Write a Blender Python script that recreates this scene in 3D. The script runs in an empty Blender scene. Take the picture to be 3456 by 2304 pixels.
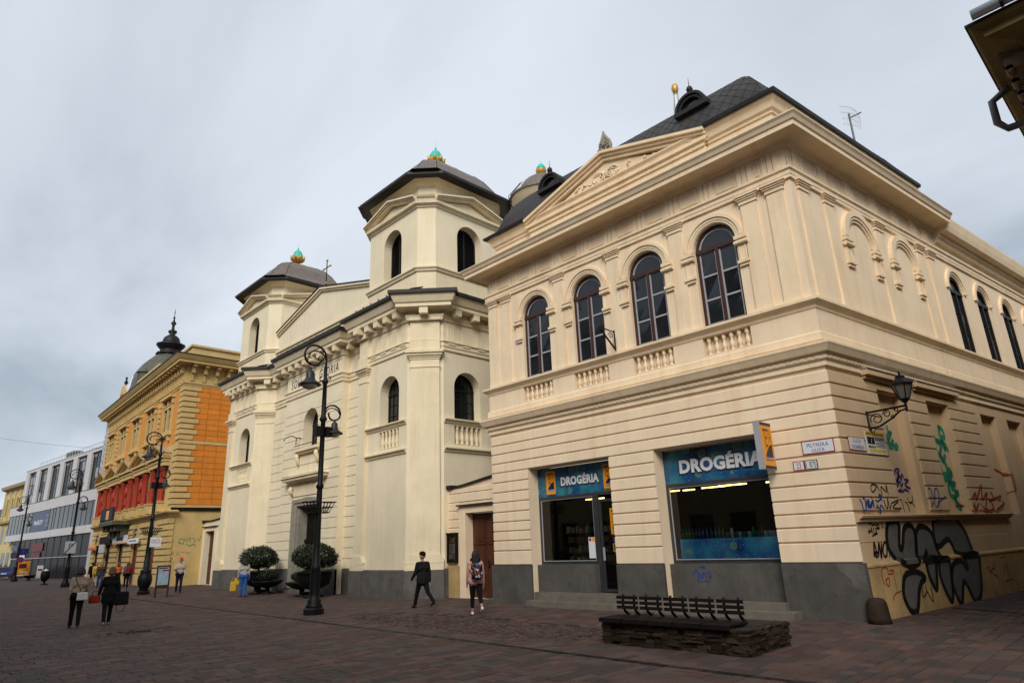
import bpy, math, random
from mathutils import Vector, Matrix
random.seed(7)
R = math.radians
sc = bpy.context.scene
col = sc.collection

# ---------------------------------------------------------------- camera
cam_d = bpy.data.cameras.new('camera'); cam = bpy.data.objects.new('camera', cam_d); col.objects.link(cam)
CX, CY, CZ = 5.28, -15.33, 1.85
yaw, pitch, roll = R(-45.53), R(17.36), R(-2.277)
fw = Vector((math.sin(yaw)*math.cos(pitch), math.cos(yaw)*math.cos(pitch), math.sin(pitch)))
r0 = fw.cross(Vector((0, 0, 1))).normalized(); u0 = r0.cross(fw)
rt = r0*math.cos(roll)+u0*math.sin(roll); up = -r0*math.sin(roll)+u0*math.cos(roll)
cam.matrix_world = Matrix(((rt.x, up.x, -fw.x, CX), (rt.y, up.y, -fw.y, CY), (rt.z, up.z, -fw.z, CZ), (0, 0, 0, 1)))
cam_d.sensor_width = 36; cam_d.sensor_fit = 'HORIZONTAL'; cam_d.lens = 22.596
cam_d.clip_start = .1; cam_d.clip_end = 3000
sc.camera = cam

# ---------------------------------------------------------------- sky (overcast: cloud deck over a Nishita sky)
SUN_EL, SUN_AZ = 37, 142          # degrees; azimuth clockwise from +y : veiled light from behind the camera
w = bpy.data.worlds.new('World'); sc.world = w; w.use_nodes = True
nt = w.node_tree; N = nt.nodes; L = nt.links; N.clear()
def nd(t, **k):
    n = N.new(t)
    for a, b in k.items(): setattr(n, a, b)
    return n
out = nd('ShaderNodeOutputWorld'); bg = nd('ShaderNodeBackground')
sky = nd('ShaderNodeTexSky', sky_type='NISHITA', sun_disc=False, sun_elevation=R(SUN_EL), sun_rotation=R(SUN_AZ))
tc = nd('ShaderNodeTexCoord'); sep = nd('ShaderNodeSeparateXYZ'); L.new(tc.outputs['Generated'], sep.inputs[0])
def mth(op, a, b=None, c=None):
    n = nd('ShaderNodeMath', operation=op)
    for i, v in enumerate((a, b, c)):
        if v is None: continue
        if isinstance(v, (int, float)): n.inputs[i].default_value = v
        else: L.new(v, n.inputs[i])
    return n.outputs[0]
zz = mth('ADD', mth('MAXIMUM', sep.outputs[2], 0.0), .16)
px, py = mth('DIVIDE', sep.outputs[0], zz), mth('DIVIDE', sep.outputs[1], zz)
cmb = nd('ShaderNodeCombineXYZ'); L.new(px, cmb.inputs[0]); L.new(py, cmb.inputs[1])
mp = nd('ShaderNodeMapping'); mp.inputs['Rotation'].default_value = (0, 0, R(35)); mp.inputs['Scale'].default_value = (.55, 1.0, 1); L.new(cmb.outputs[0], mp.inputs[0])
n1 = nd('ShaderNodeTexNoise'); n1.inputs['Scale'].default_value = .9; n1.inputs['Detail'].default_value = 7; n1.inputs['Roughness'].default_value = .52; n1.inputs['Distortion'].default_value = .35
L.new(mp.outputs[0], n1.inputs['Vector'])
rmp = nd('ShaderNodeValToRGB'); e = rmp.color_ramp.elements
e[0].position = .30; e[0].color = (.33, .39, .45, 1); e[1].position = .62; e[1].color = (.68, .735, .80, 1)
m_ = e.new(.45); m_.color = (.535, .59, .66, 1)
L.new(n1.outputs['Fac'], rmp.inputs[0])
mx = nd('ShaderNodeMixRGB'); mx.inputs[0].default_value = .92
skm = nd('ShaderNodeMixRGB', blend_type='MULTIPLY'); skm.inputs[0].default_value = 1; skm.inputs[2].default_value = (.1, .1, .1, 1)
L.new(sky.outputs[0], skm.inputs[1]); L.new(skm.outputs[0], mx.inputs[1]); L.new(rmp.outputs[0], mx.inputs[2])
L.new(mx.outputs[0], bg.inputs[0]); bg.inputs[1].default_value = .63
L.new(bg.outputs[0], out.inputs[0])
# ---------------------------------------------------------------- veiled sun
sd = bpy.data.lights.new('sun', 'SUN'); sd.energy = 1.5; sd.angle = R(30); sd.color = (1, .95, .86)
so = bpy.data.objects.new('sun', sd); col.objects.link(so)
sa, se = R(SUN_AZ), R(SUN_EL)
so.rotation_euler = Vector((-math.sin(sa)*math.cos(se), -math.cos(sa)*math.cos(se), -math.sin(se))).to_track_quat('-Z', 'Y').to_euler()
so.location = (-20, -30, 40)
vs_ = sc.view_settings; vs_.view_transform = 'Standard'; vs_.look = 'None'; vs_.gamma = 1; vs_.exposure = 0.90; vs_.use_curve_mapping = False

# ---------------------------------------------------------------- mesh helpers
WOFF = {}
class Fr:
    """wall frame: u runs to the right seen from outside, d outwards, z up"""
    def __init__(s, ox, oy, deg):
        a = R(deg); s.o = (ox, oy); s.U = (math.cos(a), math.sin(a)); s.N = (math.sin(a), -math.cos(a)); s.deg = deg
    def p(s, u, d, z): return (s.o[0]+u*s.U[0]+d*s.N[0], s.o[1]+u*s.U[1]+d*s.N[1], z)
    def sh(s, u, d=0): q = s.p(u, d, 0); return Fr(q[0], q[1], s.deg)
W0 = Fr(0, 0, 0)
def off(parent):
    return WOFF.get(parent.name, (0, 0, 0)) if parent else (0, 0, 0)
class B:
    def __init__(s): s.v = []; s.f = []; s.mi = []; s.cur = 0
    def add(s, vs, fs):
        n = len(s.v); s.v += [tuple(q) for q in vs]; s.f += [tuple(i+n for i in f) for f in fs]; s.mi += [s.cur]*len(fs); return s
    def box(s, fr, u0, u1, z0, z1, d0, d1):
        P = fr.p
        return s.add([P(u0, d0, z0), P(u1, d0, z0), P(u1, d1, z0), P(u0, d1, z0), P(u0, d0, z1), P(u1, d0, z1), P(u1, d1, z1), P(u0, d1, z1)],
                     [(0, 1, 2, 3), (7, 6, 5, 4), (3, 2, 6, 7), (1, 0, 4, 5), (0, 3, 7, 4), (2, 1, 5, 6)])
    def ext(s, fr, poly, d0, d1, back=True):
        n = len(poly); a = [fr.p(u, d1, z) for u, z in poly]; b = [fr.p(u, d0, z) for u, z in poly]
        ar = sum(poly[i][0]*poly[(i+1) % n][1]-poly[(i+1) % n][0]*poly[i][1] for i in range(n))
        fs = [tuple(range(n))]+([tuple(range(2*n-1, n-1, -1))] if back else [])+[(i, i+n, (i+1) % n+n, (i+1) % n) for i in range(n)]
        if ar < 0: fs = [tuple(reversed(f)) for f in fs]
        return s.add(a+b, fs)
    def flat(s, fr, poly, d):
        ar = sum(poly[i][0]*poly[(i+1) % len(poly)][1]-poly[(i+1) % len(poly)][0]*poly[i][1] for i in range(len(poly)))
        if ar < 0: poly = list(reversed(poly))
        return s.add([fr.p(u, d, z) for u, z in poly], [tuple(range(len(poly)))])
    def sweep(s, path, prof, closed=False):
        """profile [(d,z)] (closed polygon) along plan path, outside on the right hand"""
        n = len(path); m = len(prof); ns = []
        for i in range(n if closed else n-1):
            a, b = path[i], path[(i+1) % n]; l = math.hypot(b[0]-a[0], b[1]-a[1]); ns.append(((b[1]-a[1])/l, -(b[0]-a[0])/l))
        vs = []
        for i in range(n):
            if closed: n0, n1_ = ns[i-1], ns[i]
            else: n0, n1_ = ns[max(i-1, 0)], ns[min(i, n-2)]
            k = 1+n0[0]*n1_[0]+n0[1]*n1_[1]; mx_, my_ = (n0[0]+n1_[0])/k, (n0[1]+n1_[1])/k
            vs += [(path[i][0]+d*mx_, path[i][1]+d*my_, z) for d, z in prof]
        ar = sum(prof[i][0]*prof[(i+1) % m][1]-prof[(i+1) % m][0]*prof[i][1] for i in range(m))
        fs = []
        for i in range(n if closed else n-1):
            j = (i+1) % n
            for k in range(m):
                q = (k+1) % m; f = (i*m+k, j*m+k, j*m+q, i*m+q); fs.append(f if ar > 0 else tuple(reversed(f)))
        if not closed:
            c0, c1 = tuple(range(m)), tuple(range((n-1)*m, n*m))
            fs += [c0, tuple(reversed(c1))] if ar > 0 else [tuple(reversed(c0)), c1]
        return s.add(vs, fs)
    def lathe(s, c, prof, n=16, cap=True, a0=0.0):
        vs = []
        for r_, z in prof:
            for i in range(n):
                a = a0+2*math.pi*i/n; vs.append((c[0]+r_*math.cos(a), c[1]+r_*math.sin(a), c[2]+z))
        fs = [(k*n+i, k*n+(i+1) % n, (k+1)*n+(i+1) % n, (k+1)*n+i) for k in range(len(prof)-1) for i in range(n)]
        if cap: fs += [tuple(range(n-1, -1, -1)), tuple(range((len(prof)-1)*n, len(prof)*n))]
        return s.add(vs, fs)
    def tube(s, pts, r_, n=6, ends=True):
        pts = [Vector(p) for p in pts]; m = len(pts); rs = r_ if isinstance(r_, (list, tuple)) else [r_]*m
        t0 = (pts[1]-pts[0]).normalized(); ref = Vector((0, 0, 1)) if abs(t0.z) < .9 else Vector((1, 0, 0)); x = t0.cross(ref).normalized(); vs = []
        for i in range(m):
            t = (pts[min(i+1, m-1)]-pts[max(i-1, 0)]).normalized(); x = (x-t*x.dot(t)).normalized(); y = t.cross(x)
            for k in range(n):
                a = 2*math.pi*k/n; vs.append(tuple(pts[i]+(x*math.cos(a)+y*math.sin(a))*rs[i]))
        fs = [(i*n+k, i*n+(k+1) % n, (i+1)*n+(k+1) % n, (i+1)*n+k) for i in range(m-1) for k in range(n)]
        if ends: fs += [tuple(range(n-1, -1, -1)), tuple(range((m-1)*n, m*n))]
        return s.add(vs, fs)
    def ribbon(s, fr, pts, wd, d):
        """flat painted stroke on a wall"""
        m = len(pts); vs = []
        for i in range(m):
            a, b = pts[max(i-1, 0)], pts[min(i+1, m-1)]; dx, dz = b[0]-a[0], b[1]-a[1]; l = math.hypot(dx, dz) or 1
            w2 = wd*.5*(1 if 0 < i < m-1 else .6)
            vs += [fr.p(pts[i][0]-dz/l*w2, d, pts[i][1]+dx/l*w2), fr.p(pts[i][0]+dz/l*w2, d, pts[i][1]-dx/l*w2)]
        return s.add(vs, [(2*i, 2*i+1, 2*i+3, 2*i+2) for i in range(m-1)])
    def archwall(s, fr, u0, u1, z0, z1, uc, hw, zs, zb, d, rev, n=12):
        """wall panel with a round-headed opening and its reveal"""
        P = fr.p; arc = [(uc-hw*math.cos(math.pi*i/n), zs+hw*math.sin(math.pi*i/n)) for i in range(n+1)]
        q = lambda a, b, c, e_: s.add([P(a[0], d, a[1]), P(b[0], d, b[1]), P(c[0], d, c[1]), P(e_[0], d, e_[1])], [(0, 1, 2, 3)])
        if uc-hw > u0+1e-4: q((u0, z0), (uc-hw, z0), (uc-hw, z1), (u0, z1))
        if u1 > uc+hw+1e-4: q((uc+hw, z0), (u1, z0), (u1, z1), (uc+hw, z1))
        if zb > z0+1e-4: q((uc-hw, z0), (uc+hw, z0), (uc+hw, zb), (uc-hw, zb))
        for a, b in zip(arc[:-1], arc[1:]): q(a, b, (b[0], z1), (a[0], z1))
        ol = [(uc-hw, zb)]+arc+[(uc+hw, zb)]
        for a, b in zip(ol, ol[1:]+ol[:1]): s.add([P(a[0], d, a[1]), P(b[0], d, b[1]), P(b[0], d-rev, b[1]), P(a[0], d-rev, a[1])], [(0, 1, 2, 3)])
        return s
    def rectwall(s, fr, u0, u1, z0, z1, holes, d, rev):
        """wall with rectangular holes [(a,b,zb,zt)] sorted by u, not overlapping in u"""
        P = fr.p; c = u0
        def q(a, b, e_, g):
            if b-a > 1e-4 and g-e_ > 1e-4: s.add([P(a, d, e_), P(b, d, e_), P(b, d, g), P(a, d, g)], [(0, 1, 2, 3)])
        for a, b, zb, zt in holes:
            q(c, a, z0, z1); q(a, b, z0, zb); q(a, b, zt, z1); c = b
            for (x0, y0), (x1, y1) in (((a, zb), (a, zt)), ((a, zt), (b, zt)), ((b, zt), (b, zb)), ((b, zb), (a, zb))):
                s.add([P(x0, d, y0), P(x1, d, y1), P(x1, d-rev, y1), P(x0, d-rev, y0)], [(0, 1, 2, 3)])
        q(c, u1, z0, z1); return s
    def archring(s, fr, uc, zs, r0_, r1_, d0, d1, n=14, a0=0, a1=math.pi, foot=0.0):
        poly = [(uc-r1_*math.cos(a0+(a1-a0)*i/n), zs+r1_*math.sin(a0+(a1-a0)*i/n)) for i in range(n+1)]
        inn = [(uc-r0_*math.cos(a0+(a1-a0)*i/n), zs+r0_*math.sin(a0+(a1-a0)*i/n)) for i in range(n+1)]
        if foot: poly = [(uc-r1_, zs-foot)]+poly+[(uc+r1_, zs-foot)]; inn = [(uc-r0_, zs-foot)]+inn+[(uc+r0_, zs-foot)]
        m = len(poly)
        for i in range(m-1):
            a, b, c, e_ = poly[i], poly[i+1], inn[i+1], inn[i]
            vs = [fr.p(x[0], dd, x[1]) for dd in (d0, d1) for x in (a, b, c, e_)]
            s.add(vs, [(7, 6, 5, 4), (0, 1, 5, 4), (2, 3, 7, 6)]+([(3, 0, 4, 7)] if i == 0 else [])+([(1, 2, 6, 5)] if i == m-2 else []))
        return s
    def obj(s, name, mat, parent=None, smooth=False, **tags):
        me = bpy.data.meshes.new(name); o_ = off(parent)
        me.from_pydata([(x-o_[0], y-o_[1], z-o_[2]) for x, y, z in s.v], [], s.f)
        mats = mat if isinstance(mat, (list, tuple)) else [mat]
        for m in mats: me.materials.append(MT[m])
        if len(mats) > 1: me.polygons.foreach_set('material_index', s.mi)
        if smooth: me.polygons.foreach_set('use_smooth', [True]*len(me.polygons))
        me.update()
        return link(name, me, parent, **tags)
def link(name, me, parent=None, loc=None, **tags):
    o = bpy.data.objects.new(name, me); col.objects.link(o)
    if parent: o.parent = parent; WOFF[o.name] = off(parent)
    else: WOFF[o.name] = (0, 0, 0)
    if loc: o.location = [loc[i]-off(parent)[i] for i in range(3)]
    for k, v in tags.items():
        if v: o[k] = v
    return o
def thing(name, label, category, loc=(0, 0, 0), group=None):
    o = bpy.data.objects.new(name, None); col.objects.link(o); o.location = loc; o.empty_display_size = .3
    WOFF[o.name] = tuple(loc); o['label'] = label; o['category'] = category
    if group: o['group'] = group
    return o
def copy_tree(o, parent=None):
    c = o.copy(); col.objects.link(c); WOFF[c.name] = WOFF.get(o.name, (0, 0, 0))
    if parent: c.parent = parent
    for ch in list(o.children): copy_tree(ch, c)
    return c
def bx(name, mat, parent, fr, u0, u1, z0, z1, d0, d1, **t): return B().box(fr, u0, u1, z0, z1, d0, d1).obj(name, mat, parent, **t)
def text(body, fr, u0, u1, z0, z1, d, mat, parent, name='lettering', bold=0, shear=0, th=.004, sp=1.0, rot=0, **tg):
    """flat lettering fitted to a rectangle on a wall frame"""
    cu = bpy.data.curves.new('t', 'FONT'); cu.body = body; cu.size = 1; cu.offset = bold; cu.shear = shear; cu.space_character = sp; cu.extrude = 0; cu.resolution_u = 3
    ob = bpy.data.objects.new('t', cu); me = bpy.data.meshes.new_from_object(ob)
    vs = [v.co.copy() for v in me.vertices]; fs = [tuple(p.vertices) for p in me.polygons]
    bpy.data.objects.remove(ob); bpy.data.curves.remove(cu); bpy.data.meshes.remove(me)
    if rot: vs = [Vector((-v.y, v.x, 0)) for v in vs]
    x0, x1 = min(v.x for v in vs), max(v.x for v in vs); y0, y1 = min(v.y for v in vs), max(v.y for v in vs)
    b = B(); b.add([fr.p(u0+(v.x-x0)/(x1-x0)*(u1-u0), d, z0+(v.y-y0)/(y1-y0)*(z1-z0)) for v in vs], fs)
    return b.obj(name, mat, parent, **tg)
def clip(poly, zc, above):
    o = []; n = len(poly)
    ins = lambda p: (p[1] >= zc) == above
    for i in range(n):
        a, b = poly[i], poly[(i+1) % n]
        if ins(a): o.append(a)
        if ins(a) != ins(b): t = (zc-a[1])/(b[1]-a[1]); o.append((a[0]+t*(b[0]-a[0]), zc))
    return o

# ---------------------------------------------------------------- materials
MT = {}
def lin(c): return tuple(((v/255)/12.92 if v/255 <= .04045 else ((v/255+.055)/1.055)**2.4) for v in c)
def pm(name, c, rough=.85, var=.12, scale=1.5, bump=.15, bscale=40, spec=.3, metal=0, stain=0, staincol=(.25, .19, .12), island=0, streak=1.0, grime=0, alt=None):
    m = bpy.data.materials.new(name); m.use_nodes = True; t = m.node_tree; n = t.nodes; l = t.links
    p = n['Principled BSDF']; p.inputs['Roughness'].default_value = rough; p.inputs['Specular IOR Level'].default_value = spec; p.inputs['Metallic'].default_value = metal
    g = n.new('ShaderNodeNewGeometry')
    mp = n.new('ShaderNodeMapping'); mp.inputs['Scale'].default_value = (1, 1, 1/streak); l.new(g.outputs['Position'], mp.inputs[0])
    nz = n.new('ShaderNodeTexNoise'); nz.inputs['Scale'].default_value = scale; nz.inputs['Detail'].default_value = 6; nz.inputs['Roughness'].default_value = .62; l.new(mp.outputs[0], nz.inputs['Vector'])
    r = n.new('ShaderNodeValToRGB'); r.color_ramp.elements[0].position = .32; r.color_ramp.elements[1].position = .68
    r.color_ramp.elements[0].color = tuple(v*(1-var) for v in c)+(1,); r.color_ramp.elements[1].color = tuple(min(1, v*(1+var*.7)) for v in c)+(1,)
    l.new(nz.outputs['Fac'], r.inputs[0]); cur = r.outputs[0]
    def mix(fac, a, bcol, mode='MIX'):
        x = n.new('ShaderNodeMixRGB'); x.blend_type = mode
        if isinstance(fac, float): x.inputs[0].default_value = fac
        else: l.new(fac, x.inputs[0])
        l.new(a, x.inputs[1])
        if isinstance(bcol, tuple): x.inputs[2].default_value = bcol+(1,)
        else: l.new(bcol, x.inputs[2])
        return x.outputs[0]
    if stain:   # rain streaks and patches with a shape of their own
        ms = n.new('ShaderNodeMapping'); ms.inputs['Scale'].default_value = (2.2, 2.2, .28); l.new(g.outputs['Position'], ms.inputs[0])
        ns = n.new('ShaderNodeTexNoise'); ns.inputs['Scale'].default_value = 1.1; ns.inputs['Detail'].default_value = 8; ns.inputs['Roughness'].default_value = .7; l.new(ms.outputs[0], ns.inputs['Vector'])
        rs = n.new('ShaderNodeValToRGB'); rs.color_ramp.elements[0].position = .5; rs.color_ramp.elements[1].position = .78; rs.color_ramp.elements[1].color = (stain,)*3+(1,); rs.color_ramp.elements[0].color = (0, 0, 0, 1)
        l.new(ns.outputs['Fac'], rs.inputs[0]); cur = mix(rs.outputs[0], cur, staincol)
        md = n.new('ShaderNodeMapping'); md.inputs['Scale'].default_value = (7, 7, .35); md.inputs['Location'].default_value = (3.1, 1.7, 0); l.new(g.outputs['Position'], md.inputs[0])
        nd_ = n.new('ShaderNodeTexNoise'); nd_.inputs['Scale'].default_value = 1; nd_.inputs['Detail'].default_value = 5; nd_.inputs['Roughness'].default_value = .6; l.new(md.outputs[0], nd_.inputs['Vector'])
        rd = n.new('ShaderNodeValToRGB'); rd.color_ramp.elements[0].position = .56; rd.color_ramp.elements[1].position = .74; rd.color_ramp.elements[0].color = (0, 0, 0, 1); rd.color_ramp.elements[1].color = (stain*.7,)*3+(1,)
        l.new(nd_.outputs['Fac'], rd.inputs[0]); cur = mix(rd.outputs[0], cur, tuple(v*.62 for v in c))
    if grime:   # blotchy weathering
        ng = n.new('ShaderNodeTexNoise'); ng.inputs['Scale'].default_value = 5; ng.inputs['Detail'].default_value = 10; ng.inputs['Roughness'].default_value = .75; l.new(g.outputs['Position'], ng.inputs['Vector'])
        rg = n.new('ShaderNodeValToRGB'); rg.color_ramp.elements[0].position = .52; rg.color_ramp.elements[1].position = .72; rg.color_ramp.elements[0].color = (0, 0, 0, 1); rg.color_ramp.elements[1].color = (grime,)*3+(1,)
        l.new(ng.outputs['Fac'], rg.inputs[0]); cur = mix(rg.outputs[0], cur, tuple(v*.35 for v in c))
    if alt:     # pieces of a second kind of stone, scattered at random
        oi2 = n.new('ShaderNodeObjectInfo'); a2 = n.new('ShaderNodeMath'); a2.operation = 'MULTIPLY_ADD'; a2.inputs[1].default_value = 7.31; l.new(g.outputs['Random Per Island'], a2.inputs[0]); l.new(oi2.outputs['Random'], a2.inputs[2])
        f2 = n.new('ShaderNodeMath'); f2.operation = 'FRACT'; l.new(a2.outputs[0], f2.inputs[0]); cur = mix(f2.outputs[0], cur, alt)
    if island:
        ri = n.new('ShaderNodeValToRGB'); ri.color_ramp.elements[0].color = (1-island,)*3+(1,); ri.color_ramp.elements[1].color = (1+island*.6,)*3+(1,)
        oi = n.new('ShaderNodeObjectInfo'); ad = n.new('ShaderNodeMath'); ad.operation = 'ADD'; l.new(g.outputs['Random Per Island'], ad.inputs[0]); l.new(oi.outputs['Random'], ad.inputs[1])
        fr_ = n.new('ShaderNodeMath'); fr_.operation = 'FRACT'; l.new(ad.outputs[0], fr_.inputs[0]); l.new(fr_.outputs[0], ri.inputs[0]); cur = mix(1.0, cur, ri.outputs[0], 'MULTIPLY')
    l.new(cur, p.inputs['Base Color'])
    if bump:
        nb = n.new('ShaderNodeTexNoise'); nb.inputs['Scale'].default_value = bscale; nb.inputs['Detail'].default_value = 4; l.new(g.outputs['Position'], nb.inputs['Vector'])
        bp = n.new('ShaderNodeBump'); bp.inputs['Strength'].default_value = bump; bp.inputs['Distance'].default_value = .02; l.new(nb.outputs['Fac'], bp.inputs['Height']); l.new(bp.outputs[0], p.inputs['Normal'])
    MT[name] = m; return m
def glow(name, c, s):
    m = bpy.data.materials.new(name); m.use_nodes = True; n = m.node_tree.nodes; p = n['Principled BSDF']
    p.inputs['Emission Color'].default_value = c+(1,); p.inputs['Emission Strength'].default_value = s; p.inputs['Base Color'].default_value = c+(1,); MT[name] = m
def glassy(name, tint, tr):
    m = bpy.data.materials.new(name); m.use_nodes = True; t = m.node_tree; n = t.nodes; l = t.links; n.clear()
    o = n.new('ShaderNodeOutputMaterial'); a = n.new('ShaderNodeBsdfTransparent'); a.inputs[0].default_value = tint+(1,); g = n.new('ShaderNodeBsdfGlossy'); g.inputs['Roughness'].default_value = .015; g.inputs['Color'].default_value = (.9, .93, .95, 1)
    f = n.new('ShaderNodeFresnel'); f.inputs[0].default_value = 1.5; x = n.new('ShaderNodeMixShader')
    ad = n.new('ShaderNodeMath'); ad.operation = 'MULTIPLY_ADD'; ad.inputs[1].default_value = 1.0; ad.inputs[2].default_value = tr; l.new(f.outputs[0], ad.inputs[0])
    l.new(ad.outputs[0], x.inputs[0]); l.new(a.outputs[0], x.inputs[1]); l.new(g.outputs[0], x.inputs[2]); l.new(x.outputs[0], o.inputs[0]); MT[name] = m
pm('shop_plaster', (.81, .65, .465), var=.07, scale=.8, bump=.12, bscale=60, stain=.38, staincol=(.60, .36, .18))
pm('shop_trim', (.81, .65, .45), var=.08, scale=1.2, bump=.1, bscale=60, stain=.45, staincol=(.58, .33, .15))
pm('side_plaster', (.58, .42, .26), var=.10, scale=.9, bump=.12, bscale=50, stain=.40, staincol=(.46, .28, .13))  # plaster colour darkened for the side street's shade as well as dirt
pm('cream_low', (.47, .32, .145), var=.2, scale=1.6, bump=.2, bscale=30, stain=.65, staincol=(.20, .125, .06), grime=.4)  # real dirt, plus street shade put into the base colour
pm('church_plaster', (.79, .69, .50), var=.07, scale=.7, bump=.12, bscale=55, stain=.32, staincol=(.58, .42, .2))
pm('church_trim', (.78, .67, .47), var=.08, scale=1.1, bump=.1, bscale=55, stain=.42, staincol=(.55, .4, .2))
pm('granite', (.125, .115, .105), rough=.75, var=.3, scale=2, bump=.3, bscale=80, stain=.55, staincol=(.055, .05, .045), grime=.5)
pm('concrete_plinth', (.088, .080, .072), rough=.85, var=.32, scale=1.0, bump=.3, bscale=50, stain=.6, staincol=(.05, .045, .042), grime=.55)
pm('step_stone', (.15, .13, .105), rough=.8, var=.2, scale=4, bump=.2, stain=.3, staincol=(.14, .12, .1))
pm('slate_roof', (.042, .037, .036), rough=.55, var=.3, scale=1.2, bump=.1, island=.16, spec=.3)
pm('lead', (.018, .017, .018), rough=.55, var=.25, scale=3, bump=.05, spec=.3)
pm('brown_sheet', (.14, .112, .092), rough=.5, var=.2, scale=1.5, bump=.05, spec=.5, stain=.4, staincol=(.1, .075, .06))
pm('grey_stone', (.30, .275, .22), rough=.8, var=.15, scale=3, bump=.25, bscale=30, grime=.5)
pm('turquoise', (.03, .50, .40), rough=.45, var=.2, scale=8, bump=.1, grime=.35)
pm('gilt', (.58, .33, .05), rough=.38, var=.2, scale=9, bump=.1, metal=.35, spec=.5)
pm('red_paint', (.42, .03, .02), rough=.6, var=.1)
pm('window_wood', (.045, .012, .010), rough=.4, var=.2, scale=8, bump=.05, spec=.5)
pm('sash_white', (.36, .37, .38), rough=.45, var=.1, scale=6, bump=.02)
pm('dark_frame', (.007, .0065, .0065), rough=.5, var=.2, bump=.05)
pm('metal_grey', (.035, .035, .038), rough=.4, var=.15, bump=.02, spec=.5)
pm('alu', (.45, .46, .48), rough=.35, var=.08, bump=.02, spec=.5, metal=.3)
pm('iron', (.006, .006, .0065), rough=.5, var=.3, scale=6, bump=.06, bscale=30, spec=.22)
pm('lamp_shade', (.018, .019, .022), rough=.45, var=.2, bump=.03, spec=.35)
pm('door_wood', (.075, .022, .010), rough=.5, var=.35, scale=4, bump=.12, streak=6, spec=.4)
pm('dark_wood', (.011, .007, .006), spec=.15, rough=.7, var=.35, scale=5, bump=.2, bscale=25)
pm('paving_red', (.105, .056, .045), spec=.2, alt=(.062, .054, .050), rough=.78, var=.25, scale=1.1, bump=.25, bscale=45, island=.30, grime=.35)
pm('paving_bed', (.020, .017, .016), rough=.95, var=.3, scale=5, bump=.2)
pm('paving_far', (.078, .058, .052), spec=.2, rough=.8, var=.25, scale=.9, bump=.2, bscale=10, grime=.35)
pm('slate_stone', (.034, .020, .011), rough=.8, var=.45, scale=7, bump=.5, bscale=18, island=.5, grime=.4)
pm('white_board', (.62, .63, .66), rough=.4, var=.06, bump=.02)
pm('pipe_grey', (.12, .12, .13), rough=.4, var=.15, bump=.02, spec=.4)
pm('enamel_white', (.66, .68, .72), rough=.3, var=.05, bump=.01)
pm('enamel_red', (.32, .02, .02), rough=.35, var=.05, bump=.01)
pm('enamel_blue', (.015, .04, .22), rough=.35, var=.05, bump=.01)
pm('black_paint', (.008, .008, .008), rough=.55, var=.2, bump=.02)
pm('yellow_print', (.70, .48, .02), rough=.5, var=.06, bump=.01)
pm('orange_print', (.80, .30, .01), rough=.4, var=.05, bump=.01)
pm('navy_print', (.012, .014, .05), rough=.4, var=.1, bump=.01)
pm('graffiti_grey', (.13, .125, .12), rough=.6, var=.2, scale=5, bump=.05)
pm('graffiti_black', (.006, .006, .006), rough=.6, var=.2, bump=.02)
pm('graffiti_blue', (.01, .05, .26), rough=.7, var=.3, scale=12, bump=.02)
pm('graffiti_purple', (.045, .02, .15), rough=.7, var=.3, scale=12, bump=.02)
pm('graffiti_green', (.02, .24, .14), rough=.7, var=.4, scale=12, bump=.02)
pm('graffiti_red', (.30, .035, .015), rough=.7, var=.3, scale=12, bump=.02)
glassy('clear_glass', (.80, .84, .85), .015)
pm('dark_glass', (.012, .014, .018), rough=.05, var=.4, scale=.7, bump=.03, bscale=1.2, spec=.5)
pm('interior_dark', (.02, .018, .016), rough=.9, var=.3)
glow('tube_light', (1, .66, .13), 4.5)
# ================================================================ ground
B().add([(-900, -900, -.03), (900, -900, -.03), (900, 900, -.03), (-900, 900, -.03)], [(0, 1, 2, 3)]).obj('ground', 'paving_bed', kind='structure')
b = B()
for q in (((-900, -900), (-900, 900), (-42, 900), (-42, -900)), ((-42, -900), (-42, -15.6), (900, -15.6), (900, -900)), ((6.2, -15.6), (6.2, 900), (900, 900), (900, -15.6))):
    b.add([(x, y, -.004) for x, y in reversed(q)], [(0, 1, 2, 3)])
b.obj('square_paving', 'paving_far', kind='structure')
def inview(x, y):
    v = Vector((x-CX, y-CY, -CZ)); dz = v.dot(fw)
    return dz > 1 and abs(v.dot(rt)/dz) < .82 and abs(v.dot(up)/dz) < .56
DRAIN = lambda x: -6.34-.0185*x if x < 0 else -6.34
slabs = []
x = -42.0
while x < 6.2:
    wd = random.choice((.16, .2, .2, .24, .3)); y = -15.6+random.random()*.4
    ymax = 16 if x > .05 else (1.25 if x > -42 else 0)
    while y < ymax:
        ln = random.choice((.2, .26, .34, .42, .5))
        sett = ((x+8.2)/5.2)**2+((y+4.5)/1.15)**2 < 1
        if sett: y += ln; continue
        gone = -15.25 < x < -14.35 and -10.7 < y < -9.0 and random.random() < .55
        if not gone: slabs.append((x+wd/2, y+ln/2, wd-.010, ln-.010, random.uniform(-.003, .003), random.uniform(-.004, .004), random.uniform(-.006, .006)))
        y += ln
    x += wd
for ix in range(100):
    for iy in range(22):
        x = -13.4+ix*.105+(iy % 2)*.05; y = -5.7+iy*.112+.12*math.sin(ix*.21)
        if ((x+8.2)/5.2)**2+((y+4.5)/1.22)**2 < 1.02: slabs.append((x, y, .088, .096, random.uniform(-.014, .008), random.uniform(-.012, .012), random.uniform(-.012, .012)))
pav = B()
rootp = B().add([(-42, -15.6, -.02), (6.2, -15.6, -.02), (6.2, 16, -.02), (-42, 16, -.02)], [(0, 1, 2, 3)]).obj('pavement', 'paving_bed', kind='structure')
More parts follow.
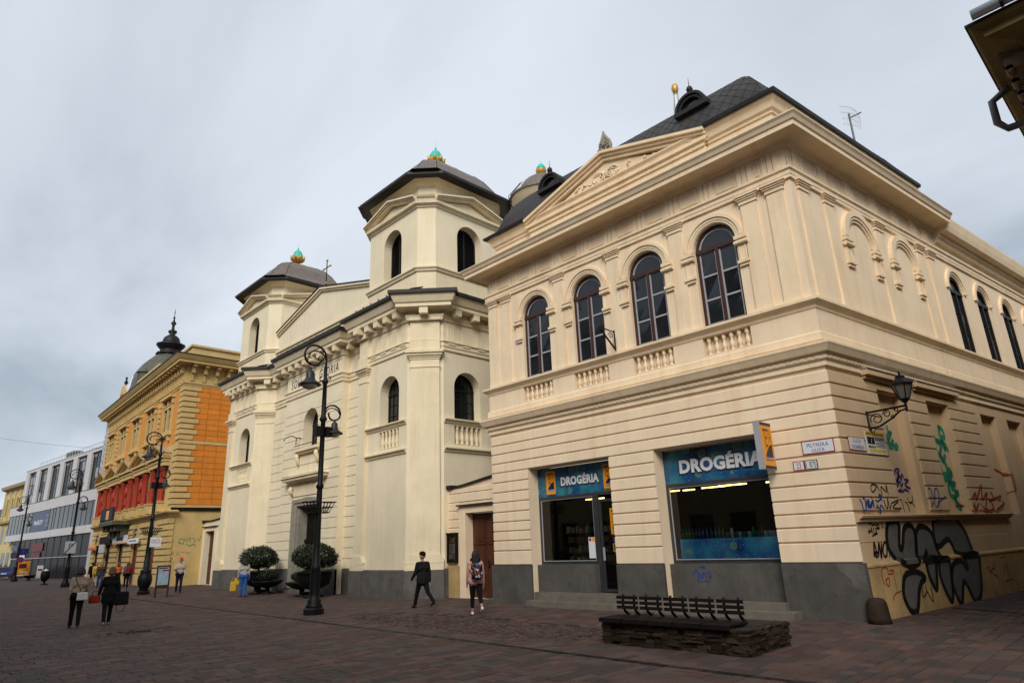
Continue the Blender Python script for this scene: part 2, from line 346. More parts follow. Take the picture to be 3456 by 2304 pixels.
def slab(bb, s, ox=0, oy=0):
    x, y, a, l, dz, tx, ty = s; x -= ox; y -= oy; c = .008
    z = lambda i, j: dz+i*tx*.5+j*ty*.5
    vs = [(x-a/2, y-l/2, -.03), (x+a/2, y-l/2, -.03), (x+a/2, y+l/2, -.03), (x-a/2, y+l/2, -.03)]
    vs += [(x+i*a/2, y+j*l/2, z(i, j)-.006) for i, j in ((-1, -1), (1, -1), (1, 1), (-1, 1))]
    vs += [(x+i*(a/2-c), y+j*(l/2-c), z(i, j)) for i, j in ((-1, -1), (1, -1), (1, 1), (-1, 1))]
    bb.add(vs, [(k, (k+1) % 4, (k+1) % 4+4, k+4) for k in range(4)]+[(k+4, (k+1) % 4+4, (k+1) % 4+8, k+8) for k in range(4)]+[(8, 9, 10, 11)])
vis = sorted((s for s in slabs if inview(s[0], s[1])), key=lambda s: (s[0]-CX)**2+(s[1]-CY)**2)[:300]
near = set(id(s) for s in vis)
for s in slabs:
    if id(s) in near:
        bb = B(); slab(bb, s); bb.obj('paving_stone', 'paving_red', rootp)
    else: slab(pav, s)
pav.obj('paving_stones', 'paving_red', rootp, kind='stuff')
def drain(x0, y0, x1, y1, wd=.13, step=.05):
    b = B(); n = int(math.hypot(x1-x0, y1-y0)/step); a = math.degrees(math.atan2(y1-y0, x1-x0)); fr = Fr(x0, y0, a); ln = math.hypot(x1-x0, y1-y0)
    b.box(fr, 0, ln, -.02, -.012, -wd/2, wd/2); b.box(fr, 0, ln, -.012, .006, wd/2-.02, wd/2); b.box(fr, 0, ln, -.012, .006, -wd/2, -wd/2+.02)
    for i in range(n): b.box(fr, i*step, i*step+step*.5, -.012, .004, -wd/2+.02, wd/2-.02)
    return b
drain(-36, -5.67, 6.1, -6.45).obj('drain_channel', 'iron', kind='structure')
drain(.7, 3.3, 4.9, 1.5, .12).obj('drain_channel', 'iron', kind='structure')
# loose rubble where slabs are missing
b = B()
for i in range(26):
    s_ = random.uniform(.03, .09); slab(b, (random.uniform(-15.3, -14.3), random.uniform(-10.7, -9.0), s_, s_*1.3, random.uniform(.004, .03), .01, .01))
b.obj('paving_rubble', 'paving_red', kind='stuff', label='broken bits of red paving in a hole in the square', category='rubble')
# ================================================================ shop building (corner of the two streets)
SF = Fr(0, 0, 0); SS = Fr(0, 0, 83)
shop = thing('shop_building', 'two-storey cream corner building with drugstore windows, arched upper windows and slate mansard', 'building', (-5.8, 0, 0))
XL = -11.55; SE = 24.0
def sp(s): q = SS.p(s, 0, 0); return (q[0], q[1])
PATH = [(XL, 6), (XL, 0), (0, 0), sp(9.1)]
PATHL = [(XL, 6), (XL, 0), (0, 0), sp(SE)]
GRV = [1.16, 1.6, 1.92, 2.22, 2.52, 2.84, 3.16, 3.49, 3.82, 4.15, 4.46, 4.78, 5.09, 5.40]
O1, O2 = (-9.8, -6.45), (-4.9, -1.73); OT = 4.15
# backing wall of the ground floor, then each rusticated course as a piece of its own
b = B(); b.rectwall(SF, XL, 0, .02, 5.62, [(O1[0], O1[1], .02, OT), (O2[0], O2[1], .02, OT)], 0, .5); b.obj('wall', 'shop_plaster', shop)
def band(fr, u0, u1, z0, z1, mat, par, d=.045, g=.016, name='rustication_block', e0=0, e1=0):
    c = .014; z0 += g; z1 -= g; P = fr.p
    vs = [P(u0, 0, z0), P(u1, 0, z0), P(u1, 0, z1), P(u0, 0, z1), P(u0-e0, d-c, z0), P(u1+e1, d-c, z0), P(u1+e1, d-c, z1), P(u0-e0, d-c, z1), P(u0-e0, d, z0+c), P(u1+e1, d, z0+c), P(u1+e1, d, z1-c), P(u0-e0, d, z1-c)]
    return B().add(vs, [(0, 1, 5, 4), (1, 2, 6, 5), (2, 3, 7, 6), (3, 0, 4, 7), (4, 5, 9, 8), (5, 6, 10, 9), (6, 7, 11, 10), (7, 4, 8, 11), (8, 9, 10, 11)]).obj(name, mat, par)
E1 = .045*(1-math.cos(R(83)))/math.sin(R(83))
for z0, z1 in zip(GRV[:-1], GRV[1:]):
    segs = [(XL, O1[0]), (O1[1], O2[0]), (O2[1], 0)] if z1 <= OT+.01 else [(XL, 0)]
    for u0_, u1_ in segs: band(SF, u0_, u1_, z0, z1, 'shop_plaster', shop, e1=E1 if u1_ == 0 else 0)
# recess walls under the shop windows and the plinth
for u0_, u1_ in ((XL-.09, O1[0]), (O1[1], O2[0]), (O2[1], .09)):
    b = B(); b.ext(Fr(0, u0_, 0) if 0 else SF, [(u0_, 0), (u1_, 0), (u1_, 1.16), (u0_, 1.16)], .0, .085); b.obj('plinth', 'concrete_plinth', shop)
bx('plinth', 'concrete_plinth', shop, SF, O1[0], -7.45, .0, 1.15, -.42, -.22); bx('plinth', 'concrete_plinth', shop, SF, O2[0], O2[1], .0, 1.15, -.42, -.22)
b = B(); b.flat(SF, [(-1.0, 1.162), (-.52, 1.162), (-.45, .98), (-.28, .86), (-.2, .66), (.05, .62), (.05, 1.1), (-.1, 1.162)], .088); b.obj('render_patch', 'granite', shop)
# lower string course, apron, sill course
b = B(); b.sweep(PATHL, [(0, 5.46), (.07, 5.5), (.07, 5.60), (.13, 5.66), (.13, 5.76), (.22, 5.80), (.28, 5.92), (.31, 5.97), (.31, 6.02), (.12, 6.07), (0, 6.07)]); b.obj('string_course', 'shop_trim', shop)
dent = B().box(W0, -.05, .05, -.03, .03, -.03, .012)
dme = dent.obj('dentil', 'shop_trim'); dm = dme.data; bpy.data.objects.remove(dme)
def put(name, me, parent, loc, rz=0):
    o = link(name, me, parent, loc); o.rotation_euler.z = rz; return o
for i in range(68): put('dentil', dm, shop, SF.p(-.10-i*.17, .13, 5.71))
for i in range(54): put('dentil', dm, shop, SS.p(.12+i*.17, .13, 5.71), R(83))
WX = [-9.13, -6.83, -4.555, -2.275]; WH = .63; WZ0, WZS = 7.2, 9.42
b = B(); b.rectwall(SF, XL, .053, 6.07, 6.94, [(x-.68, x+.68, 6.40, 6.90) for x in WX], .06, .16); b.obj('apron_wall', 'shop_plaster', shop)
for x in WX: bx('niche_back', 'shop_plaster', shop, SF, x-.69, x+.69, 6.38, 6.92, -.13, -.1)
b = B(); b.rectwall(SS, -.052, SE, 6.07, 6.94, [], .06, .1); b.obj('apron_wall', 'shop_plaster', shop)
b = B(); b.sweep(PATHL, [(.06, 6.10), (.085, 6.12), (.085, 6.30), (.06, 6.34)]); b.obj('apron_band', 'shop_trim', shop)
b = B(); b.sweep(PATHL, [(0, 6.90), (.08, 6.91), (.10, 6.98), (.16, 7.03), (.22, 7.08), (.22, 7.15), (0, 7.19)]); b.obj('sill_course', 'shop_trim', shop)
bl = B().lathe((0, 0, 0), [(.062, 0), (.062, .04), (.035, .06), (.05, .09), (.068, .15), (.06, .21), (.034, .29), (.03, .33), (.048, .37), (.06, .42), (.036, .45), (.058, .47), (.058, .5)], 10)
blo = bl.obj('baluster', 'shop_trim', smooth=True); blm = blo.data; bpy.data.objects.remove(blo)
for x in WX:
    for i in range(6): put('baluster', blm, shop, SF.p(x-.54+i*.216, -.02, 6.40))
# upper floor wall with four arched windows
for i, x in enumerate(WX):
    u0_ = XL if i == 0 else (WX[i-1]+x)/2; u1_ = 0 if i == 3 else (WX[i+1]+x)/2
    b = B(); b.archwall(SF, u0_, u1_, 7.19, 10.45, x, WH, WZS, 7.19, 0, .28, 16); b.obj('wall', 'shop_plaster', shop)
    b = B(); b.archring(SF, x, WZS+.02, .70, .78, 0, .05, 18); b.archring(SF, x, WZS+.02, .78, .87, 0, .085, 18); b.archring(SF, x, WZS+.02, .64, .70, -.05, .03, 18); b.obj('archivolt', 'shop_trim', shop)
def impost(fr, u, w_=.17):
    b = B(); b.box(fr, u-w_, u+w_, 9.30, 9.40, 0, .13); b.box(fr, u-w_+.03, u+w_-.03, 9.26, 9.30, 0, .09)
    a, c = fr.p(u-w_-.02, .08, 9.20), fr.p(u+w_+.02, .08, 9.20); b.tube([a, c], .062, 10)
    b.box(fr, u-w_+.04, u+w_-.04, 8.70, 9.16, 0, .05); b.box(fr, u-w_+.07, u-w_+.10, 8.72, 9.12, .05, .065); b.box(fr, u+w_-.10, u+w_-.07, 8.72, 9.12, .05, .065)
    b.box(fr, u-w_+.01, u+w_-.01, 8.62, 8.70, 0, .10); b.box(fr, u-w_+.04, u+w_-.04, 8.54, 8.62, 0, .06); b.obj('impost', 'shop_trim', shop)
for x in WX:
    impost(SF, x-.80); impost(SF, x+.80)
def pil(fr, u0_, u1_):
    b = B(); b.box(fr, u0_, u1_, 7.19, 10.28, 0, .05); b.box(fr, u0_-.03, u1_+.03, 7.19, 7.27, 0, .085)
    for k, (z, e) in enumerate(((10.22, .03), (10.28, .02), (10.33, .05), (10.38, .08), (10.43, .11))): b.box(fr, u0_-e, u1_+e, z, z+.05, 0, .05+e)
    b.obj('pilaster', 'shop_trim', shop)
for u0_, u1_ in ((-11.45, -11.02), (-10.78, -10.36), (-8.2, -7.77), (-5.9, -5.48), (-3.63, -3.2), (-1.36, -.92), (-.64, -.2)): pil(SF, u0_, u1_)
for u0_, u1_ in ((.28, .72), (1.55, 2.0), (4.45, 4.9), (7.25, 7.68), (8.1, 8.55)): pil(SS, u0_, u1_)
# side wall, upper floor: two blind arches, then three windows
SWX = [10.05, 12.48, 15.05, 17.6]
b = B(); b.flat(SS, [(0, 7.19), (8.8, 7.19), (8.8, 10.45), (0, 10.45)], 0); b.obj('wall', 'shop_plaster', shop)
for i, s_ in enumerate(SWX):
    b = B(); b.archwall(SS, 8.8 if i == 0 else (SWX[i-1]+s_)/2, SE if i == 3 else (SWX[i+1]+s_)/2, 7.19, 10.9, s_, .57, 9.42, 7.19, 0, .14, 14); b.obj('wall', 'shop_plaster', shop)
    b = B(); b.archring(SS, s_, 9.44, .62, .70, 0, .04, 14); b.archring(SS, s_, 9.44, .70, .82, 0, .08, 14); b.obj('archivolt', 'shop_trim', shop)
for s_ in (3.27, 6.08):
    b = B(); b.archring(SS, s_, 9.44, .64, .72, 0, .05, 16); b.archring(SS, s_, 9.44, .72, .8, 0, .09, 16); b.archring(SS, s_, 9.44, .8, .98, 0, .12, 16); b.obj('blind_arch', 'shop_trim', shop)
    impost(SS, s_-.83, .2); impost(SS, s_+.83, .2)
def window(fr, par, uc, hw, zb, zs, d, mf='window_wood', ms='sash_white', rows=3, lun=1):
    """round-headed casement window: wooden frame, white sashes, separate panes"""
    b = B(); fw_ = .085
    b.archring(fr, uc, zs, hw-fw_, hw+.01, d-.08, d, 16, foot=zs-zb); b.box(fr, uc-hw, uc+hw, zb, zb+.09, d-.08, d); b.box(fr, uc-hw, uc+hw, zs-.06, zs+.06, d-.08, d+.025); b.box(fr, uc-.045, uc+.045, zb, zs, d-.08, d+.02)
    w_ = b.obj('window', mf, par)
    b = B(); s0 = .04; h = (zs-.06-zb-.09)/rows
    for sg in (-1, 1):
        a, c = (uc-hw+fw_, uc-.045) if sg < 0 else (uc+.045, uc+hw-fw_)
        b.box(fr, a, a+s0, zb+.09, zs-.06, d-.07, d-.02); b.box(fr, c-s0, c, zb+.09, zs-.06, d-.07, d-.02)
        for k in range(rows+1): b.box(fr, a, c, zb+.09+h*k-.024, zb+.09+h*k+.024, d-.065, d-.025)
        for k in range(rows):
            q = B(); q.add([fr.p(u_, d-.05+random.uniform(-.011, .011), z_) for u_, z_ in ((a+s0*.5, zb+.09+h*k), (c-s0*.5, zb+.09+h*k), (c-s0*.5, zb+.09+h*(k+1)), (a+s0*.5, zb+.09+h*(k+1)))], [(0, 1, 2, 3)]); q.obj('pane', 'dark_glass', w_)
    b.obj('sash', ms, w_)
    q = B(); q.flat(fr, [(uc-(hw-fw_*.6)*math.cos(math.pi*i/16), zs+(hw-fw_*.6)*math.sin(math.pi*i/16)) for i in range(17)], d-.05); q.obj('pane', 'dark_glass', w_)
    if ms == 'sash_white':
        b = B(); b.archring(fr, uc, zs, hw-fw_-.05, hw-fw_+.01, d-.075, d-.03, 16); b.obj('sash', ms, w_)
    return w_
for x in WX: window(SF, shop, x, WH, WZ0-.01, WZS, -.12)
for s_ in SWX: window(SS, shop, s_, .57, WZ0-.01, 9.42, -.04, mf='dark_frame', ms='dark_frame', rows=3)
# entablature
b = B(); b.sweep(PATHL, [(0, 10.45), (.06, 10.46), (.06, 10.54), (.075, 10.56), (.075, 10.66), (.12, 10.70), (.12, 10.76), (0, 10.78)]); b.obj('architrave', 'shop_trim', shop)
b = B(); b.flat(SF, [(XL, 10.76), (0, 10.76), (0, 11.5), (XL, 11.5)], .01); b.flat(SS, [(0, 10.76), (SE, 10.76), (SE, 11.5), (0, 11.5)], .01); b.obj('frieze', 'shop_plaster', shop)
def trig(fr, u):
    b = B()
    for k in (-1, 0, 1): b.box(fr, u+k*.15-.065, u+k*.15+.065, 10.80, 11.32, .01, .05)
    b.box(fr, u-.24, u+.24, 11.32, 11.38, .01, .06); b.obj('triglyph', 'shop_trim', shop)
def fpan(fr, a, c):
    b = B()
    for q in ((a, c, 11.27, 11.31), (a, c, 10.86, 10.90), (a, a+.04, 10.90, 11.27), (c-.04, c, 10.90, 11.27)): b.box(fr, *q, .01, .035)
    b.obj('frieze_panel', 'shop_trim', shop)
TG = [-11.2, -10.55]+[(a+c)/2 for a, c in zip([-10.3]+WX[:-1], WX)][1:]
TX = [-11.2, -10.1, -9.05, -7.98, -6.83, -5.69, -4.55, -3.41, -2.27, -1.13, -.42]
for x in TX: trig(SF, x)
for a, c in zip(TX[:-1], TX[1:]): fpan(SF, a+.30, c-.30)
TS = [.5, 1.75, 3.2, 4.68, 6.1, 7.46, 8.3]
for s_ in TS: trig(SS, s_)
for a, c in zip(TS[:-1], TS[1:]): fpan(SS, a+.30, c-.30)
CORN = [(0, 11.36), (.10, 11.38), (.13, 11.46), (.20, 11.50), (.58, 11.53), (.58, 11.50), (.62, 11.50), (.62, 11.62), (.66, 11.65), (.70, 11.74), (.75, 11.80), (.75, 11.83), (.4, 11.90), (0, 11.93)]
b = B(); b.sweep(PATH, CORN); b.obj('main_cornice', 'shop_trim', shop)
b = B(); b.sweep([sp(9.1), sp(SE)], [(0, 11.0), (.12, 11.03), (.15, 11.15), (.24, 11.2), (.24, 11.28), (.45, 11.33), (.5, 11.5), (.55, 11.75), (.55, 11.8), (0, 11.9)]); b.obj('side_cornice', 'shop_trim', shop)
# attic with eaves moulding and pediment
b = B(); b.sweep([(XL+.26, 6), (XL+.26, .27), (-.24, .27), SS.p(9, -.24, 0)[:2]], [(-.3, 11.88), (0, 11.88), (0, 12.66), (.05, 12.68), (.05, 12.76), (.12, 12.80), (.17, 12.98), (.24, 13.06), (.24, 13.10), (-.3, 13.12)]); b.obj('attic', 'shop_trim', shop)
PC, PW, PZ = -5.75, 3.58, 12.66; SP = SF.sh(0, -.2)
b = B(); b.box(SP, PC-PW, PC+PW, 11.9, PZ, -.3, .06); b.ext(SP, [(PC-PW+.3, PZ), (PC+PW-.3, PZ), (PC, 13.92)], -.3, .02); b.obj('tympanum', 'shop_trim', shop)
def rake(b, fr, uc, hw, zb, zt, prof):
    for sg in (-1, 1):
        for d0, d1, o0, o1 in prof:
            L_ = math.hypot(hw, zt-zb); nx, nz = sg*(zt-zb)/L_, hw/L_
            p0, p1 = (uc+sg*hw, zb), (uc, zt)
            k = L_/hw
            b.ext(fr, [(p0[0], p0[1]+o0*k), (p1[0], p1[1]+o0*k), (p1[0], p1[1]+o1*k), (p0[0], p0[1]+o1*k)], d0, d1)
b = B(); b.box(SP, PC-PW, PC+PW, PZ-.05, PZ+.10, -.3, .12); b.box(SP, PC-PW-.1, PC+PW+.1, PZ+.10, PZ+.2, -.3, .2)
rake(b, SP, PC, PW+.1, 12.86, 13.92, [(-.3, .12, -.06, .06), (-.3, .2, .06, .15), (-.3, .28, .15, .24)]); b.obj('pediment', 'shop_trim', shop)
b = B(); random.seed(3)
for i in range(46):
    u = PC+random.uniform(-2.2, 2.2); zt_ = 12.92+(1-abs(u-PC)/3.4)*.85
    z = random.uniform(12.92, max(12.97, zt_-.12)); r_ = random.uniform(.05, .13)
    b.lathe((0, 0, 0), [(0.001, 0)], 3) if 0 else None
    n0 = len(b.v); pts = [SP.p(u+r_*math.cos(t*.9)*(.3+.12*t), .03+.012*t, z+r_*math.sin(t*.9)*(.3+.12*t)) for t in range(7)]; b.tube(pts, [.035, .035, .03, .03, .025, .02, .015], 5)
b.obj('relief', 'shop_trim', shop, smooth=True, kind='stuff')
for k in (-1, 1):
    b = B(); b.ext(SP, [(PC+k*.5-.28, 12.93), (PC+k*.5+.28, 12.93), (PC+k*.5+.28, 13.4), (PC+k*.5-.28, 13.4)], .02, .07)
    b.obj('relief_panel', 'shop_trim', shop); b = B(); b.tube([SP.p(PC+k*.3+.24*math.cos(t*.63), .08, 13.35+.18*math.sin(t*.63)) for t in range(11)], .03, 5); b.obj('relief_wreath', 'shop_trim', shop, smooth=True)
b = B(); random.seed(5); ap = SF.sh(0, -.2)   # palmette acroterion
b.box(ap, PC-.30, PC+.30, 14.10, 14.22, -.3, 0)
for k in range(-4, 5):
    a = k*.15; h_ = .86-.085*abs(k)
    b.tube([ap.p(PC+.03*k, -.13, 14.2), ap.p(PC+.055*k, -.09, 14.2+h_*.5), ap.p(PC+.05*k, -.06, 14.2+h_*.85), ap.p(PC+.025*k, -.02, 14.2+h_)], [.05, .055, .05, .03], 6)
for sg in (-1, 1):
    b.tube([ap.p(PC+sg*(.17+.10*math.cos(t*.8)), 0, 14.34+.09*math.sin(t*.8)) for t in range(9)], .03, 5); b.tube([ap.p(PC+sg*(.10+.07*math.cos(t*.8)), .01, 14.55+.06*math.sin(t*.8)) for t in range(9)], .025, 5)
b.obj('acroterion', 'grey_stone', shop, smooth=True)
# mansard roof: convex sheet, with diamond slates on the front slope and the hip
RP = [(0, 13.05), (.09, 13.55), (.27, 14.08), (.55, 14.58), (.92, 14.98), (1.4, 15.32), (2.0, 15.52)]
XR0, XR1, YR = XL+.2, -.32, .28
def roofpt(side, t, u):
    k = t*(len(RP)-1); i = min(int(k), len(RP)-2); f_ = k-i; o_ = RP[i][0]+(RP[i+1][0]-RP[i][0])*f_; z = RP[i][1]+(RP[i+1][1]-RP[i][1])*f_
    if side == 0: a, c = XR0+o_, XR1-o_; return Vector((a+(c-a)*u, YR+o_, z))
    q0, q1 = Vector((XR1-o_, YR+o_, z)), Vector((SS.p(9.0, -.2-o_, 0)[0], 9.0, z)); return q0+(q1-q0)*u
b = B()
for side in (0, 1):
    n, m = 1, 12
    for j in range(m):
        b.add([roofpt(side, j/m, 0), roofpt(side, j/m, 1), roofpt(side, (j+1)/m, 1), roofpt(side, (j+1)/m, 0)], [(0, 1, 2, 3)])
b.add([(XR0+2.0, 2.28, 15.52), (-2.32, 2.28, 15.52), (-1.5, 9, 15.55), (XR0+2.0, 9, 15.55)], [(0, 1, 2, 3)]); b.add([(XR0, .28, 13.05), (XR0+2.0, 2.28, 15.52), (XR0+2.0, 9, 15.52), (XR0, 9, 13.05)], [(0, 1, 2, 3)])
roof = b.obj('roof', 'slate_roof', shop)
b = B()   # diamond slates lapped over the sheet
for side, nu in ((0, 30), (1, 22)):
    nv = 14
    for j in range(-1, nv):
        for i in range(nu+1):
            uc = (i+(.5 if j % 2 else 0))/nu; q = []
            for du, dv in ((0, 0), (.5, 1), (0, 2), (-.5, 1)):
                uu = min(1, max(0, uc+du/nu)); vv = min(1, max(0, (j+dv)/nv)); p_ = roofpt(side, vv, uu)
                nrm = Vector((0, -1, .6)) if side == 0 else Vector((1, 0, .6)); q.append(p_+nrm.normalized()*(.018-.008*dv))
            if (q[1]-q[3]).length > .02 and (q[2]-q[0]).length > .02: b.add(q, [(0, 1, 2, 3)])
b.obj('slates', 'slate_roof', shop, kind='stuff')
b = B(); b.sweep([(XL+.22, 6), (XL+.22, .22), (PC-PW-.1, .22)], [(.2, 13.10), (.30, 13.10), (.32, 13.18), (.18, 13.2)]); b.obj('gutter', 'lead', shop); b = B(); b.sweep([(PC+PW+.1, .22), (-.2, .22), SS.p(9, -.2, 0)[:2]], [(.2, 13.10), (.28, 13.10), (.30, 13.2), (.16, 13.22)]); b.obj('gutter', 'lead', shop)
b = B(); b.tube([(XR0+2.0, 2.28, 15.56), (-2.32, 2.28, 15.56)], .09, 6); b.obj('ridge_capping', 'lead', shop)
def dormer(x):
    fr = SF.sh(x, -.62); b = B()
    b.archring(fr, 0, 14.35, .34, .46, -.5, .14, 16); b.box(fr, -.56, .56, 14.22, 14.35, -.5, .2); b.box(fr, -.5, .5, 14.0, 14.22, -.5, .06)
    b.archring(fr, 0, 14.35, .44, .52, -.9, .2, 16)
    d_ = b.obj('dormer', 'lead', shop, smooth=False)
    q = B(); q.flat(fr, [(-.36*math.cos(math.pi*i/14), 14.35+.36*math.sin(math.pi*i/14)) for i in range(15)], .02); q.obj('pane', 'dark_glass', d_)
    q = B(); q.lathe(fr.p(0, .05, 14.86), [(.05, 0), (.03, .06), (.09, .12), (.105, .18), (.08, .26), (.02, .3), (.012, .34), (.004, .62)], 10); q.obj('finial', 'lead', d_, smooth=True)
dormer(-2.62); dormer(-8.55)
b = B(); b.lathe((-5.75, 5.6, 17.4), [(.34, -2), (.30, 0), (.09, 1.9), (.11, 1.95), (.05, 2.0)], 8); b.obj('spire', 'alu', shop); b = B(); b.lathe((-5.75, 5.6, 19.38), [(.05, 0), (.11, .08), (.15, .24), (.12, .42), (.03, .5)], 12); b.obj('finial', 'gilt', shop, smooth=True)
# ---- side wall ground floor: rusticated strips, blind recesses, ledges
b = B(); RC = [(2.3, 3.72), (5.2, 6.7), (9.3, 10.62), (11.66, 13.05), (14.3, 15.7)]
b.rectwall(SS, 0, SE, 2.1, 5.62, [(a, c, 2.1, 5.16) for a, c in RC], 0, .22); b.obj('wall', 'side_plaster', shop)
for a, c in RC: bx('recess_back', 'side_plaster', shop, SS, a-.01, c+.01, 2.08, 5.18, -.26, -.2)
SG = [g for g in GRV if g > 2.15]
for z0, z1 in zip(SG[:-1], SG[1:]):
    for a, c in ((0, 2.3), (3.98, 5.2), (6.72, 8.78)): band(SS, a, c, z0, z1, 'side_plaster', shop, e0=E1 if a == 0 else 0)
for a, c in ((1.62, 4.25), (4.4, 7.25)):
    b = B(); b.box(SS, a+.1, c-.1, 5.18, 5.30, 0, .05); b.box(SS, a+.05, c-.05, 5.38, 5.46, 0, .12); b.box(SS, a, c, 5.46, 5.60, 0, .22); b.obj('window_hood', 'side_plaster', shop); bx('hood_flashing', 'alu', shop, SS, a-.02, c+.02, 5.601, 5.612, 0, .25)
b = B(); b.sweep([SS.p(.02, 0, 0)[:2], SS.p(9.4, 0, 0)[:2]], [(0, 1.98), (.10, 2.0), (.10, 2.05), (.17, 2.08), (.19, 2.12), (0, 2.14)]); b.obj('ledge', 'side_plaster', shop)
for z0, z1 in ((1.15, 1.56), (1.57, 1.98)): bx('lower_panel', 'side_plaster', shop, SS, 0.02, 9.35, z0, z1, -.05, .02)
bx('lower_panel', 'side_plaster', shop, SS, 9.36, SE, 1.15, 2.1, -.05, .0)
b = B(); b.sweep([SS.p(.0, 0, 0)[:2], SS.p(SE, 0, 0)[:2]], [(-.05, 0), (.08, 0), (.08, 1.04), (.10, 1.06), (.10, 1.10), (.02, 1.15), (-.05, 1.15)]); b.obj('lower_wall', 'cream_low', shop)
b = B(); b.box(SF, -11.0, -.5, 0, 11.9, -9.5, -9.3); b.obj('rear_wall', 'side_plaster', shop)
# ---- shop fronts
def bubbles(name, k_=1.0):
    m = bpy.data.materials.new(name); m.use_nodes = True; t = m.node_tree; n = t.nodes; l = t.links; p = n['Principled BSDF']; p.inputs['Roughness'].default_value = .25
    g = n.new('ShaderNodeNewGeometry'); nz = n.new('ShaderNodeTexNoise'); nz.inputs['Scale'].default_value = 1.6; nz.inputs['Detail'].default_value = 5; l.new(g.outputs['Position'], nz.inputs['Vector'])
    r = n.new('ShaderNodeValToRGB'); e = r.color_ramp.elements; e[0].position = .3; e[0].color = (.008, .02, .10, 1); e[1].position = .72; e[1].color = (.05, .32, .36, 1); k = e.new(.5); k.color = (.02, .13, .30, 1); l.new(nz.outputs['Fac'], r.inputs[0])
    cur = r.outputs[0]
    for sc_, thr, c in ((2.2, .27, (.16, .34, .16)), (4.5, .24, (.10, .08, .30)), (9, .2, (.10, .30, .42))):
        v = n.new('ShaderNodeTexVoronoi'); v.inputs['Scale'].default_value = sc_; l.new(g.outputs['Position'], v.inputs['Vector'])
        rr = n.new('ShaderNodeValToRGB'); a = rr.color_ramp.elements; a[0].position = 0; a[0].color = (.25, .25, .25, 1); a[1].position = thr; a[1].color = (.75, .75, .75, 1); z = a.new(thr+.012); z.color = (0, 0, 0, 1); l.new(v.outputs['Distance'], rr.inputs[0])
        x = n.new('ShaderNodeMixRGB'); l.new(rr.outputs[0], x.inputs[0]); l.new(cur, x.inputs[1]); x.inputs[2].default_value = c+(1,); cur = x.outputs[0]
    gm = n.new('ShaderNodeMixRGB'); gm.blend_type = 'MULTIPLY'; gm.inputs[0].default_value = 1; gm.inputs[2].default_value = (k_, k_, k_, 1); l.new(cur, gm.inputs[1]); l.new(gm.outputs[0], p.inputs['Base Color']); MT[name] = m
bubbles('bubble_print', .62); bubbles('bubble_bright', 4.2)  # bright copy of the print: the display's lighting put into its colour
D0 = -.42
def frame(b, fr, u0_, u1_, z0, z1, w_, d0, d1):
    b.box(fr, u0_, u0_+w_, z0, z1, d0, d1); b.box(fr, u1_-w_, u1_, z0, z1, d0, d1); b.box(fr, u0_+w_, u1_-w_, z0, z0+w_, d0, d1); b.box(fr, u0_+w_, u1_-w_, z1-w_, z1, d0, d1)
def logo(par, fr, u0_, u1_, z0, z1, d):
    w_, h = u1_-u0_, z1-z0
    lg = bx('logo', 'orange_print', par, fr, u0_, u1_, z0, z1, d-.004, d)
    for k in range(4):
        text('TETA'[k], fr, u0_+w_*(.16+.18*k), u0_+w_*(.31+.18*k), z0+h*(.40+.06*k), z0+h*.93, d+.003, 'window_wood', lg)
    B().flat(fr, [(u0_+w_*.14, z0+h*.12), (u0_+w_*.86, z0+h*.12), (u0_+w_*.86, z0+h*.55), (u0_+w_*.62, z0+h*.5), (u0_+w_*.36, z0+h*.38), (u0_+w_*.2, z0+h*.26)], d+.002).obj('logo_hill', 'navy_print', lg)
    text('DROGERIE', fr, u0_+w_*.16, u0_+w_*.84, z0+h*.135, z0+h*.2, d+.005, 'white_board', lg, bold=.02)
    return lg
def sign(u0_, u1_, t0, t1, zt0, zt1):
    s_ = bx('sign_panel', 'bubble_print', shop, SF, u0_, u1_, 3.22, 4.12, D0-.06, D0)
    text('DROGÉRIA', SF, t0-.035, t1+.035, zt0-.045, zt1+.045, D0+.004, 'navy_print', s_, bold=.085, sp=1.05)
    text('DROGÉRIA', SF, t0, t1, zt0, zt1, D0+.009, 'white_board', s_, bold=.05, sp=1.06)
    return s_
s1 = sign(O1[0], O1[1], -8.78, -7.22, 3.52, 3.86); logo(s1, SF, -9.42, -9.02, 3.30, 4.02, D0+.008); logo(s1, SF, -7.05, -6.62, 3.30, 4.02, D0+.008)
s2 = sign(O2[0], O2[1], -4.40, -2.0, 3.47, 3.92)
def shopwin(u0_, u1_, z0, z1):
    b = B(); frame(b, SF, u0_, u1_, z0, z1, .075, D0-.08, D0+.0); frame(b, SF, u0_+.075, u1_-.075, z0+.075, z1-.075, .02, D0-.06, D0+.012)
    w_ = b.obj('shop_window', 'metal_grey', shop); q = B(); q.flat(SF, [(u0_+.08, z0+.08), (u1_-.08, z0+.08), (u1_-.08, z1-.08), (u0_+.08, z1-.08)], D0-.03); q.obj('pane', 'clear_glass', w_)
    q = B(); frame(q, SF, u0_+.095, u1_-.095, z0+.095, z1-.095, .018, D0-.03, D0+.004); q.obj('bead', 'alu', w_); return w_
shopwin(O1[0], -7.44, 1.15, 3.22); shopwin(O2[0], O2[1], 1.15, 3.22)
b = B(); frame(b, SF, -7.44, O1[1], .36, 3.22, .09, D0-.08, D0); frame(b, SF, -7.30, O1[1]+.02, .40, 3.0, .07, D0-.05, D0+.03)
dr = b.obj('door', 'metal_grey', shop); q = B(); q.flat(SF, [(-7.24, .46), (O1[1], .46), (O1[1], 2.95), (-7.24, 2.95)], D0-.02); q.obj('pane', 'clear_glass', dr)
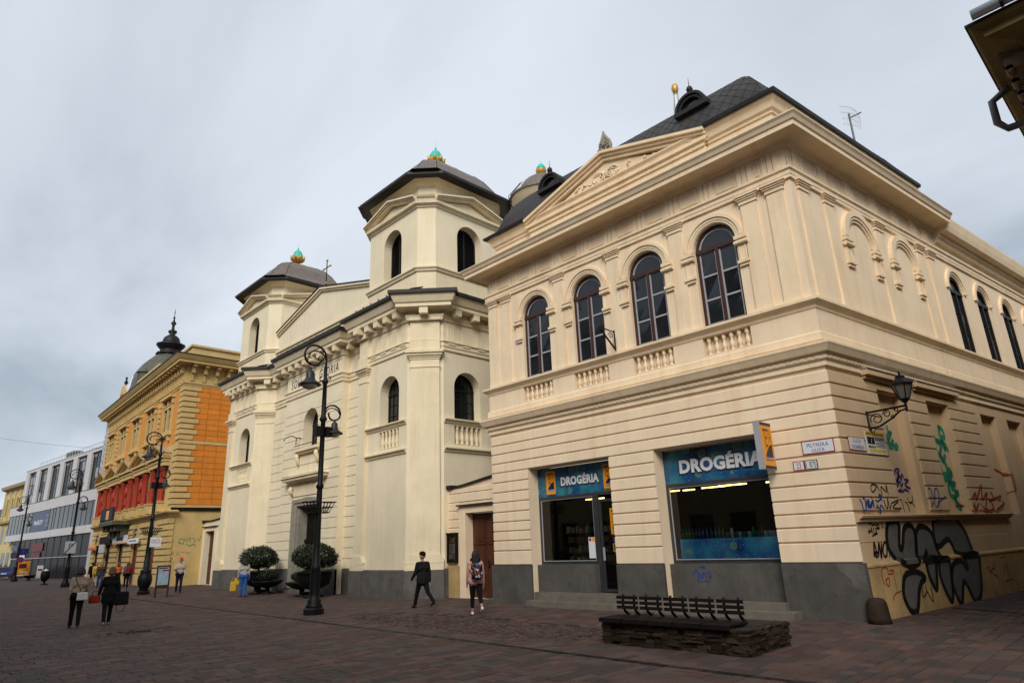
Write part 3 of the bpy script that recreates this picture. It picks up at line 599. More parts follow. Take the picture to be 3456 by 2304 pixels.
bx('handle', 'alu', dr, SF, -7.22, -7.17, 1.25, 1.62, D0+.03, D0+.07); logo(dr, SF, -6.93, -6.55, 1.98, 2.72, D0-.012); v_ = bx('notice', 'yellow_print', dr, SF, -6.9, -6.5, 1.5, 1.72, D0-.018, D0-.014); bx('notice_field', 'black_paint', v_, SF, -6.88, -6.5, 1.52, 1.70, D0-.014, D0-.012); text('VÍTAME', SF, -6.85, -6.52, 1.57, 1.65, D0-.009, 'yellow_print', v_, bold=.02)
n_ = bx('notice', 'enamel_white', shop, SF, -7.82, -7.56, 1.32, 1.92, D0-.022, D0-.018); bx('notice_field', 'orange_print', n_, SF, -7.68, -7.57, 1.80, 1.91, D0-.018, D0-.016); bx('notice_field', 'enamel_red', n_, SF, -7.80, -7.71, 1.81, 1.90, D0-.018, D0-.016)
# interior room
b = B()
b.add([SF.p(O1[0]-.5, -.55, .36), SF.p(O2[1]+.5, -.55, .36), SF.p(O2[1]+.5, -6, .36), SF.p(O1[0]-.5, -6, .36)], [(0, 1, 2, 3)]); b.box(SF, O1[0]-.5, O2[1]+.5, .3, 4.3, -6.1, -6); b.box(SF, O1[0]-.6, O1[0]-.5, .3, 4.3, -6, -.52); b.box(SF, O2[1]+.5, O2[1]+.6, .3, 4.3, -6, -.52)
b.box(SF, O1[0]-.5, O2[1]+.5, 3.42, 3.5, -6, -.55); b.box(SF, O1[1]+.02, O2[0]-.02, .3, 4.3, -.56, -.5); b.obj('shop_interior', 'interior_dark', shop)
for u, dd, ln in ((-4.1, -1.6, .75), (-3.2, -.95, .8), (-2.4, -2.0, .7), (-5.5, -2.6, .4), (-5.6, -1.9, .4), (-9.2, -2.6, .8)): bx('ceiling_lamp', 'tube_light', shop, SF, u-ln/2, u+ln/2, 3.02+.06*(-dd), 3.05+.06*(-dd), dd-.02, dd+.02)
# shelves with goods behind the left window
sh = thing('goods_shelf', 'dark shelf of bottles and packets seen through the left drugstore window', 'shelf', (-8.5, 1.4, .36))
fsh = SF.sh(0, -1.3)
pm('goods_a', (.30, .32, .30), var=.6, scale=14, island=.9, rough=.4, bump=0); pm('goods_b', (.20, .04, .03), var=.5, scale=14, island=.8, rough=.4, bump=0); pm('goods_c', (.04, .22, .26), var=.5, scale=14, island=.8, rough=.4, bump=0); pm('goods_d', (.35, .22, .04), var=.5, scale=14, island=.8, rough=.4, bump=0)
b = B()
for z in (.5, 1.15, 1.45, 1.75, 2.05, 2.35): b.box(fsh, -9.6, -7.45, z, z+.025, -.3, 0)
b.box(fsh, -9.62, -9.6, .36, 2.6, -.3, 0); b.box(fsh, -7.45, -7.43, .36, 2.6, -.3, 0); b.obj('shelf_board', 'interior_dark', sh)
random.seed(11); b = B()
for z in (1.175, 1.475, 1.775, 2.075):
    u = -9.5
    while u < -7.55:
        w_ = random.uniform(.05, .10); b.cur = random.choice((0, 0, 1, 2, 3))
        if random.random() < .8: b.box(fsh, u, u+w_*.85, z, z+random.uniform(.12, .22), -.2, -.06)
        u += w_
b.obj('shelf_goods', ['goods_a', 'goods_b', 'goods_c', 'goods_d'], sh, kind='stuff')
ct = bx('display_counter', 'bubble_bright', None, SF, -4.72, -1.78, 1.20, 1.76, -.64, -.56, label='blue bubble-print display board inside the right drugstore window', category='display board'); ct.parent = None
bt = [B().lathe((0, 0, 0), p_, 8) for p_ in ([(.035, 0), (.038, .12), (.03, .17), (.014, .19), (.014, .24), (.016, .27)], [(.045, 0), (.045, .16), (.03, .2), (.03, .24)], [(.05, 0), (.05, .13), (.05, .14)])]
bmesh_ = []
pm('bottle_green', (.03, .16, .10), rough=.2, var=.1, bump=0, spec=.6); pm('bottle_blue', (.02, .08, .22), rough=.2, var=.1, bump=0, spec=.6); pm('bottle_white', (.45, .47, .5), rough=.3, var=.1, bump=0)
for k, bb in enumerate(bt):
    for m in ('bottle_green', 'bottle_blue', 'bottle_white'):
        o = bb.obj('bottle', m, smooth=True); bmesh_.append(o.data); bpy.data.objects.remove(o)
random.seed(4); u = -4.62; i = 0
while u < -1.85:
    kind = (0 if i < 12 else random.choice((1, 2, 0))); mc = (0 if i < 4 else 1 if i < 9 else random.choice((0, 1, 2)))
    o = link('bottle', bmesh_[kind*3+mc], None, SF.p(u, -.60, 1.762)); o['label'] = ('green', 'blue', 'white')[mc]+' '+('slim bottle', 'stout bottle', 'low tub')[kind]+' in the row along the blue display board'; o['category'] = 'bottle'; o['group'] = 'row of bottles in the right drugstore window'
    u += random.uniform(.09, .13); i += 1
# steps in front
b = B(); b.box(SF, -9.62, -1.4, 0, .16, .1, .55); b.obj('step', 'step_stone', shop); bx('step', 'step_stone', shop, SF, -9.36, -1.68, .16, .33, .1, .28); bx('step', 'step_stone', shop, SF, O1[0]+.01, O1[1]-.01, .16, .36, -.6, .0)
# ---- plates and signs on the corner
def plate(name, label, fr, u0_, u1_, z0, z1, rim, d=.05, cat='sign'):
    t = bx(name, rim, None, fr, u0_, u1_, z0, z1, d, d+.012, label=label, category=cat); e = .018; bx('plate_face', 'enamel_white', t, fr, u0_+e, u1_-e, z0+e, z1-e, d+.012, d+.015); return t
t = plate('street_sign', 'white enamel street sign with red rim reading MLYNSKÁ ULICA', SF, -.82, -.1, 3.53, 3.83, 'enamel_red'); text('MLYNSKÁ', SF, -.70, -.22, 3.68, 3.79, .068, 'enamel_blue', t, sp=1.2); text('ULICA', SF, -.60, -.32, 3.57, 3.64, .068, 'enamel_blue', t, sp=1.2, bold=.01)
t = plate('house_number', 'small red-rimmed house number plate reading 23', SF, -1.09, -.83, 3.19, 3.40, 'enamel_red', cat='number plate'); text('23', SF, -1.01, -.91, 3.23, 3.36, .068, 'enamel_red', t)
t = plate('house_number', 'small black-rimmed house number plate reading I. 875', SF, -.82, -.53, 3.19, 3.40, 'black_paint', cat='number plate'); text('I. 875', SF, -.79, -.56, 3.23, 3.36, .068, 'black_paint', t)
t = plate('street_sign', 'faded white street sign reading ULICA ZVONÁRSKA on the side wall', SS, .30, 1.08, 3.56, 3.87, 'enamel_red'); text('ULICA', SS, .5, .86, 3.74, 3.83, .068, 'metal_grey', t, sp=1.2); text('ZVONÁRSKA', SS, .40, .98, 3.60, 3.71, .068, 'navy_print', t)
t = bx('advert_board', 'enamel_white', None, SS, 1.16, 2.14, 3.52, 4.05, .05, .065, label='yellow, black and white bookshop notice board on the side wall', category='notice board')
bx('board_stripe', 'yellow_print', t, SS, 1.16, 2.14, 3.94, 4.05, .065, .068); text('KNIHY-HUDBA-FILMY', SS, 1.2, 2.1, 3.96, 4.03, .071, 'black_paint', t, bold=.02)
bx('board_stripe', 'black_paint', t, SS, 1.22, 1.58, 3.75, 3.92, .065, .068); text('/', SS, 1.38, 1.44, 3.77, 3.88, .071, 'enamel_white', t); text('BRÁNA', SS, 1.22, 1.58, 3.66, 3.73, .071, 'black_paint', t, bold=.03)
bx('board_stripe', 'black_paint', t, SS, 1.62, 2.1, 3.84, 3.92, .065, .068); text('KRESŤANSKÁ', SS, 1.65, 2.08, 3.855, 3.905, .071, 'enamel_white', t)
for k in range(4): bx('board_stripe', 'metal_grey', t, SS, 1.62, 2.1-.03*(k % 2), 3.79-k*.035, 3.805-k*.035, .065, .067)
B().flat(SS, [(1.25, 3.565), (1.95, 3.565), (1.95, 3.55), (2.1, 3.60), (1.95, 3.65), (1.95, 3.635), (1.25, 3.635)], .068).obj('board_arrow', 'yellow_print', t)
t = thing('projecting_sign', 'orange projecting drugstore light box with red letters beside the right window', 'sign', (-1.4, 0, 3.25))
fs_ = Fr(-1.45, -.02, 90); PB = Fr(-1.45, 0, 90)   # panel faces the side street (+x)
b = B(); b.box(PB, -.72, -.14, 3.25, 4.35, -.16, 0); b.obj('light_box', 'alu', t)
for z in (3.42, 4.08): bx('bracket', 'alu', t, PB, -.14, 0, z, z+.05, -.1, -.05)
bx('panel', 'orange_print', t, PB, -.71, -.15, 3.26, 4.34, 0, .006); bx('panel_edge', 'navy_print', t, PB, -.71, -.15, 3.26, 3.33, .006, .009); bx('panel_edge', 'navy_print', t, PB, -.71, -.15, 4.27, 4.34, .006, .009)
lg = logo(t, PB, -.70, -.16, 3.34, 4.26, .008)
# ---- wrought-iron bracket on the upper floor
t = thing('flag_bracket', 'small black wrought-iron scroll bracket between the upper windows', 'bracket', (-5.7, -.2, 7.2))
b = B(); b.tube([SF.p(-5.70, .24, 7.18), SF.p(-5.70, .24, 7.82)], .025, 6); b.tube([SF.p(-5.70, .24, 7.76), SF.p(-5.70, .95, 7.80)], .02, 6); b.tube([SF.p(-5.70, .26, 7.24), SF.p(-5.70, .9, 7.74)], .03, 6)
b.tube([SF.p(-5.70, .42+.13*math.cos(k*.7)*(1-k*.07), 7.62+.1*math.sin(k*.7)*(1-k*.07)) for k in range(12)], .014, 5); b.obj('scroll', 'iron', t)
# ================================================================ church
church = thing('church', 'cream twin-towered church with octagonal belfries, brown domes and turquoise finials', 'church', (-24.8, 0, 0))
CA = -24.8; YR_, YC = -.2, .2     # axis, planes of the central risalit and of the recesses
CF = Fr(0, YR_, 0); CR = Fr(0, YC, 0)
CG = [1.04, 1.47, 1.92, 2.37, 2.82, 3.27, 3.72, 4.17, 4.62, 5.07, 5.52, 5.97, 6.42, 6.87, 7.32, 7.77, 8.22, 8.67, 9.12]
RISU = (CA-2.95, CA+2.95)
WC, WHW, WZB, WZP = CA, .76, 6.78, 8.0      # central window
DO, DT = 1.5, 4.3                           # portal surround half width, top
def church_rustic(fr, u0_, u1_, z0, z1, holes):
    """one course cut round the openings [(uc,hw,zb,zs or None,zt)]"""
    segs = [(u0_, u1_)]; g, d, c = .016, .04, .012; z0 += g; z1 -= g
    polys = []
    zs_ = [z0+(z1-z0)*k/5 for k in range(6)]
    cut = [h for h in holes if h[2] < z1 and h[4] > z0]
    L_, R_ = [(u0_, z) for z in zs_], None; edges = []
    lefts = [[(u0_, z) for z in zs_]]; rights = []
    for uc, hw, zb, zs, zt in cut:
        def half(z):
            if z < zb or z > zt: return 0
            if zs is None or z <= zs: return hw
            return math.sqrt(max(0, hw*hw-(z-zs)**2))
        rights.append([(uc-half(z), z) for z in zs_]); lefts.append([(uc+half(z), z) for z in zs_])
    rights.append([(u1_, z) for z in zs_])
    for l_, r_ in zip(lefts, rights):
        if max(q[0] for q in r_)-min(q[0] for q in l_) < .02: continue
        B().ext(fr, l_[::-1][::1][::-1][:1]+r_+l_[::-1][:-1], 0, d, back=False).obj('rustication_block', 'church_plaster', church)
b = B(); b.archwall(CF, RISU[0], RISU[1], 4.9, 9.62, WC, WHW, WZP, WZB, 0, .5, 16); b.rectwall(CF, RISU[0], RISU[1], 0, 4.9, [(CA-DO, CA+DO, 0, DT)], 0, .25); b.obj('wall', 'church_plaster', church)
holes = [(CA, WHW, WZB, WZP, WZP+WHW), (CA, DO, 0, None, DT)]
for z0, z1 in zip(CG[:-1], CG[1:]):
    church_rustic(CF, RISU[0], RISU[1], z0, z1, [h for h in holes if h[2] < z1 and h[4] > z0][:1])
for a, c in ((-30.0, RISU[0]), (RISU[1], -19.6)):
    b = B(); b.flat(CR, [(a, 0), (c, 0), (c, 10.0), (a, 10.0)], 0); b.obj('wall', 'church_plaster', church)
    for z0, z1 in zip(CG[:-1], CG[1:]): church_rustic(CR, a, c, z0, z1, [])
    bx('plinth', 'granite', church, CR, a, c, 0, 1.03, -.1, .07)
for a, c in ((RISU[0], CA-DO), (CA+DO, RISU[1])): bx('plinth', 'granite', church, CF, a-.06, c, 0, 1.03, -.1, .08)
for sg, e in ((-1, RISU[0]), (1, RISU[1])):
    b = B(); b.add([(e, YR_, 0), (e, YC, 0), (e, YC, 12), (e, YR_, 12)], [(0, 1, 2, 3)]); b.obj('wall', 'church_plaster', church)
# portal
b = B()
for k, (o_, i_, d) in enumerate(((DO, DO-.22, .07), (DO-.22, DO-.42, .02), (DO-.42, DO-.50, -.1))):
    t0, t1 = DT-(DO-o_)*.75, DT-(DO-i_)*.75
    b.box(CF, CA-o_, CA-i_, 0, t1, -.66, d); b.box(CF, CA+i_, CA+o_, 0, t1, -.66, d); b.box(CF, CA-o_, CA+o_, t1, t0, -.66, d)
b.obj('portal_surround', 'grey_stone', church)
b = B(); b.box(CF, CA-1.02, CA+1.02, .16, DT-.36, -.62, -.56); pd = b.obj('portal_door', 'dark_wood', church)
for sg in (-1, 1):
    for z0, z1 in ((.4, 1.1), (1.25, 2.1)):
        bx('door_panel', 'dark_wood', pd, CF, CA+sg*.5-.32, CA+sg*.5+.32, z0, z1, -.56, -.53)
bx('door_cornice', 'dark_wood', pd, CF, CA-1.02, CA+1.02, 2.25, 2.4, -.56, -.46)
for k in range(-3, 4): b = B(); b.tube([CF.p(CA, -.54, 2.5), CF.p(CA+math.sin(k*.42)*.95, -.54, 2.5+math.cos(k*.42)*1.25)], .02, 5); b.obj('fanlight_bar', 'iron', pd)
b = B(); b.box(CF, CA-DO-.25, CA+DO+.25, 0, .12, -.5, .45); b.box(CF, CA-DO+.1, CA+DO-.1, .12, .2, -.6, .2); b.obj('step', 'granite', church)
b = B(); b.box(CF, CA-1.5, CA+1.5, 4.45, 4.95, 0, .08); b.obj('lintel_panel', 'church_trim', church)
b = B(); b.sweep([CF.p(CA-1.95, 0, 0)[:2], CF.p(CA-1.95, .001, 0)[:2]], [(0, 0), (0, .01), (.01, .01)]) if 0 else None
def hood(fr, a, c, z, prj, par, mat, h=.38, name='hood'):
    b = B(); P_ = [(0, z), (.08, z+h*.1), (.12, z+h*.3), (prj*.6, z+h*.45), (prj*.85, z+h*.55), (prj*.85, z+h*.75), (prj, z+h*.9), (prj, z+h), (0, z+h*1.15)]
    q0, q1 = fr.p(a+prj*.7, -.02, 0)[:2], fr.p(a+prj*.7, .0, 0)[:2]
    path = [fr.p(a+prj, -.05, 0)[:2], fr.p(a+prj, 0, 0)[:2], fr.p(c-prj, 0, 0)[:2], fr.p(c-prj, -.05, 0)[:2]]
    b.sweep(path, P_); return b.obj(name, mat, par)
hood(CF, CA-2.1, CA+2.1, 5.0, .5, church, 'church_trim')
for sg in (-1, 1):
    b = B(); b.tube([CF.p(CA+sg*1.42, .16, 4.9), CF.p(CA+sg*1.42, .24, 4.78), CF.p(CA+sg*1.42, .16, 4.66), CF.p(CA+sg*1.42, .08, 4.5)], [.1, .12, .1, .07], 8); b.obj('console', 'church_trim', church, smooth=True)
# sill of the central window on two consoles
b = B(); b.box(CF, CA-1.25, CA+1.25, 6.62, 6.76, 0, .3); b.box(CF, CA-1.15, CA+1.15, 6.52, 6.62, 0, .2); b.obj('window_sill', 'church_trim', church)
for sg in (-1, 1):
    b = B(); b.tube([CF.p(CA+sg*1.0, .16, 6.5), CF.p(CA+sg*1.0, .2, 6.36), CF.p(CA+sg*1.0, .12, 6.2), CF.p(CA+sg*1.0, .1, 5.95)], [.1, .11, .09, .06], 8); b.obj('console', 'church_trim', church, smooth=True)
def chwin(fr, uc, hw, zb, zs, d, par=church):
    b = B(); b.archring(fr, uc, zs, hw-.07, hw+.02, d-.06, d, 14, foot=zs-zb); b.box(fr, uc-hw, uc+hw, zb, zb+.07, d-.06, d); b.box(fr, uc-hw, uc+hw, zs-.04, zs+.04, d-.06, d+.02); b.box(fr, uc-.035, uc+.035, zb, zs+hw-.05, d-.06, d)
    w_ = b.obj('window', 'dark_frame', par); b = B(); h = (zs-zb)/3
    for k in (1, 2): b.box(fr, uc-hw, uc+hw, zb+h*k-.014, zb+h*k+.014, d-.05, d-.01)
    for sg in (-1, 1): b.box(fr, uc+sg*hw*.5-.013, uc+sg*hw*.5+.013, zb, zs+hw*.8, d-.05, d-.01)
    b.obj('glazing_bar', 'dark_frame', w_)
    for k in range(3):
        for c in range(4):
            u_ = uc-hw+.04+c*(hw*2-.08)/4; q = B(); q.flat(fr, [(u_, zb+h*k), (u_+(hw*2-.08)/4, zb+h*k), (u_+(hw*2-.08)/4, zb+h*(k+1)), (u_, zb+h*(k+1))], d-.04+random.uniform(-.005, .003)); q.obj('pane', 'dark_glass', w_)
    q = B(); q.flat(fr, [(uc-(hw-.04)*math.cos(math.pi*i/14), zs+(hw-.04)*math.sin(math.pi*i/14)) for i in range(15)], d-.04); q.obj('pane', 'dark_glass', w_); return w_
chwin(CF, WC, WHW, WZB, WZP, -.46)
# entablature profiles shared by centre and towers
ARCH = [(0, 9.58), (.06, 9.6), (.06, 9.74), (.09, 9.76), (.09, 9.92), (.14, 9.96), (.14, 10.0), (0, 10.03)]
CORB = [(0, 10.86), (.07, 10.88), (.10, 11.0), (.13, 11.06), (.13, 11.10), (0, 11.12)]
COR2 = [(0, 11.3), (.48, 11.36), (.48, 11.5), (.54, 11.54), (.62, 11.72), (.66, 11.86), (.66, 11.9), (0, 11.95)]
FLSH = [(-.1, 11.96), (.66, 11.90), (.66, 11.87), (.76, 11.87), (.76, 12.02), (.70, 12.04), (.05, 12.22), (-.1, 12.22)]
SNOW = []
def entab(path, mods=True):
    for nm, p_, m in (('architrave', ARCH, 'church_trim'), ('bed_mould', CORB, 'church_trim'), ('cornice', COR2, 'church_trim'), ('eave_flashing', FLSH, 'lead')):
        b = B(); b.sweep(path, p_); b.obj(nm, m, church)
    b = B(); b.sweep(path, [(-.05, 10.0), (0.01, 10.0), (0.01, 11.4), (-.05, 11.4)]); b.obj('frieze', 'church_plaster', church)
def modillions(fr, u0_, u1_, n, w_=.30):
    for i in range(n):
        u = u0_+(u1_-u0_)*i/(n-1) if n > 1 else (u0_+u1_)/2
        b = B(); b.box(fr, u-w_/2, u+w_/2, 11.07, 11.30, 0, .46); b.box(fr, u-w_/2-.02, u+w_/2+.02, 11.30, 11.34, 0, .47); b.obj('modillion', 'church_trim', church)
def triglyphs(fr, us):
    for u in us:
        b = B()
        for k in (-1, 0, 1): b.box(fr, u+k*.13-.045, u+k*.13+.045, 10.06, 10.8, .0, .04)
        b.box(fr, u-.2, u+.2, 9.86, 9.92, 0, .12); b.obj('triglyph', 'church_trim', church)
entab([(-30.0, YC), (RISU[0], YC), (RISU[0], YR_), (RISU[1], YR_), (RISU[1], YC), (-19.6, YC)])
modillions(CF, RISU[0]+.2, RISU[1]-.2, 8); modillions(CR, -29.5, RISU[0]-.45, 2); modillions(CR, RISU[1]+.45, -20.1, 2)
text('SOLI  DEO  GLORIA', CF, -27.25, -22.25, 10.16, 10.62, .02, 'black_paint', church, sp=1.25, shear=.05)
b = B(); b.box(CF, RISU[0]+.06, RISU[1]-.06, 10.72, 10.75, 0, .03); b.box(CF, RISU[0]+.06, RISU[1]-.06, 10.06, 10.09, 0, .03); b.obj('inscription_frame', 'church_trim', church)
# gable over the centre
GY = Fr(0, .02, 0)
b = B(); b.ext(GY, [(-29.9, 12.0), (-19.7, 12.0), (-19.7, 14.0), (CA, 15.18), (-29.9, 14.0)], -.4, 0); b.obj('gable', 'church_plaster', church)
b = B(); rake(b, GY, CA, 5.1, 13.88, 15.16, [(-.4, .1, 0, .10), (-.4, .18, .10, .2)]); b.box(GY, -29.9, -19.7, 12.72, 12.84, 0, .08); b.box(GY, -29.9, -19.7, 12.84, 12.94, 0, .16); b.obj('gable_cornice', 'church_trim', church)
b = B(); b.ext(GY, [(-29.9, 14.1), (CA, 15.4), (-19.7, 14.1), (-19.7, 14.14), (CA, 15.45), (-29.9, 14.14)], -.4, .22); b.obj('gable_flashing', 'lead', church)
b = B(); b.add([(-29.9, .4, 13.9), (-19.7, .4, 13.9), (-19.7, 22, 13.9), (-29.9, 22, 13.9), (CA, .4, 15.1), (CA, 22, 15.1)], [(0, 4, 5, 3), (4, 1, 2, 5)]); b.box(Fr(0, 0, 0), -30, -19.6, 0, 13.9, -22, -4.4); b.obj('nave', 'church_plaster', church)
cr = thing('roof_cross', 'black iron cross with gilded tips on the church gable', 'cross', (CA, .2, 15.4))
b = B(); b.tube([(CA, .2, 15.3), (CA, .2, 17.0)], .03, 6); b.tube([(CA-.34, .2, 16.62), (CA+.34, .2, 16.62)], .028, 6); b.tube([(CA+.1*math.cos(t*.6), .2, 15.55+.1*math.sin(t*.6)) for t in range(11)], .018, 5); b.obj('cross', 'iron', cr)
for p_ in ((CA-.38, 16.62), (CA+.38, 16.62), (CA, 17.06), (CA, 15.72)): b = B(); b.lathe((p_[0], .2, p_[1]-.07), [(.015, 0), (.07, .04), (.055, .1), (.015, .14)], 8); b.obj('cross_tip', 'gilt', cr, smooth=True)
b = B(); b.tube([CF.p(CA-.95, .3, 7.0), CF.p(CA-.95, .3, 7.35), CF.p(CA-1.1, .5, 7.45), CF.p(CA-1.35, .7, 7.35), CF.p(CA-1.4, .75, 7.2)], .025, 6); b.tube([CF.p(CA-.95, .05, 7.35), CF.p(CA-.95, .35, 7.35)], .025, 6); b.tube([CF.p(CA-1.1, .3, 6.92), CF.p(CA+1.0, .3, 6.92)], .02, 6); b.obj('window_rail', 'iron', church)

def octo(cx, cy, E, c, front_only=False):
    return [(cx-E, cy+E-c), (cx-E, cy-E+c), (cx-E+c, cy-E), (cx+E-c, cy-E), (cx+E, cy-E+c), (cx+E, cy+E-c), (cx+E-c, cy+E), (cx-E+c, cy+E)]
def tower(tx, leftdeep):
    cx, cy = -17.3+tx, 1.95
    x0, xa, x1 = -19.68+tx, -16.05+tx, -15.0+tx; yf = -.5
    yl = 4.4 if leftdeep else YC; yr = YC if leftdeep else 4.4
    F_, S_, C_ = Fr(0, yf, 0), Fr(x1, 0, 90), Fr(xa, yf, 45)
    path = [(x0, yl), (x0, yf), (xa, yf), (x1, yf+1.05), (x1, yr)] if yr > yf+1.06 else [(x0, yl), (x0, yf), (xa, yf), (xa+.72, yf+.72)]
    uc = -17.34+tx; wh = .71
    # walls
    b = B(); b.archwall(F_, x0, xa, 6.7, 9.6, uc, wh, 8.1, 6.72, 0, .5, 14); b.rectwall(F_, x0, xa, 0, 6.7, [(uc-.72, uc+.72, 5.74, 6.5)], 0, .18)
    b.flat(C_, [(0, 0), (1.5, 0), (1.5, 9.6), (0, 9.6)], 0)
    b.add([(x0, yf, 0), (x0, yl, 0), (x0, yl, 12), (x0, yf, 12)], [(0, 1, 2, 3)])
    b.obj('tower_wall', 'church_plaster', church)
    if not leftdeep:
        b = B(); b.archwall(S_, .55, 4.4, 6.7, 9.6, 1.82, wh, 8.1, 6.72, 0, .5, 14); b.rectwall(S_, .55, 4.4, 0, 6.7, [(1.1, 2.54, 5.74, 6.5)], 0, .18); b.obj('tower_wall', 'church_plaster', church)
        chwin(S_, 1.82, wh, 6.72, 8.1, -.42); bx('niche_back', 'church_plaster', church, S_, 1.08, 2.56, 5.7, 6.52, -.2, -.16)
    chwin(F_, uc, wh, 6.72, 8.1, -.42); bx('niche_back', 'church_plaster', church, F_, uc-.74, uc+.74, 5.7, 6.52, -.2, -.16)
    # plinth
    b = B(); b.sweep(path, [(-.1, 0), (.10, 0), (.10, 1.0), (.07, 1.03), (-.1, 1.03)]); b.obj('plinth', 'granite', church)
    # pilasters : on the chamfer and at the left end of the front
    def pilaster(fr, a, c, cap=True):
        d = .13; m_ = 'church_trim'
        bx('plinth', 'granite', church, fr, a-.16, c+.16, 0, 1.0, .05, .22)
        b = B(); b.box(fr, a-.14, c+.14, 1.0, 1.24, 0, .2)
        b.ext(Fr(fr.p(a, 0, 0)[0], fr.p(a, 0, 0)[1], fr.deg), [(-.15, 1.25), (c-a+.15, 1.25), (c-a+.15, 1.33), (c-a+.08, 1.42), (c-a, 1.56), (0, 1.56), (-.08, 1.42), (-.15, 1.33)], 0, .17); b.obj('pilaster_base', m_, church)
        bx('pilaster', m_, church, fr, a, c, 1.55, 9.2, 0, d)
        b = B()
        for z0, z1, e in ((8.86, 8.92, .03), (9.2, 9.28, .03), (9.28, 9.36, .07), (9.36, 9.46, .13), (9.46, 9.56, .19)): b.box(fr, a-e, c+e, z0, z1, 0, d+e)
        b.obj('capital', m_, church)
        b = B(); b.box(fr, a-.02, c+.02, 10.03, 10.86, 0, d); b.box(fr, a-.03, c+.03, 9.6, 9.99, 0, d+.08); b.box(fr, a-.06, c+.06, 10.88, 11.1, 0, d+.14); b.obj('entablature_block', m_, church)
        bx('modillion', m_, church, fr, (a+c)/2-.18, (a+c)/2+.18, 11.07, 11.32, 0, .6)
    pilaster(C_, .14, 1.34); pilaster(F_, x0+.06, x0+.68)
    for nm, p_, mt in (('bed_mould', CORB, 'church_trim'), ('cornice', COR2, 'church_trim'), ('eave_flashing', FLSH, 'lead')):
        b = B(); b.sweep([C_.p(.06, .0, 0)[:2], C_.p(.06, .16, 0)[:2], C_.p(1.42, .16, 0)[:2], C_.p(1.42, .0, 0)[:2]], p_); b.obj(nm, mt, church)
    # string courses and balusters
    for z, pr in ((6.56, .16), (5.40, .15)):
        P_ = [(0, z), (.05, z+.02), (.06, z+.08), (pr, z+.14), (pr, z+.19), (0, z+.21)]
        b = B(); b.sweep([(x0+.70, yf), (xa, yf)], P_); b.obj('string_course', 'church_trim', church)
        if not leftdeep: b = B(); b.sweep([(x1, yf+1.05), (x1, 4.4)], P_); b.obj('string_course', 'church_trim', church)
    k_ = B().lathe((0, 0, 0), [(.08, 0), (.08, .05), (.05, .08), (.085, .18), (.09, .25), (.06, .38), (.045, .5), (.055, .58), (.075, .62), (.05, .66), (.075, .7), (.075, .74)], 10)
    o = k_.obj('baluster', 'church_trim', smooth=True); me = o.data; bpy.data.objects.remove(o)
    for i in range(5):
        put('baluster', me, church, F_.p(uc-.52+i*.26, -.07, 5.75))
        if not leftdeep: put('baluster', me, church, S_.p(1.30+i*.26, -.07, 5.75))
    entab(path); modillions(F_, x0+1.05, xa-.35, 4); triglyphs(F_, (x0+1.15, x0+1.95, x0+2.75, x0+3.4))
    if not leftdeep: modillions(S_, 1.05, 4.1, 4); triglyphs(S_, (.95, 1.75, 2.6, 3.4))
    # lower lead roof up to the belfry
    ring0 = [(x0-.7, yl), (x0-.7, yf-.7), (xa+.3, yf-.7), (x1+.7, yf+1.05-.3), (x1+.7, 4.4)]
    # belfry base and walls
    BE, BC = 2.45, .56; oc = octo(cx, cy, BE, BC)
    b = B(); b.sweep(oc, [(-.2, 11.9), (.02, 11.9), (.02, 13.0), (-.2, 13.0)], closed=True); b.sweep(oc, [(-.3, 12.98), (.08, 12.99), (.10, 13.06), (.16, 13.12), (.16, 13.18), (-.3, 13.22)], closed=True); b.obj('belfry_base', 'church_trim', church)
    frs = [Fr(cx, cy-BE, 0), Fr(cx+BE, cy, 90), Fr(cx-BE, cy, -90), Fr(cx, cy+BE, 180)]
    b = B()
    for fr in frs: b.archwall(fr, -(BE-BC), BE-BC, 13.1, 16.3, 0, .70, 14.95, 13.2, 0, .45, 14)
    for i in range(4):
        a = i*90+45; k_ = BE-BC/2; f2 = Fr(cx+k_*math.sin(R(a)), 0, 0)
    for (p_, q_) in ((oc[1], oc[2]), (oc[3], oc[4]), (oc[5], oc[6]), (oc[7], oc[0])): b.add([(p_[0], p_[1], 13.1), (q_[0], q_[1], 13.1), (q_[0], q_[1], 16.3), (p_[0], p_[1], 16.3)], [(0, 1, 2, 3)])
    b.obj('belfry_wall', 'church_plaster', church)
    for fr in frs[:2]:
        b = B(); b.archring(fr, 0, 14.95, .62, .72, -.48, -.40, 14, foot=1.75); b.box(fr, -.045, .045, 13.2, 15.6, -.48, -.38); b.box(fr, -.7, .7, 13.2, 13.3, -.48, -.4)
        lv = b.obj('louvre_window', 'dark_frame', church); bx('louvre_back', 'interior_dark', lv, fr, -.72, .72, 13.2, 15.65, -.62, -.58)
        for i in range(19):
            z = 13.34+i*.118; hw_ = .64 if z < 14.95 else math.sqrt(max(.01, .64**2-(z-14.95)**2))
            bb = B(); bb.add([fr.p(-hw_, -.40, z), fr.p(hw_, -.40, z), fr.p(hw_, -.50, z+.09), fr.p(-hw_, -.50, z+.09), fr.p(-hw_, -.40, z+.02), fr.p(hw_, -.40, z+.02), fr.p(hw_, -.50, z+.11), fr.p(-hw_, -.50, z+.11)], [(0, 1, 2, 3), (7, 6, 5, 4), (0, 4, 5, 1), (2, 6, 7, 3), (1, 5, 6, 2), (3, 7, 4, 0)]); bb.obj('slat', 'dark_frame', lv)
    # cornice with small pediments
    b = B(); b.sweep(oc, [(-.2, 16.02), (.05, 16.03), (.08, 16.12), (.20, 16.16), (.22, 16.28), (-.2, 16.30)], closed=True); b.obj('belfry_cornice', 'church_trim', church)
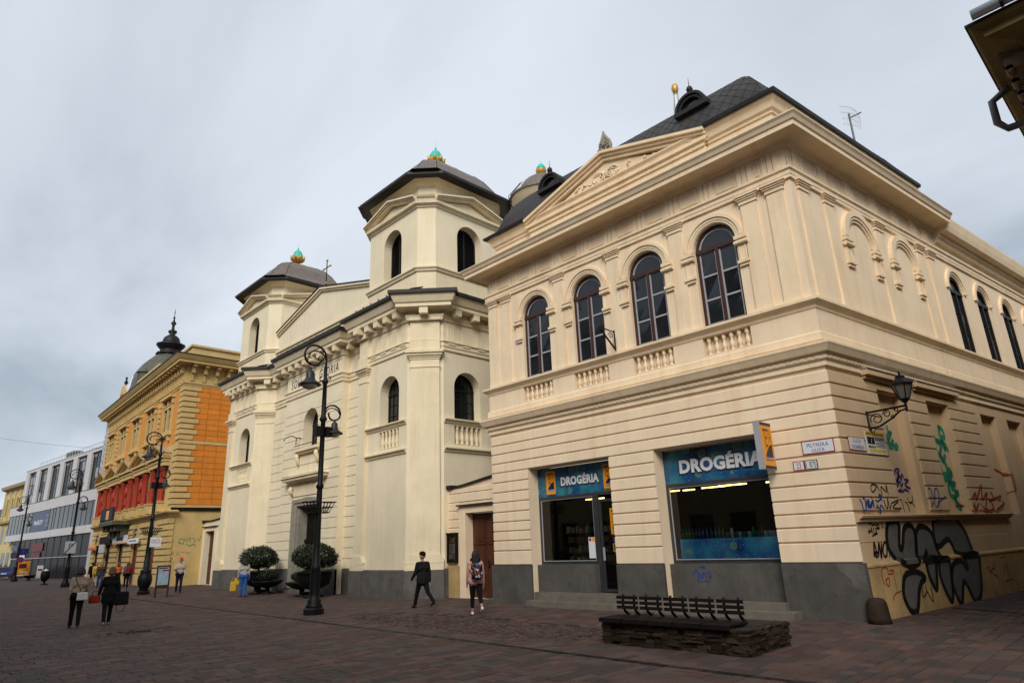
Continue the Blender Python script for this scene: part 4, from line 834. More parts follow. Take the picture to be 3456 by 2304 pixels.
    for fr in frs:
        b = B(); b.ext(fr, [(-1.9, 16.28), (1.9, 16.28), (0, 16.78)], -.5, .03); rake(b, fr, 0, 2.02, 16.28, 16.84, [(-.5, .24, 0, .07), (-.5, .31, .07, .13), (-.5, .38, .13, .2)]); b.obj('pediment', 'church_trim', church)
    b = B()
    for (p_, q_) in ((oc[1], oc[2]), (oc[3], oc[4]), (oc[5], oc[6]), (oc[7], oc[0])): b.sweep([p_, q_], [(-.3, 16.26), (.22, 16.26), (.24, 16.34), (.31, 16.40), (.36, 16.48), (-.3, 16.52)])
    b.obj('belfry_cornice', 'church_trim', church)
    o2 = octo(cx, cy, 2.3, .55)
    b = B(); b.sweep(o2, [(-.2, 16.3), (0, 16.3), (0, 17.2), (.10, 17.3), (.28, 17.46), (-.2, 17.5)], closed=True); b.obj('belfry_attic', 'church_trim', church)
    o3 = octo(cx, cy, 2.0, .5)
    b = B(); b.sweep(o3, [(0, 17.46), (.98, 17.46), (1.04, 17.40), (1.08, 17.42), (1.08, 17.56), (1.0, 17.60), (0, 17.66)], closed=True); b.obj('belfry_eave', 'lead', church)
    # bell-shaped sheet roof with standing seams
    prof = [(3.02, 17.6), (2.7, 17.78), (2.42, 18.05), (2.2, 18.4), (1.95, 18.78), (1.6, 19.15), (1.15, 19.45), (.7, 19.66), (.3, 19.8), (.08, 19.86)]
    rings = [[(x_, y_, z) for x_, y_ in octo(cx, cy, e_, e_*.26)] for e_, z in prof]; b = B()
    for a, c in zip(rings[:-1], rings[1:]):
        for i in range(8): j = (i+1) % 8; b.add([a[i], a[j], c[j], c[i]], [(3, 2, 1, 0) if 0 else (0, 1, 2, 3)])
    rf = b.obj('dome_roof', 'brown_sheet', church); b = B()
    for i in range(8):
        j = (i+1) % 8; m_ = 6 if i % 2 else 2
        for k in range(m_+1):
            t = k/m_; pts = []
            for a in rings[:-1]: pts.append(tuple(a[i][q]+(a[j][q]-a[i][q])*t for q in range(3)))
            b.tube(pts, .022, 4)
    b.obj('standing_seam', 'brown_sheet', rf, kind='stuff')
    # pine-cone finial
    zf = 19.84
    b = B(); b.lathe((cx, cy, zf), [(.26, -.06), (.22, .04), (.13, .12), (.12, .18), (.16, .22)], 14); fn = b.obj('finial', 'red_paint', church, smooth=True)
    b = B(); b.lathe((cx, cy, zf), [(.14, .19), (.26, .24), (.36, .36), (.40, .50), (.38, .56)], 16)
    for i in range(8):
        a = i*math.pi/4; ca, sa_ = math.cos(a), math.sin(a); b.tube([(cx+ca*.30, cy+sa_*.30, zf+.3), (cx+ca*.40, cy+sa_*.40, zf+.48), (cx+ca*.43, cy+sa_*.43, zf+.58), (cx+ca*.50, cy+sa_*.50, zf+.60)], [.05, .1, .07, .02], 6)
    b.obj('finial_leaves', 'gilt', fn, smooth=True)
    b = B(); b.lathe((cx, cy, zf), [(.37, .5), (.36, .62), (.31, .8), (.23, .98), (.12, 1.1), (.03, 1.14), (.015, 1.2), (.05, 1.22), (.04, 1.26), (.008, 1.3), (.006, 1.6)], 16); b.obj('finial_bud', 'turquoise', fn, smooth=True)
tower(0, False); tower(-15.0, True)
b = B()
for a, c, y in ((-29.9, -19.7, .0), (-20.6, -15.2, -.4), (-35.6, -30.2, -.4)): b.add([(a, y-.55, 12.06), (c, y-.55, 12.06), (c, y+.6, 12.5), (a, y+.6, 12.5)], [(0, 1, 2, 3)])
b.obj('eave_roof', 'lead', church)
for fr, a, c, n in ((CF, RISU[0], RISU[1], 9), (Fr(0, -.5, 0), -19.5, -16.4, 5), (Fr(0, -.5, 0), -34.5, -31.4, 5)):
    for i in range(n): b = B(); u = a+(c-a)*(i+.5)/n; b.tube([fr.p(u, .68, 12.02), fr.p(u, .66, 12.14)], .018, 4); b.tube([fr.p(u-.05, .66, 12.14), fr.p(u+.05, .66, 12.14)], .02, 4); b.obj('snow_guard', 'lead', church)
# crossing lantern behind
LC = (-24.7, 18.1)
b = B(); b.lathe((LC[0], LC[1], 0), [(2.05, 14), (2.05, 26.8), (2.2, 26.9), (2.5, 27.2), (2.5, 27.3)], 24); b.obj('lantern_drum', 'church_plaster', church)
b = B(); b.lathe((LC[0], LC[1], 27.28), [(2.66, 0), (2.66, .12), (2.0, .2), (1.95, .5), (1.82, 1.0), (1.5, 1.5), (1.0, 1.9), (.4, 2.15), (.2, 2.2)], 20); b.obj('lantern_dome', 'brown_sheet', church)
for a in range(8):
    th = R(a*45-60); fr = Fr(LC[0]+2.06*math.sin(th), LC[1]-2.06*math.cos(th), math.degrees(th)); b = B(); b.archring(fr, 0, 25.8, 0.02, .42, -.05, .03, 10, foot=1.6); b.obj('lantern_window', 'dark_glass', church); b = B(); b.archring(fr, 0, 25.8, .42, .52, -.05, .08, 10, foot=1.6); b.obj('lantern_arch', 'church_trim', church)
b = B(); b.lathe((LC[0], LC[1], 29.4), [(.2, 0), (.16, .1), (.34, .25), (.44, .5), (.44, .62)], 14); b.obj('finial_leaves', 'gilt', church, smooth=True); b = B(); b.lathe((LC[0], LC[1], 29.4), [(.42, .58), (.36, .85), (.2, 1.1), (.04, 1.2), (.01, 1.3), (.008, 1.7)], 14); b.obj('finial_bud', 'turquoise', church, smooth=True)
for dx in (-.12, .12):
    b = B(); b.tube([(LC[0]-1.1+dx, LC[1]-1.95, 22), (LC[0]-1.25+dx, LC[1]-2.4, 27.4), (LC[0]-.9+dx, LC[1]-1.4, 28.8)], .03, 5); b.obj('lantern_ladder', 'iron', church)

# ================================================================ gate walls on both sides of the church
def gate(label, fr, u0_, u1_, d0, d1, ztop, dz, mat, grooves, flip=False):
    g = thing('gate_wall', label, 'gate wall', fr.p((u0_+u1_)/2, 0, 0))
    b = B(); b.rectwall(fr, u0_, u1_, 0, 3.9, [(d0, d1, 0, dz)], 0, .34)
    n = 10; crv = [(u0_+(u1_-u0_)*i/n, ztop+.28*math.sin(math.pi*min(1, i/n*1.0)*.5)**2) for i in range(n+1)]
    b.ext(fr, [(u0_, 3.9), (u1_, 3.9)]+crv[::-1], -.34, 0); b.obj('wall', mat, g)
    b = B()
    for a, c in zip(crv[:-1], crv[1:]): b.ext(fr, [(a[0], a[1]), (c[0], c[1]), (c[0], c[1]+.05), (a[0], a[1]+.05)], -.4, .1)
    b.box(fr, u0_-.08, u0_+.3, ztop-.02, ztop+.12, -.4, .14); b.obj('coping', 'lead', g)
    for z0, z1 in grooves:
        if z0 > dz+.2: band(fr, u0_, u1_, z0, z1, mat, g, d=.03)
        else: band(fr, u0_, d0-.36, z0, z1, mat, g, d=.03); (u1_-d1 > .45) and band(fr, d1+.36, u1_, z0, z1, mat, g, d=.03)
    b = B(); b.box(fr, d0-.36, d0, 0, dz, 0, .09); b.box(fr, d1, min(d1+.36, u1_), 0, dz, 0, .09); b.box(fr, d0-.36, min(d1+.36, u1_), dz, dz+.26, 0, .09); b.obj('door_surround', mat, g)
    bx('door_flashing', 'lead', g, fr, d0-.42, min(d1+.42, u1_), dz+.26, dz+.31, 0, .2)
    mid = (d0+d1)/2
    for a, c in ((d0, mid), (mid, d1)):
        dl = bx('door_leaf', 'door_wood', g, fr, a+.005, c-.005, .03, dz-.02, -.34, -.28)
        for z0, z1 in ((.25, .85), (1.05, 1.75), (1.95, dz-.25)):
            bx('door_panel', 'door_wood', dl, fr, a+.14, c-.14, z0, z1, -.28, -.255); bx('door_panel', 'door_wood', dl, fr, a+.22, c-.22, z0+.1, z1-.1, -.255, -.24)
        bx('door_rail', 'door_wood', dl, fr, a+.05, c-.05, 1.84, 1.90, -.28, -.24)
    h_ = B(); h_.box(fr, mid+.06, mid+.10, 1.0, 1.28, -.28, -.25); h_.tube([fr.p(mid+.08, -.24, 1.14), fr.p(mid+.2, -.22, 1.14)], .014, 6); h_.obj('handle', 'iron', dl)
    return g
GFR = Fr(0, .78, 0)
g1 = gate('cream gate wall with brown panelled double door between church and corner building', GFR, -15.0, -11.6, -13.92, -12.3, 3.95, 2.98, 'shop_plaster', [(2.13, 2.46), (2.46, 2.77), (2.77, 3.08), (3.08, 3.39), (3.39, 3.72), (3.72, 3.93)])
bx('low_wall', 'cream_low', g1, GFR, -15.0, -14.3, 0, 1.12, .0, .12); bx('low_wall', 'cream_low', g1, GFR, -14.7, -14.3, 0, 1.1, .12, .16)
nb_ = thing('notice_case', 'dark wooden notice case with white leaflet beside the brown gate', 'notice board', GFR.p(-14.78, .1, 1.25))
b = B(); b.box(GFR, -15.0, -14.42, 1.22, 2.24, .03, .08); frame(b, GFR, -15.0, -14.42, 1.22, 2.24, .09, .08, .13); b.box(GFR, -15.03, -14.39, 2.24, 2.3, .02, .16); b.obj('case', 'dark_wood', nb_)
q = B(); q.flat(GFR, [(-14.9, 1.32), (-14.52, 1.32), (-14.52, 2.14), (-14.9, 2.14)], .115); q.obj('pane', 'clear_glass', nb_)
bx('leaflet', 'white_board', nb_, GFR, -14.88, -14.55, 1.56, 1.9, .08, .085); bx('leaflet', 'orange_print', nb_, GFR, -14.8, -14.6, 1.94, 2.1, .08, .085); bx('leaflet', 'alu', nb_, GFR, -14.88, -14.55, 1.36, 1.52, .08, .084)
for k in range(5): bx('leaflet_line', 'metal_grey', nb_, GFR, -14.85, -14.58-.04*(k % 2), 1.84-k*.05, 1.855-k*.05, .085, .087)
GFL = Fr(0, 1.1, 0)
gate('cream gate wall with dark red door between orange house and church', GFL, -42.2, -34.7, -41.55, -39.9, 3.98, 3.36, 'church_plaster', [])
# ================================================================ orange historicist house
pm('orange_brick', (.68, .225, .028), rough=.85, var=.12, scale=2.5, bump=.12, island=.07, stain=.2, staincol=(.45, .14, .03))
pm('shop_dark', (.010, .009, .009), rough=.3, var=.5, scale=1.5, bump=0, spec=.12)
pm('orange_mortar', (.36, .13, .03), rough=.9, var=.1)
pm('orange_wall', (.62, .28, .055), rough=.85, var=.14, scale=2, bump=.12, stain=.35, staincol=(.4, .2, .06))
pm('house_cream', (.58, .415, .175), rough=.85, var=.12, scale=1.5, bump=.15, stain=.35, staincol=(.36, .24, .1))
pm('house_dark_trim', (.36, .28, .16), rough=.85, var=.15, scale=2, bump=.15)  # darker trim for arch frames, tympana, flashings and distant cornices
pm('column_red', (.33, .034, .014), rough=.6, var=.2, scale=5, bump=.1)
pm('balcony_green', (.10, .10, .07), rough=.8, var=.3, scale=3, bump=.3)
pm('dome_copper', (.085, .085, .068), rough=.55, var=.25, scale=2, bump=.08, grime=.3)
HF = Fr(-42.2, -1.1, -2.4); HS = Fr(-42.2, -1.1, 90)
house = thing('orange_house', 'ornate orange and cream house with red columns, pediments and a dark corner dome', 'house', (-54, -.5, 0))
HL = -24.9; BAY = [-22.4, -17.7, -13.0, -8.3, -3.6]
# walls
b = B(); b.rectwall(HF, HL, 0, 0, 4.5, [(c-1.05, c+1.05, 0, 3.0) for c in BAY], 0, .2); b.obj('wall', 'house_cream', house)
b = B(); b.rectwall(HF, HL, 0, 4.5, 9.3, [(c-.75, c+.75, 5.6, 7.9) for c in BAY], 0, .12); b.obj('wall', 'house_cream', house)
b = B(); b.rectwall(HF, HL, 0, 9.3, 13.4, [(c-1.0, c+1.0, 10.35, 12.3) for c in BAY], 0, .12); b.obj('wall', 'orange_wall', house)
b = B(); b.flat(HS, [(0, 0), (9, 0), (9, 4.8), (0, 4.8)], 0); b.obj('wall', 'house_cream', house, label='plain cream ground-floor side wall with small graffiti')
b = B(); b.flat(HS, [(0, 4.8), (9, 4.8), (9, 13.5), (0, 13.5)], 0); b.obj('wall', 'orange_mortar', house)
b = B(); b.box(HF, HL, -.2, 0, 13.4, -9, -8.8); b.add([HF.p(HL, 0, 0), HF.p(HL, 0, 14), HF.p(HL, -9, 14), HF.p(HL, -9, 0)], [(0, 1, 2, 3)]); b.obj('rear_wall', 'house_cream', house)
bx('lead_band', 'dark_wood', house, HS, -.02, 9, 4.75, 4.96, 0, .10)
bx('band', 'house_cream', house, HS, 0, 9, 4.96, 5.12, 0, .05); bx('band', 'house_cream', house, HS, 0, 9, 9.24, 9.46, 0, .06)
def brick(fr, u0_, u1_, z0, z1, mat, name='brick', d=.03): return bx(name, mat, house, fr, u0_, u1_, z0, z1, 0, d)
def rows(z0, z1, n): return [(z0+(z1-z0)*i/n, z0+(z1-z0)*(i+1)/n) for i in range(n)]
for k, (z0, z1) in enumerate(rows(5.14, 9.22, 10)+rows(9.48, 13.32, 10)):
    qw = 1.12 if k % 2 else .86
    b = B(); b.box(HS, -.06, qw, z0+.04, z1-.05, 0, .07); b.box(HF, -qw*.9, .0, z0+.04, z1-.05, 0, .07); b.obj('quoin', 'house_cream', house)
    u = qw+.03; i = 0
    while u < 4.6:
        w_ = .83 if (k % 2 == 0 or i) else .55
        brick(HS, u, u+w_-.025, z0+.012, z1-.012, 'orange_brick'); u += w_; i += 1
# rusticated ground-floor piers
for a, c in zip([HL]+[x+1.05 for x in BAY], [x-1.05 for x in BAY]+[0]):
    for z0, z1 in rows(.75, 4.3, 9):
        e_ = .30 if z0 > 2.95 else 0
        a_, c_ = (a-e_ if a > HL else a), (c+e_ if c < 0 else c)
        P_ = HF.p; g = .045
        b = B(); b.ext(HF, [(a_, z0+g), (c_, z0+g), (c_, z1-g), (a_, z1-g)], 0, .10); b.obj('rustication_block', 'house_cream', house)
    bx('pier_base', 'house_cream', house, HF, a-.05, c+.05, 0, .72, 0, .18)
for z0, z1 in rows(.75, 4.3, 9): bx('rustication_block', 'house_cream', house, HS, -.1, .28, z0+.045, z1-.045, 0, .06)
for i, c in enumerate(BAY):
    bx('doorway', 'interior_dark', house, HF, c-1.06, c+1.06, 0, 3.1, -.24, -.2)
    b = B(); b.archring(HF, c, 3.0, .62, .74, -.1, .14, 12); b.archring(HF, c, 3.0, .95, 1.08, -.1, .14, 12); b.obj('arch_frame', 'house_dark_trim', house)
    b = B(); b.archring(HF, c, 3.02, .02, .62, -.1, .02, 10); b.obj('lunette', 'house_cream', house)
    b = B(); frame(b, HF, c-1.04, c+1.04, .05, 2.98, .08, -.18, -.1); b.box(HF, c-.05, c+.05, .05, 2.98, -.18, -.1)
    dd = b.obj('door', 'column_red' if i in (3, 4) else 'dark_wood', house)
    for sg in (-1, 1): q = B(); q.flat(HF, [(c+sg*.5-.42, .2), (c+sg*.5+.42, .2), (c+sg*.5+.42, 2.85), (c+sg*.5-.42, 2.85)], -.14); q.obj('pane', 'shop_dark', dd)
hp = [HF.p(HL, 0, 0)[:2], HF.p(0, 0, 0)[:2], HS.p(.4, 0, 0)[:2]]
hp2 = [HF.p(HL, -4, 0)[:2], HF.p(HL, 0, 0)[:2], HF.p(0, 0, 0)[:2], HS.p(9, 0, 0)[:2]]
b = B(); b.sweep(hp, [(0, 4.35), (.1, 4.38), (.14, 4.5), (.3, 4.56), (.4, 4.64), (.42, 4.72), (0, 4.82)]); b.obj('string_course', 'house_cream', house)
# column storey
def figure(c):
    b = B(); y = .16
    b.lathe(HF.p(c, y, 5.75), [(.17, 0), (.15, .3), (.12, .6), (.15, .9), (.19, 1.15), (.2, 1.35), (.14, 1.52), (.06, 1.58), (.09, 1.66), (.1, 1.76), (.06, 1.86), (.02, 1.9)], 10)
    b.tube([HF.p(c-.18, y, 7.2), HF.p(c-.24, y+.05, 6.95), HF.p(c+.02, y+.16, 6.85)], [.05, .05, .04], 6); b.tube([HF.p(c+.18, y, 7.2), HF.p(c+.25, y+.04, 6.9), HF.p(c+.18, y+.08, 6.6)], [.05, .05, .04], 6)
    b.obj('caryatid', 'column_red', house, smooth=True)
for c in BAY:
    for sg in (-1, 1):
        for o_ in (1.02, 1.56):
            x_ = c+sg*o_; b = B(); b.box(HF, x_-.24, x_+.24, 4.8, 5.45, 0, .42); b.box(HF, x_-.3, x_+.3, 5.40, 5.5, 0, .46); b.obj('pedestal', 'house_cream', house)
            b = B(); b.lathe(HF.p(x_, .2, 5.5), [(.19, 0), (.19, .06), (.15, .1), (.14, .2), (.135, 1.2), (.115, 2.1), (.14, 2.14), (.13, 2.2), (.17, 2.3), (.18, 2.36)], 12); b.obj('column', 'column_red', house, smooth=True)
    b = B(); frame(b, HF, c-.75, c+.75, 5.6, 7.9, .14, -.1, .06); b.box(HF, c-.08, c+.08, 5.6, 7.9, -.1, .04); wn = b.obj('window', 'house_cream', house)
    for sg in (-1, 1): q = B(); q.flat(HF, [(c+sg*.36-.27, 5.7), (c+sg*.36+.27, 5.7), (c+sg*.36+.27, 7.8), (c+sg*.36-.27, 7.8)], -.06); q.obj('pane', 'dark_glass', wn)
    figure(c)
    b = B(); b.box(HF, c-1.95, c+1.95, 7.9, 8.18, 0, .42); b.box(HF, c-2.0, c+2.0, 8.18, 8.42, 0, .48); b.box(HF, c-2.1, c+2.1, 8.42, 8.56, 0, .62); b.obj('entablature', 'house_cream', house)
    b = B(); b.ext(HF, [(c-1.9, 8.56), (c+1.9, 8.56), (c, 9.2)], 0, .3); b.obj('tympanum', 'house_dark_trim', house)
    b = B(); rake(b, HF, c, 2.15, 8.56, 9.28, [(0, .55, 0, .1), (0, .68, .1, .18)]); b.obj('pediment', 'house_cream', house)
    b = B()
    for sg in (-1, 1): b.ext(HF, [(c+sg*2.2, 8.74), (c, 9.5), (c, 9.54), (c+sg*2.2, 8.78)], 0, .72)
    b.obj('pediment_flashing', 'house_dark_trim', house)
for a in [HL+.35, (BAY[0]+BAY[1])/2, (BAY[3]+BAY[4])/2]:
    for z0, z1 in rows(5.0, 8.4, 8)+rows(9.5, 13.0, 9): bx('quoin', 'house_cream', house, HF, a-.24, a+.24, z0+.04, z1-.04, 0, .12)
# upper storey
for c in BAY:
    b = B(); frame(b, HF, c-1.18, c+1.18, 10.3, 12.42, .22, -.1, .10); b.box(HF, c-.14, c+.14, 10.35, 12.3, -.1, .08); b.box(HF, c-1.4, c+1.4, 10.12, 10.3, 0, .26)
    wn = b.obj('window', 'house_cream', house)
    for sg in (-1, 1):
        q = B(); q.flat(HF, [(c+sg*.55-.42, 10.5), (c+sg*.55+.42, 10.5), (c+sg*.55+.42, 12.25), (c+sg*.55-.42, 12.25)], -.06); q.obj('pane', 'dark_glass', wn)
        bx('glazing_bar', 'dark_frame', wn, HF, c+sg*.55-.42, c+sg*.55+.42, 11.65, 11.72, -.06, -.03); bx('frieze_field', 'column_red', house, HF, c+sg*.55-.36, c+sg*.55+.36, 12.5, 12.86, 0, .05)
    b = B(); b.box(HF, c-1.2, c+1.2, 12.42, 12.48, 0, .14); b.box(HF, c-1.25, c-.98, 12.48, 12.9, 0, .16); b.box(HF, c+.98, c+1.25, 12.48, 12.9, 0, .16); b.box(HF, c-.1, c+.1, 12.48, 12.9, 0, .14); b.box(HF, c-1.35, c+1.35, 12.9, 13.06, 0, .36); b.obj('window_hood', 'house_cream', house)
    for sg in (-1, 1): bx('sill_bracket', 'house_cream', house, HF, c+sg*1.1-.12, c+sg*1.1+.12, 9.75, 10.12, 0, .2)
b = B(); b.sweep(hp2, [(0, 13.3), (.06, 13.32), (.06, 13.42), (.12, 13.46), (.12, 13.56), (0, 13.6)]); b.obj('band', 'house_cream', house)
b = B(); b.sweep(hp2, [(-.1, 13.5), (.02, 13.5), (.02, 15), (-.1, 15)]); b.obj('frieze', 'house_cream', house)
for fr, a, c, n in ((HF, HL+.3, -.3, 34), (HS, .35, 8.6, 11)):
    for i in range(n):
        u = a+(c-a)*i/(n-1); b = B(); b.ext(Fr(*fr.p(u-.1, 0, 0)[:2], fr.deg), [(0, 14.62), (.2, 14.62), (.2, 13.66), (0, 13.66)], 0, .12); b.box(fr, u-.11, u+.11, 14.2, 14.62, .1, .34); b.box(fr, u-.12, u+.12, 14.62, 14.78, .0, .62); b.obj('bracket', 'house_cream', house)
b = B(); b.sweep(hp2, [(0, 14.72), (.3, 14.76), (.75, 14.8), (.75, 14.95), (.82, 15.0), (.95, 15.2), (1.0, 15.3), (0, 15.42)]); b.obj('main_cornice', 'house_cream', house)
b = B(); b.sweep(hp2, [(-.5, 15.4), (.98, 15.30), (1.04, 15.31), (1.04, 15.37), (-.5, 15.5)]); b.obj('cornice_flashing', 'lead', house)
b = B(); b.sweep([HF.p(-3.5, -2, 0)[:2], HF.p(-3.5, -.3, 0)[:2], HF.p(-.3, -.3, 0)[:2], HS.p(9, -.3, 0)[:2]], [(-.4, 15.4), (0, 15.4), (0, 16.2), (.12, 16.26), (.12, 16.42), (-.4, 16.46)]); b.obj('parapet', 'house_cream', house)
b = B(); b.box(HF, -16.5, -9.5, 15.4, 16.9, -.7, -.3); b.box(HF, -16.7, -9.3, 16.9, 17.1, -.75, -.2); b.obj('parapet', 'house_cream', house)
b = B(); b.ext(HF, [(-24.4, 15.4), (-20.8, 15.4), (-20.8, 16.3), (-21.3, 16.5), (-21.5, 17.3), (-22.2, 17.9), (-23.0, 17.9), (-23.6, 17.3), (-23.9, 16.5), (-24.4, 16.3)], -.7, -.2); b.obj('roof_gable', 'house_cream', house)
b = B(); b.box(HF, -23.1, -22.1, 15.6, 17.0, -.2, -.15); b.obj('gable_niche', 'column_red', house)
b = B(); b.lathe(HF.p(-22.6, -.4, 17.9), [(.16, 0), (.07, .12), (.18, .3), (.12, .5), (.05, .62), (.13, .78), (.03, .92)], 10); b.obj('gable_finial', 'dark_frame', house, smooth=True)
b = B(); b.lathe(HF.p(-19.2, -.4, 15.4), [(.5, 0), (.5, .6), (.62, .7), (.4, .85), (.52, 1.2), (.5, 1.7), (.34, 2.0), (.3, 2.3), (.18, 2.6), (.04, 2.8)], 12); b.obj('urn', 'white_board', house, smooth=True)
DC = (-60.57, 2.68)
b = B(); b.lathe((DC[0], DC[1], 0), [(3.3, 15.2), (3.3, 16.4), (3.15, 17.0), (3.0, 17.8), (2.7, 18.6), (2.2, 19.4), (1.55, 20.05), (1.0, 20.42)], 8, a0=R(22)); dmo = b.obj('dome', 'dome_copper', house)
b = B(); b.lathe((DC[0], DC[1], 0), [(1.0, 20.35), (1.25, 20.45), (1.2, 20.6), (.85, 20.8), (.95, 21.0), (1.25, 21.35), (1.3, 21.5), (.8, 21.55), (.78, 21.9), (.68, 22.2), (.4, 22.45), (.2, 22.55), (.4, 22.8), (.38, 22.95), (.14, 23.05), (.12, 23.5), (.26, 23.75), (.1, 23.95), (.06, 24.2), (.12, 24.3), (.03, 24.45), (.02, 25.2)], 14); b.obj('dome_lantern', 'dark_frame', house, smooth=True)
b = B(); b.tube([(DC[0]-.2, DC[1], 24.85), (DC[0]+.2, DC[1], 24.85)], .03, 5); b.obj('dome_cross', 'dark_frame', house)
b = B(); b.lathe((DC[0]+1.6, DC[1]-2.4, 16.9), [(.0, .3), (.5, .3), (.5, 1.0), (.65, 1.1), (.1, 1.5)], 8); b.obj('dome_dormer', 'dome_copper', house)
b = B(); b.add([HF.p(HL+.2, -.6, 15.4), HF.p(-.3, -.6, 15.4), HF.p(-1.5, -6, 17.4), HF.p(HL+1.5, -6, 17.4)], [(0, 1, 2, 3)]); b.obj('roof', 'lead', house)
# balcony
b = B(); b.ext(HF, [(-15.6, 4.35), (-10.4, 4.35), (-10.4, 4.62), (-15.6, 4.62)], .1, 1.35); b.obj('balcony_slab', 'balcony_green', house)
for u in (-15.0, -13.9, -12.1, -11.0): b = B(); b.ext(HF.sh(u), [(-.15, 3.4), (.15, 3.4), (.15, 4.35), (-.15, 4.35)], .08, .6); b.box(HF, u-.16, u+.16, 3.9, 4.35, .5, 1.1); b.obj('balcony_bracket', 'balcony_green', house)
rl = B(); frame(rl, HF, -15.5, -10.5, 4.66, 5.66, .05, 1.26, 1.31); rl = rl.obj('balcony_railing', 'iron', house)
for i in range(26): u = -15.4+i*.196; b = B(); b.tube([HF.p(u, 1.285, 4.7), HF.p(u, 1.285, 5.62)], .018, 5); b.obj('baluster', 'iron', rl)
bx('banner', 'graffiti_black', house, HF, -15.4, -13.4, 4.8, 5.7, 1.32, 1.34); bx('banner', 'orange_print', house, HF, -13.3, -12.3, 4.8, 5.5, 1.32, 1.335); bx('banner', 'graffiti_black', house, HF, -12.2, -10.9, 4.75, 5.72, 1.32, 1.34)
# shop signs on the house
def hsign(label, u0_, u1_, z0, z1, mat, d=.32, **k):
    t = bx('shop_sign', mat, None, HF, u0_, u1_, z0, z1, d, d+.08, label=label, category='shop sign', group='shop signs on the orange house'); return t
t = hsign('long dark shop sign left of the house doorway', -19.6, -15.2, 3.1, 3.65, 'dark_wood', .35)
t = hsign('white shop sign with purple lettering and orange stripe', -14.6, -9.7, 2.95, 3.55, 'white_board', .3); bx('sign_stripe', 'orange_print', t, HF, -14.6, -9.7, 2.95, 3.07, .38, .39); bx('sign_emblem', 'graffiti_purple', t, HF, -13.3, -10.9, 3.17, 3.42, .38, .39)
t = hsign('plain white shop sign above the red house door', -9.3, -6.3, 2.86, 3.22, 'enamel_white', .3); bx('sign_strip', 'pipe_grey', t, HF, -8.9, -6.7, 3.0, 3.1, .38, .385)
t = hsign('small orange and red sign at the far end of the house', -24.3, -21.5, 2.65, 3.12, 'orange_print', .3); bx('sign_stripe', 'enamel_red', t, HF, -24.3, -21.5, 2.65, 2.85, .38, .39)
t = hsign('grey hanging sign under the long dark sign', -18.6, -16.4, 2.35, 3.0, 'alu', .5)
B().ribbon(HS, [(.8, 2.95), (.7, 2.7), (1.0, 2.6), (1.05, 2.9), (.8, 2.95)], .07, .006).obj('graffiti', 'graffiti_green', house)
for p_ in ([(1.15, 3.0), (1.2, 2.75), (1.4, 3.0), (1.45, 2.7)], [(1.5, 2.95), (1.7, 2.98), (1.65, 2.7), (1.9, 2.9)], [(1.2, 2.6), (1.4, 2.45), (1.7, 2.6), (1.8, 2.4)], [(1.9, 3.0), (2.0, 2.75), (2.1, 3.1)]): B().ribbon(HS, p_, .07, .006).obj('graffiti', 'graffiti_green', house)
for p_ in ([(.5, 2.1), (.35, 2.0), (.5, 1.9)], [(.65, 1.9), (.75, 2.1), (.85, 1.9)], [(.95, 2.1), (1.2, 2.1)], [(1.3, 1.9), (1.3, 2.1), (1.5, 2.0)], [(.3, 1.55), (.25, 1.7), (.35, 1.8), (.45, 1.7), (.35, 1.6), (.25, 1.5), (.5, 1.5), (.52, 1.3)]): B().ribbon(HS, p_, .03, .006).obj('graffiti', 'graffiti_black', house)
# firewall strip beyond the house, with a vertical blue sign
fw_ = thing('firewall', 'pale grey blank wall strip with vertical blue letters beyond the orange house', 'wall', HF.p(-25.6, -1, 0))
pm('pale_grey', (.50, .49, .48), var=.08, scale=.8, bump=.1, stain=.2)
bx('wall', 'pale_grey', fw_, HF, -26.5, -24.95, 0, 14.6, -6, .05)
text('PARALLEL', HF, -26.0, -25.4, 8.8, 13.6, .2, 'enamel_blue', fw_, rot=1, sp=1.3)
# ================================================================ modern white department store
pm('panel_white', (.50, .485, .49), rough=.5, var=.05, scale=.6, bump=.03, stain=.12, staincol=(.4, .38, .36))
pm('store_glass', (.016, .019, .017), rough=.08, var=.9, scale=.35, bump=.03, bscale=.8, spec=.4, streak=3)
pm('curtain', (.33, .34, .38), rough=.8, var=.3, scale=3, bump=0)
pm('store_blue', (.010, .022, .085), rough=.3, var=.1, bump=0)
pm('store_red', (.12, .008, .006), rough=.4, var=.1, bump=0)
MF = Fr(-76, 1.5, 5.2)
store = thing('department_store', 'white modernist department store with glass bands and tall upper windows', 'store', MF.p(-14, 0, 0))
MB = [(-27.6, -24.4), (-22.8, -19.5), (-17.9, -14.6), (-13.0, -9.7), (-8.2, -5.0), (-3.4, -.3)]
b = B(); b.rectwall(MF, -29.1, 1.2, 9.0, 13.6, [(a, c, 9.05, 13.25) for a, c in MB], 0, .32); b.box(MF, -29.1, 1.2, 13.6, 13.7, -6, .05); b.add([MF.p(-29.1, 0, 0), MF.p(-29.1, 0, 13.6), MF.p(-29.1, -10, 13.6), MF.p(-29.1, -10, 0)], [(0, 1, 2, 3)]); b.box(MF, -29, 1.1, 0, 13.5, -10, -9.8); b.obj('wall', 'panel_white', store)
random.seed(21)
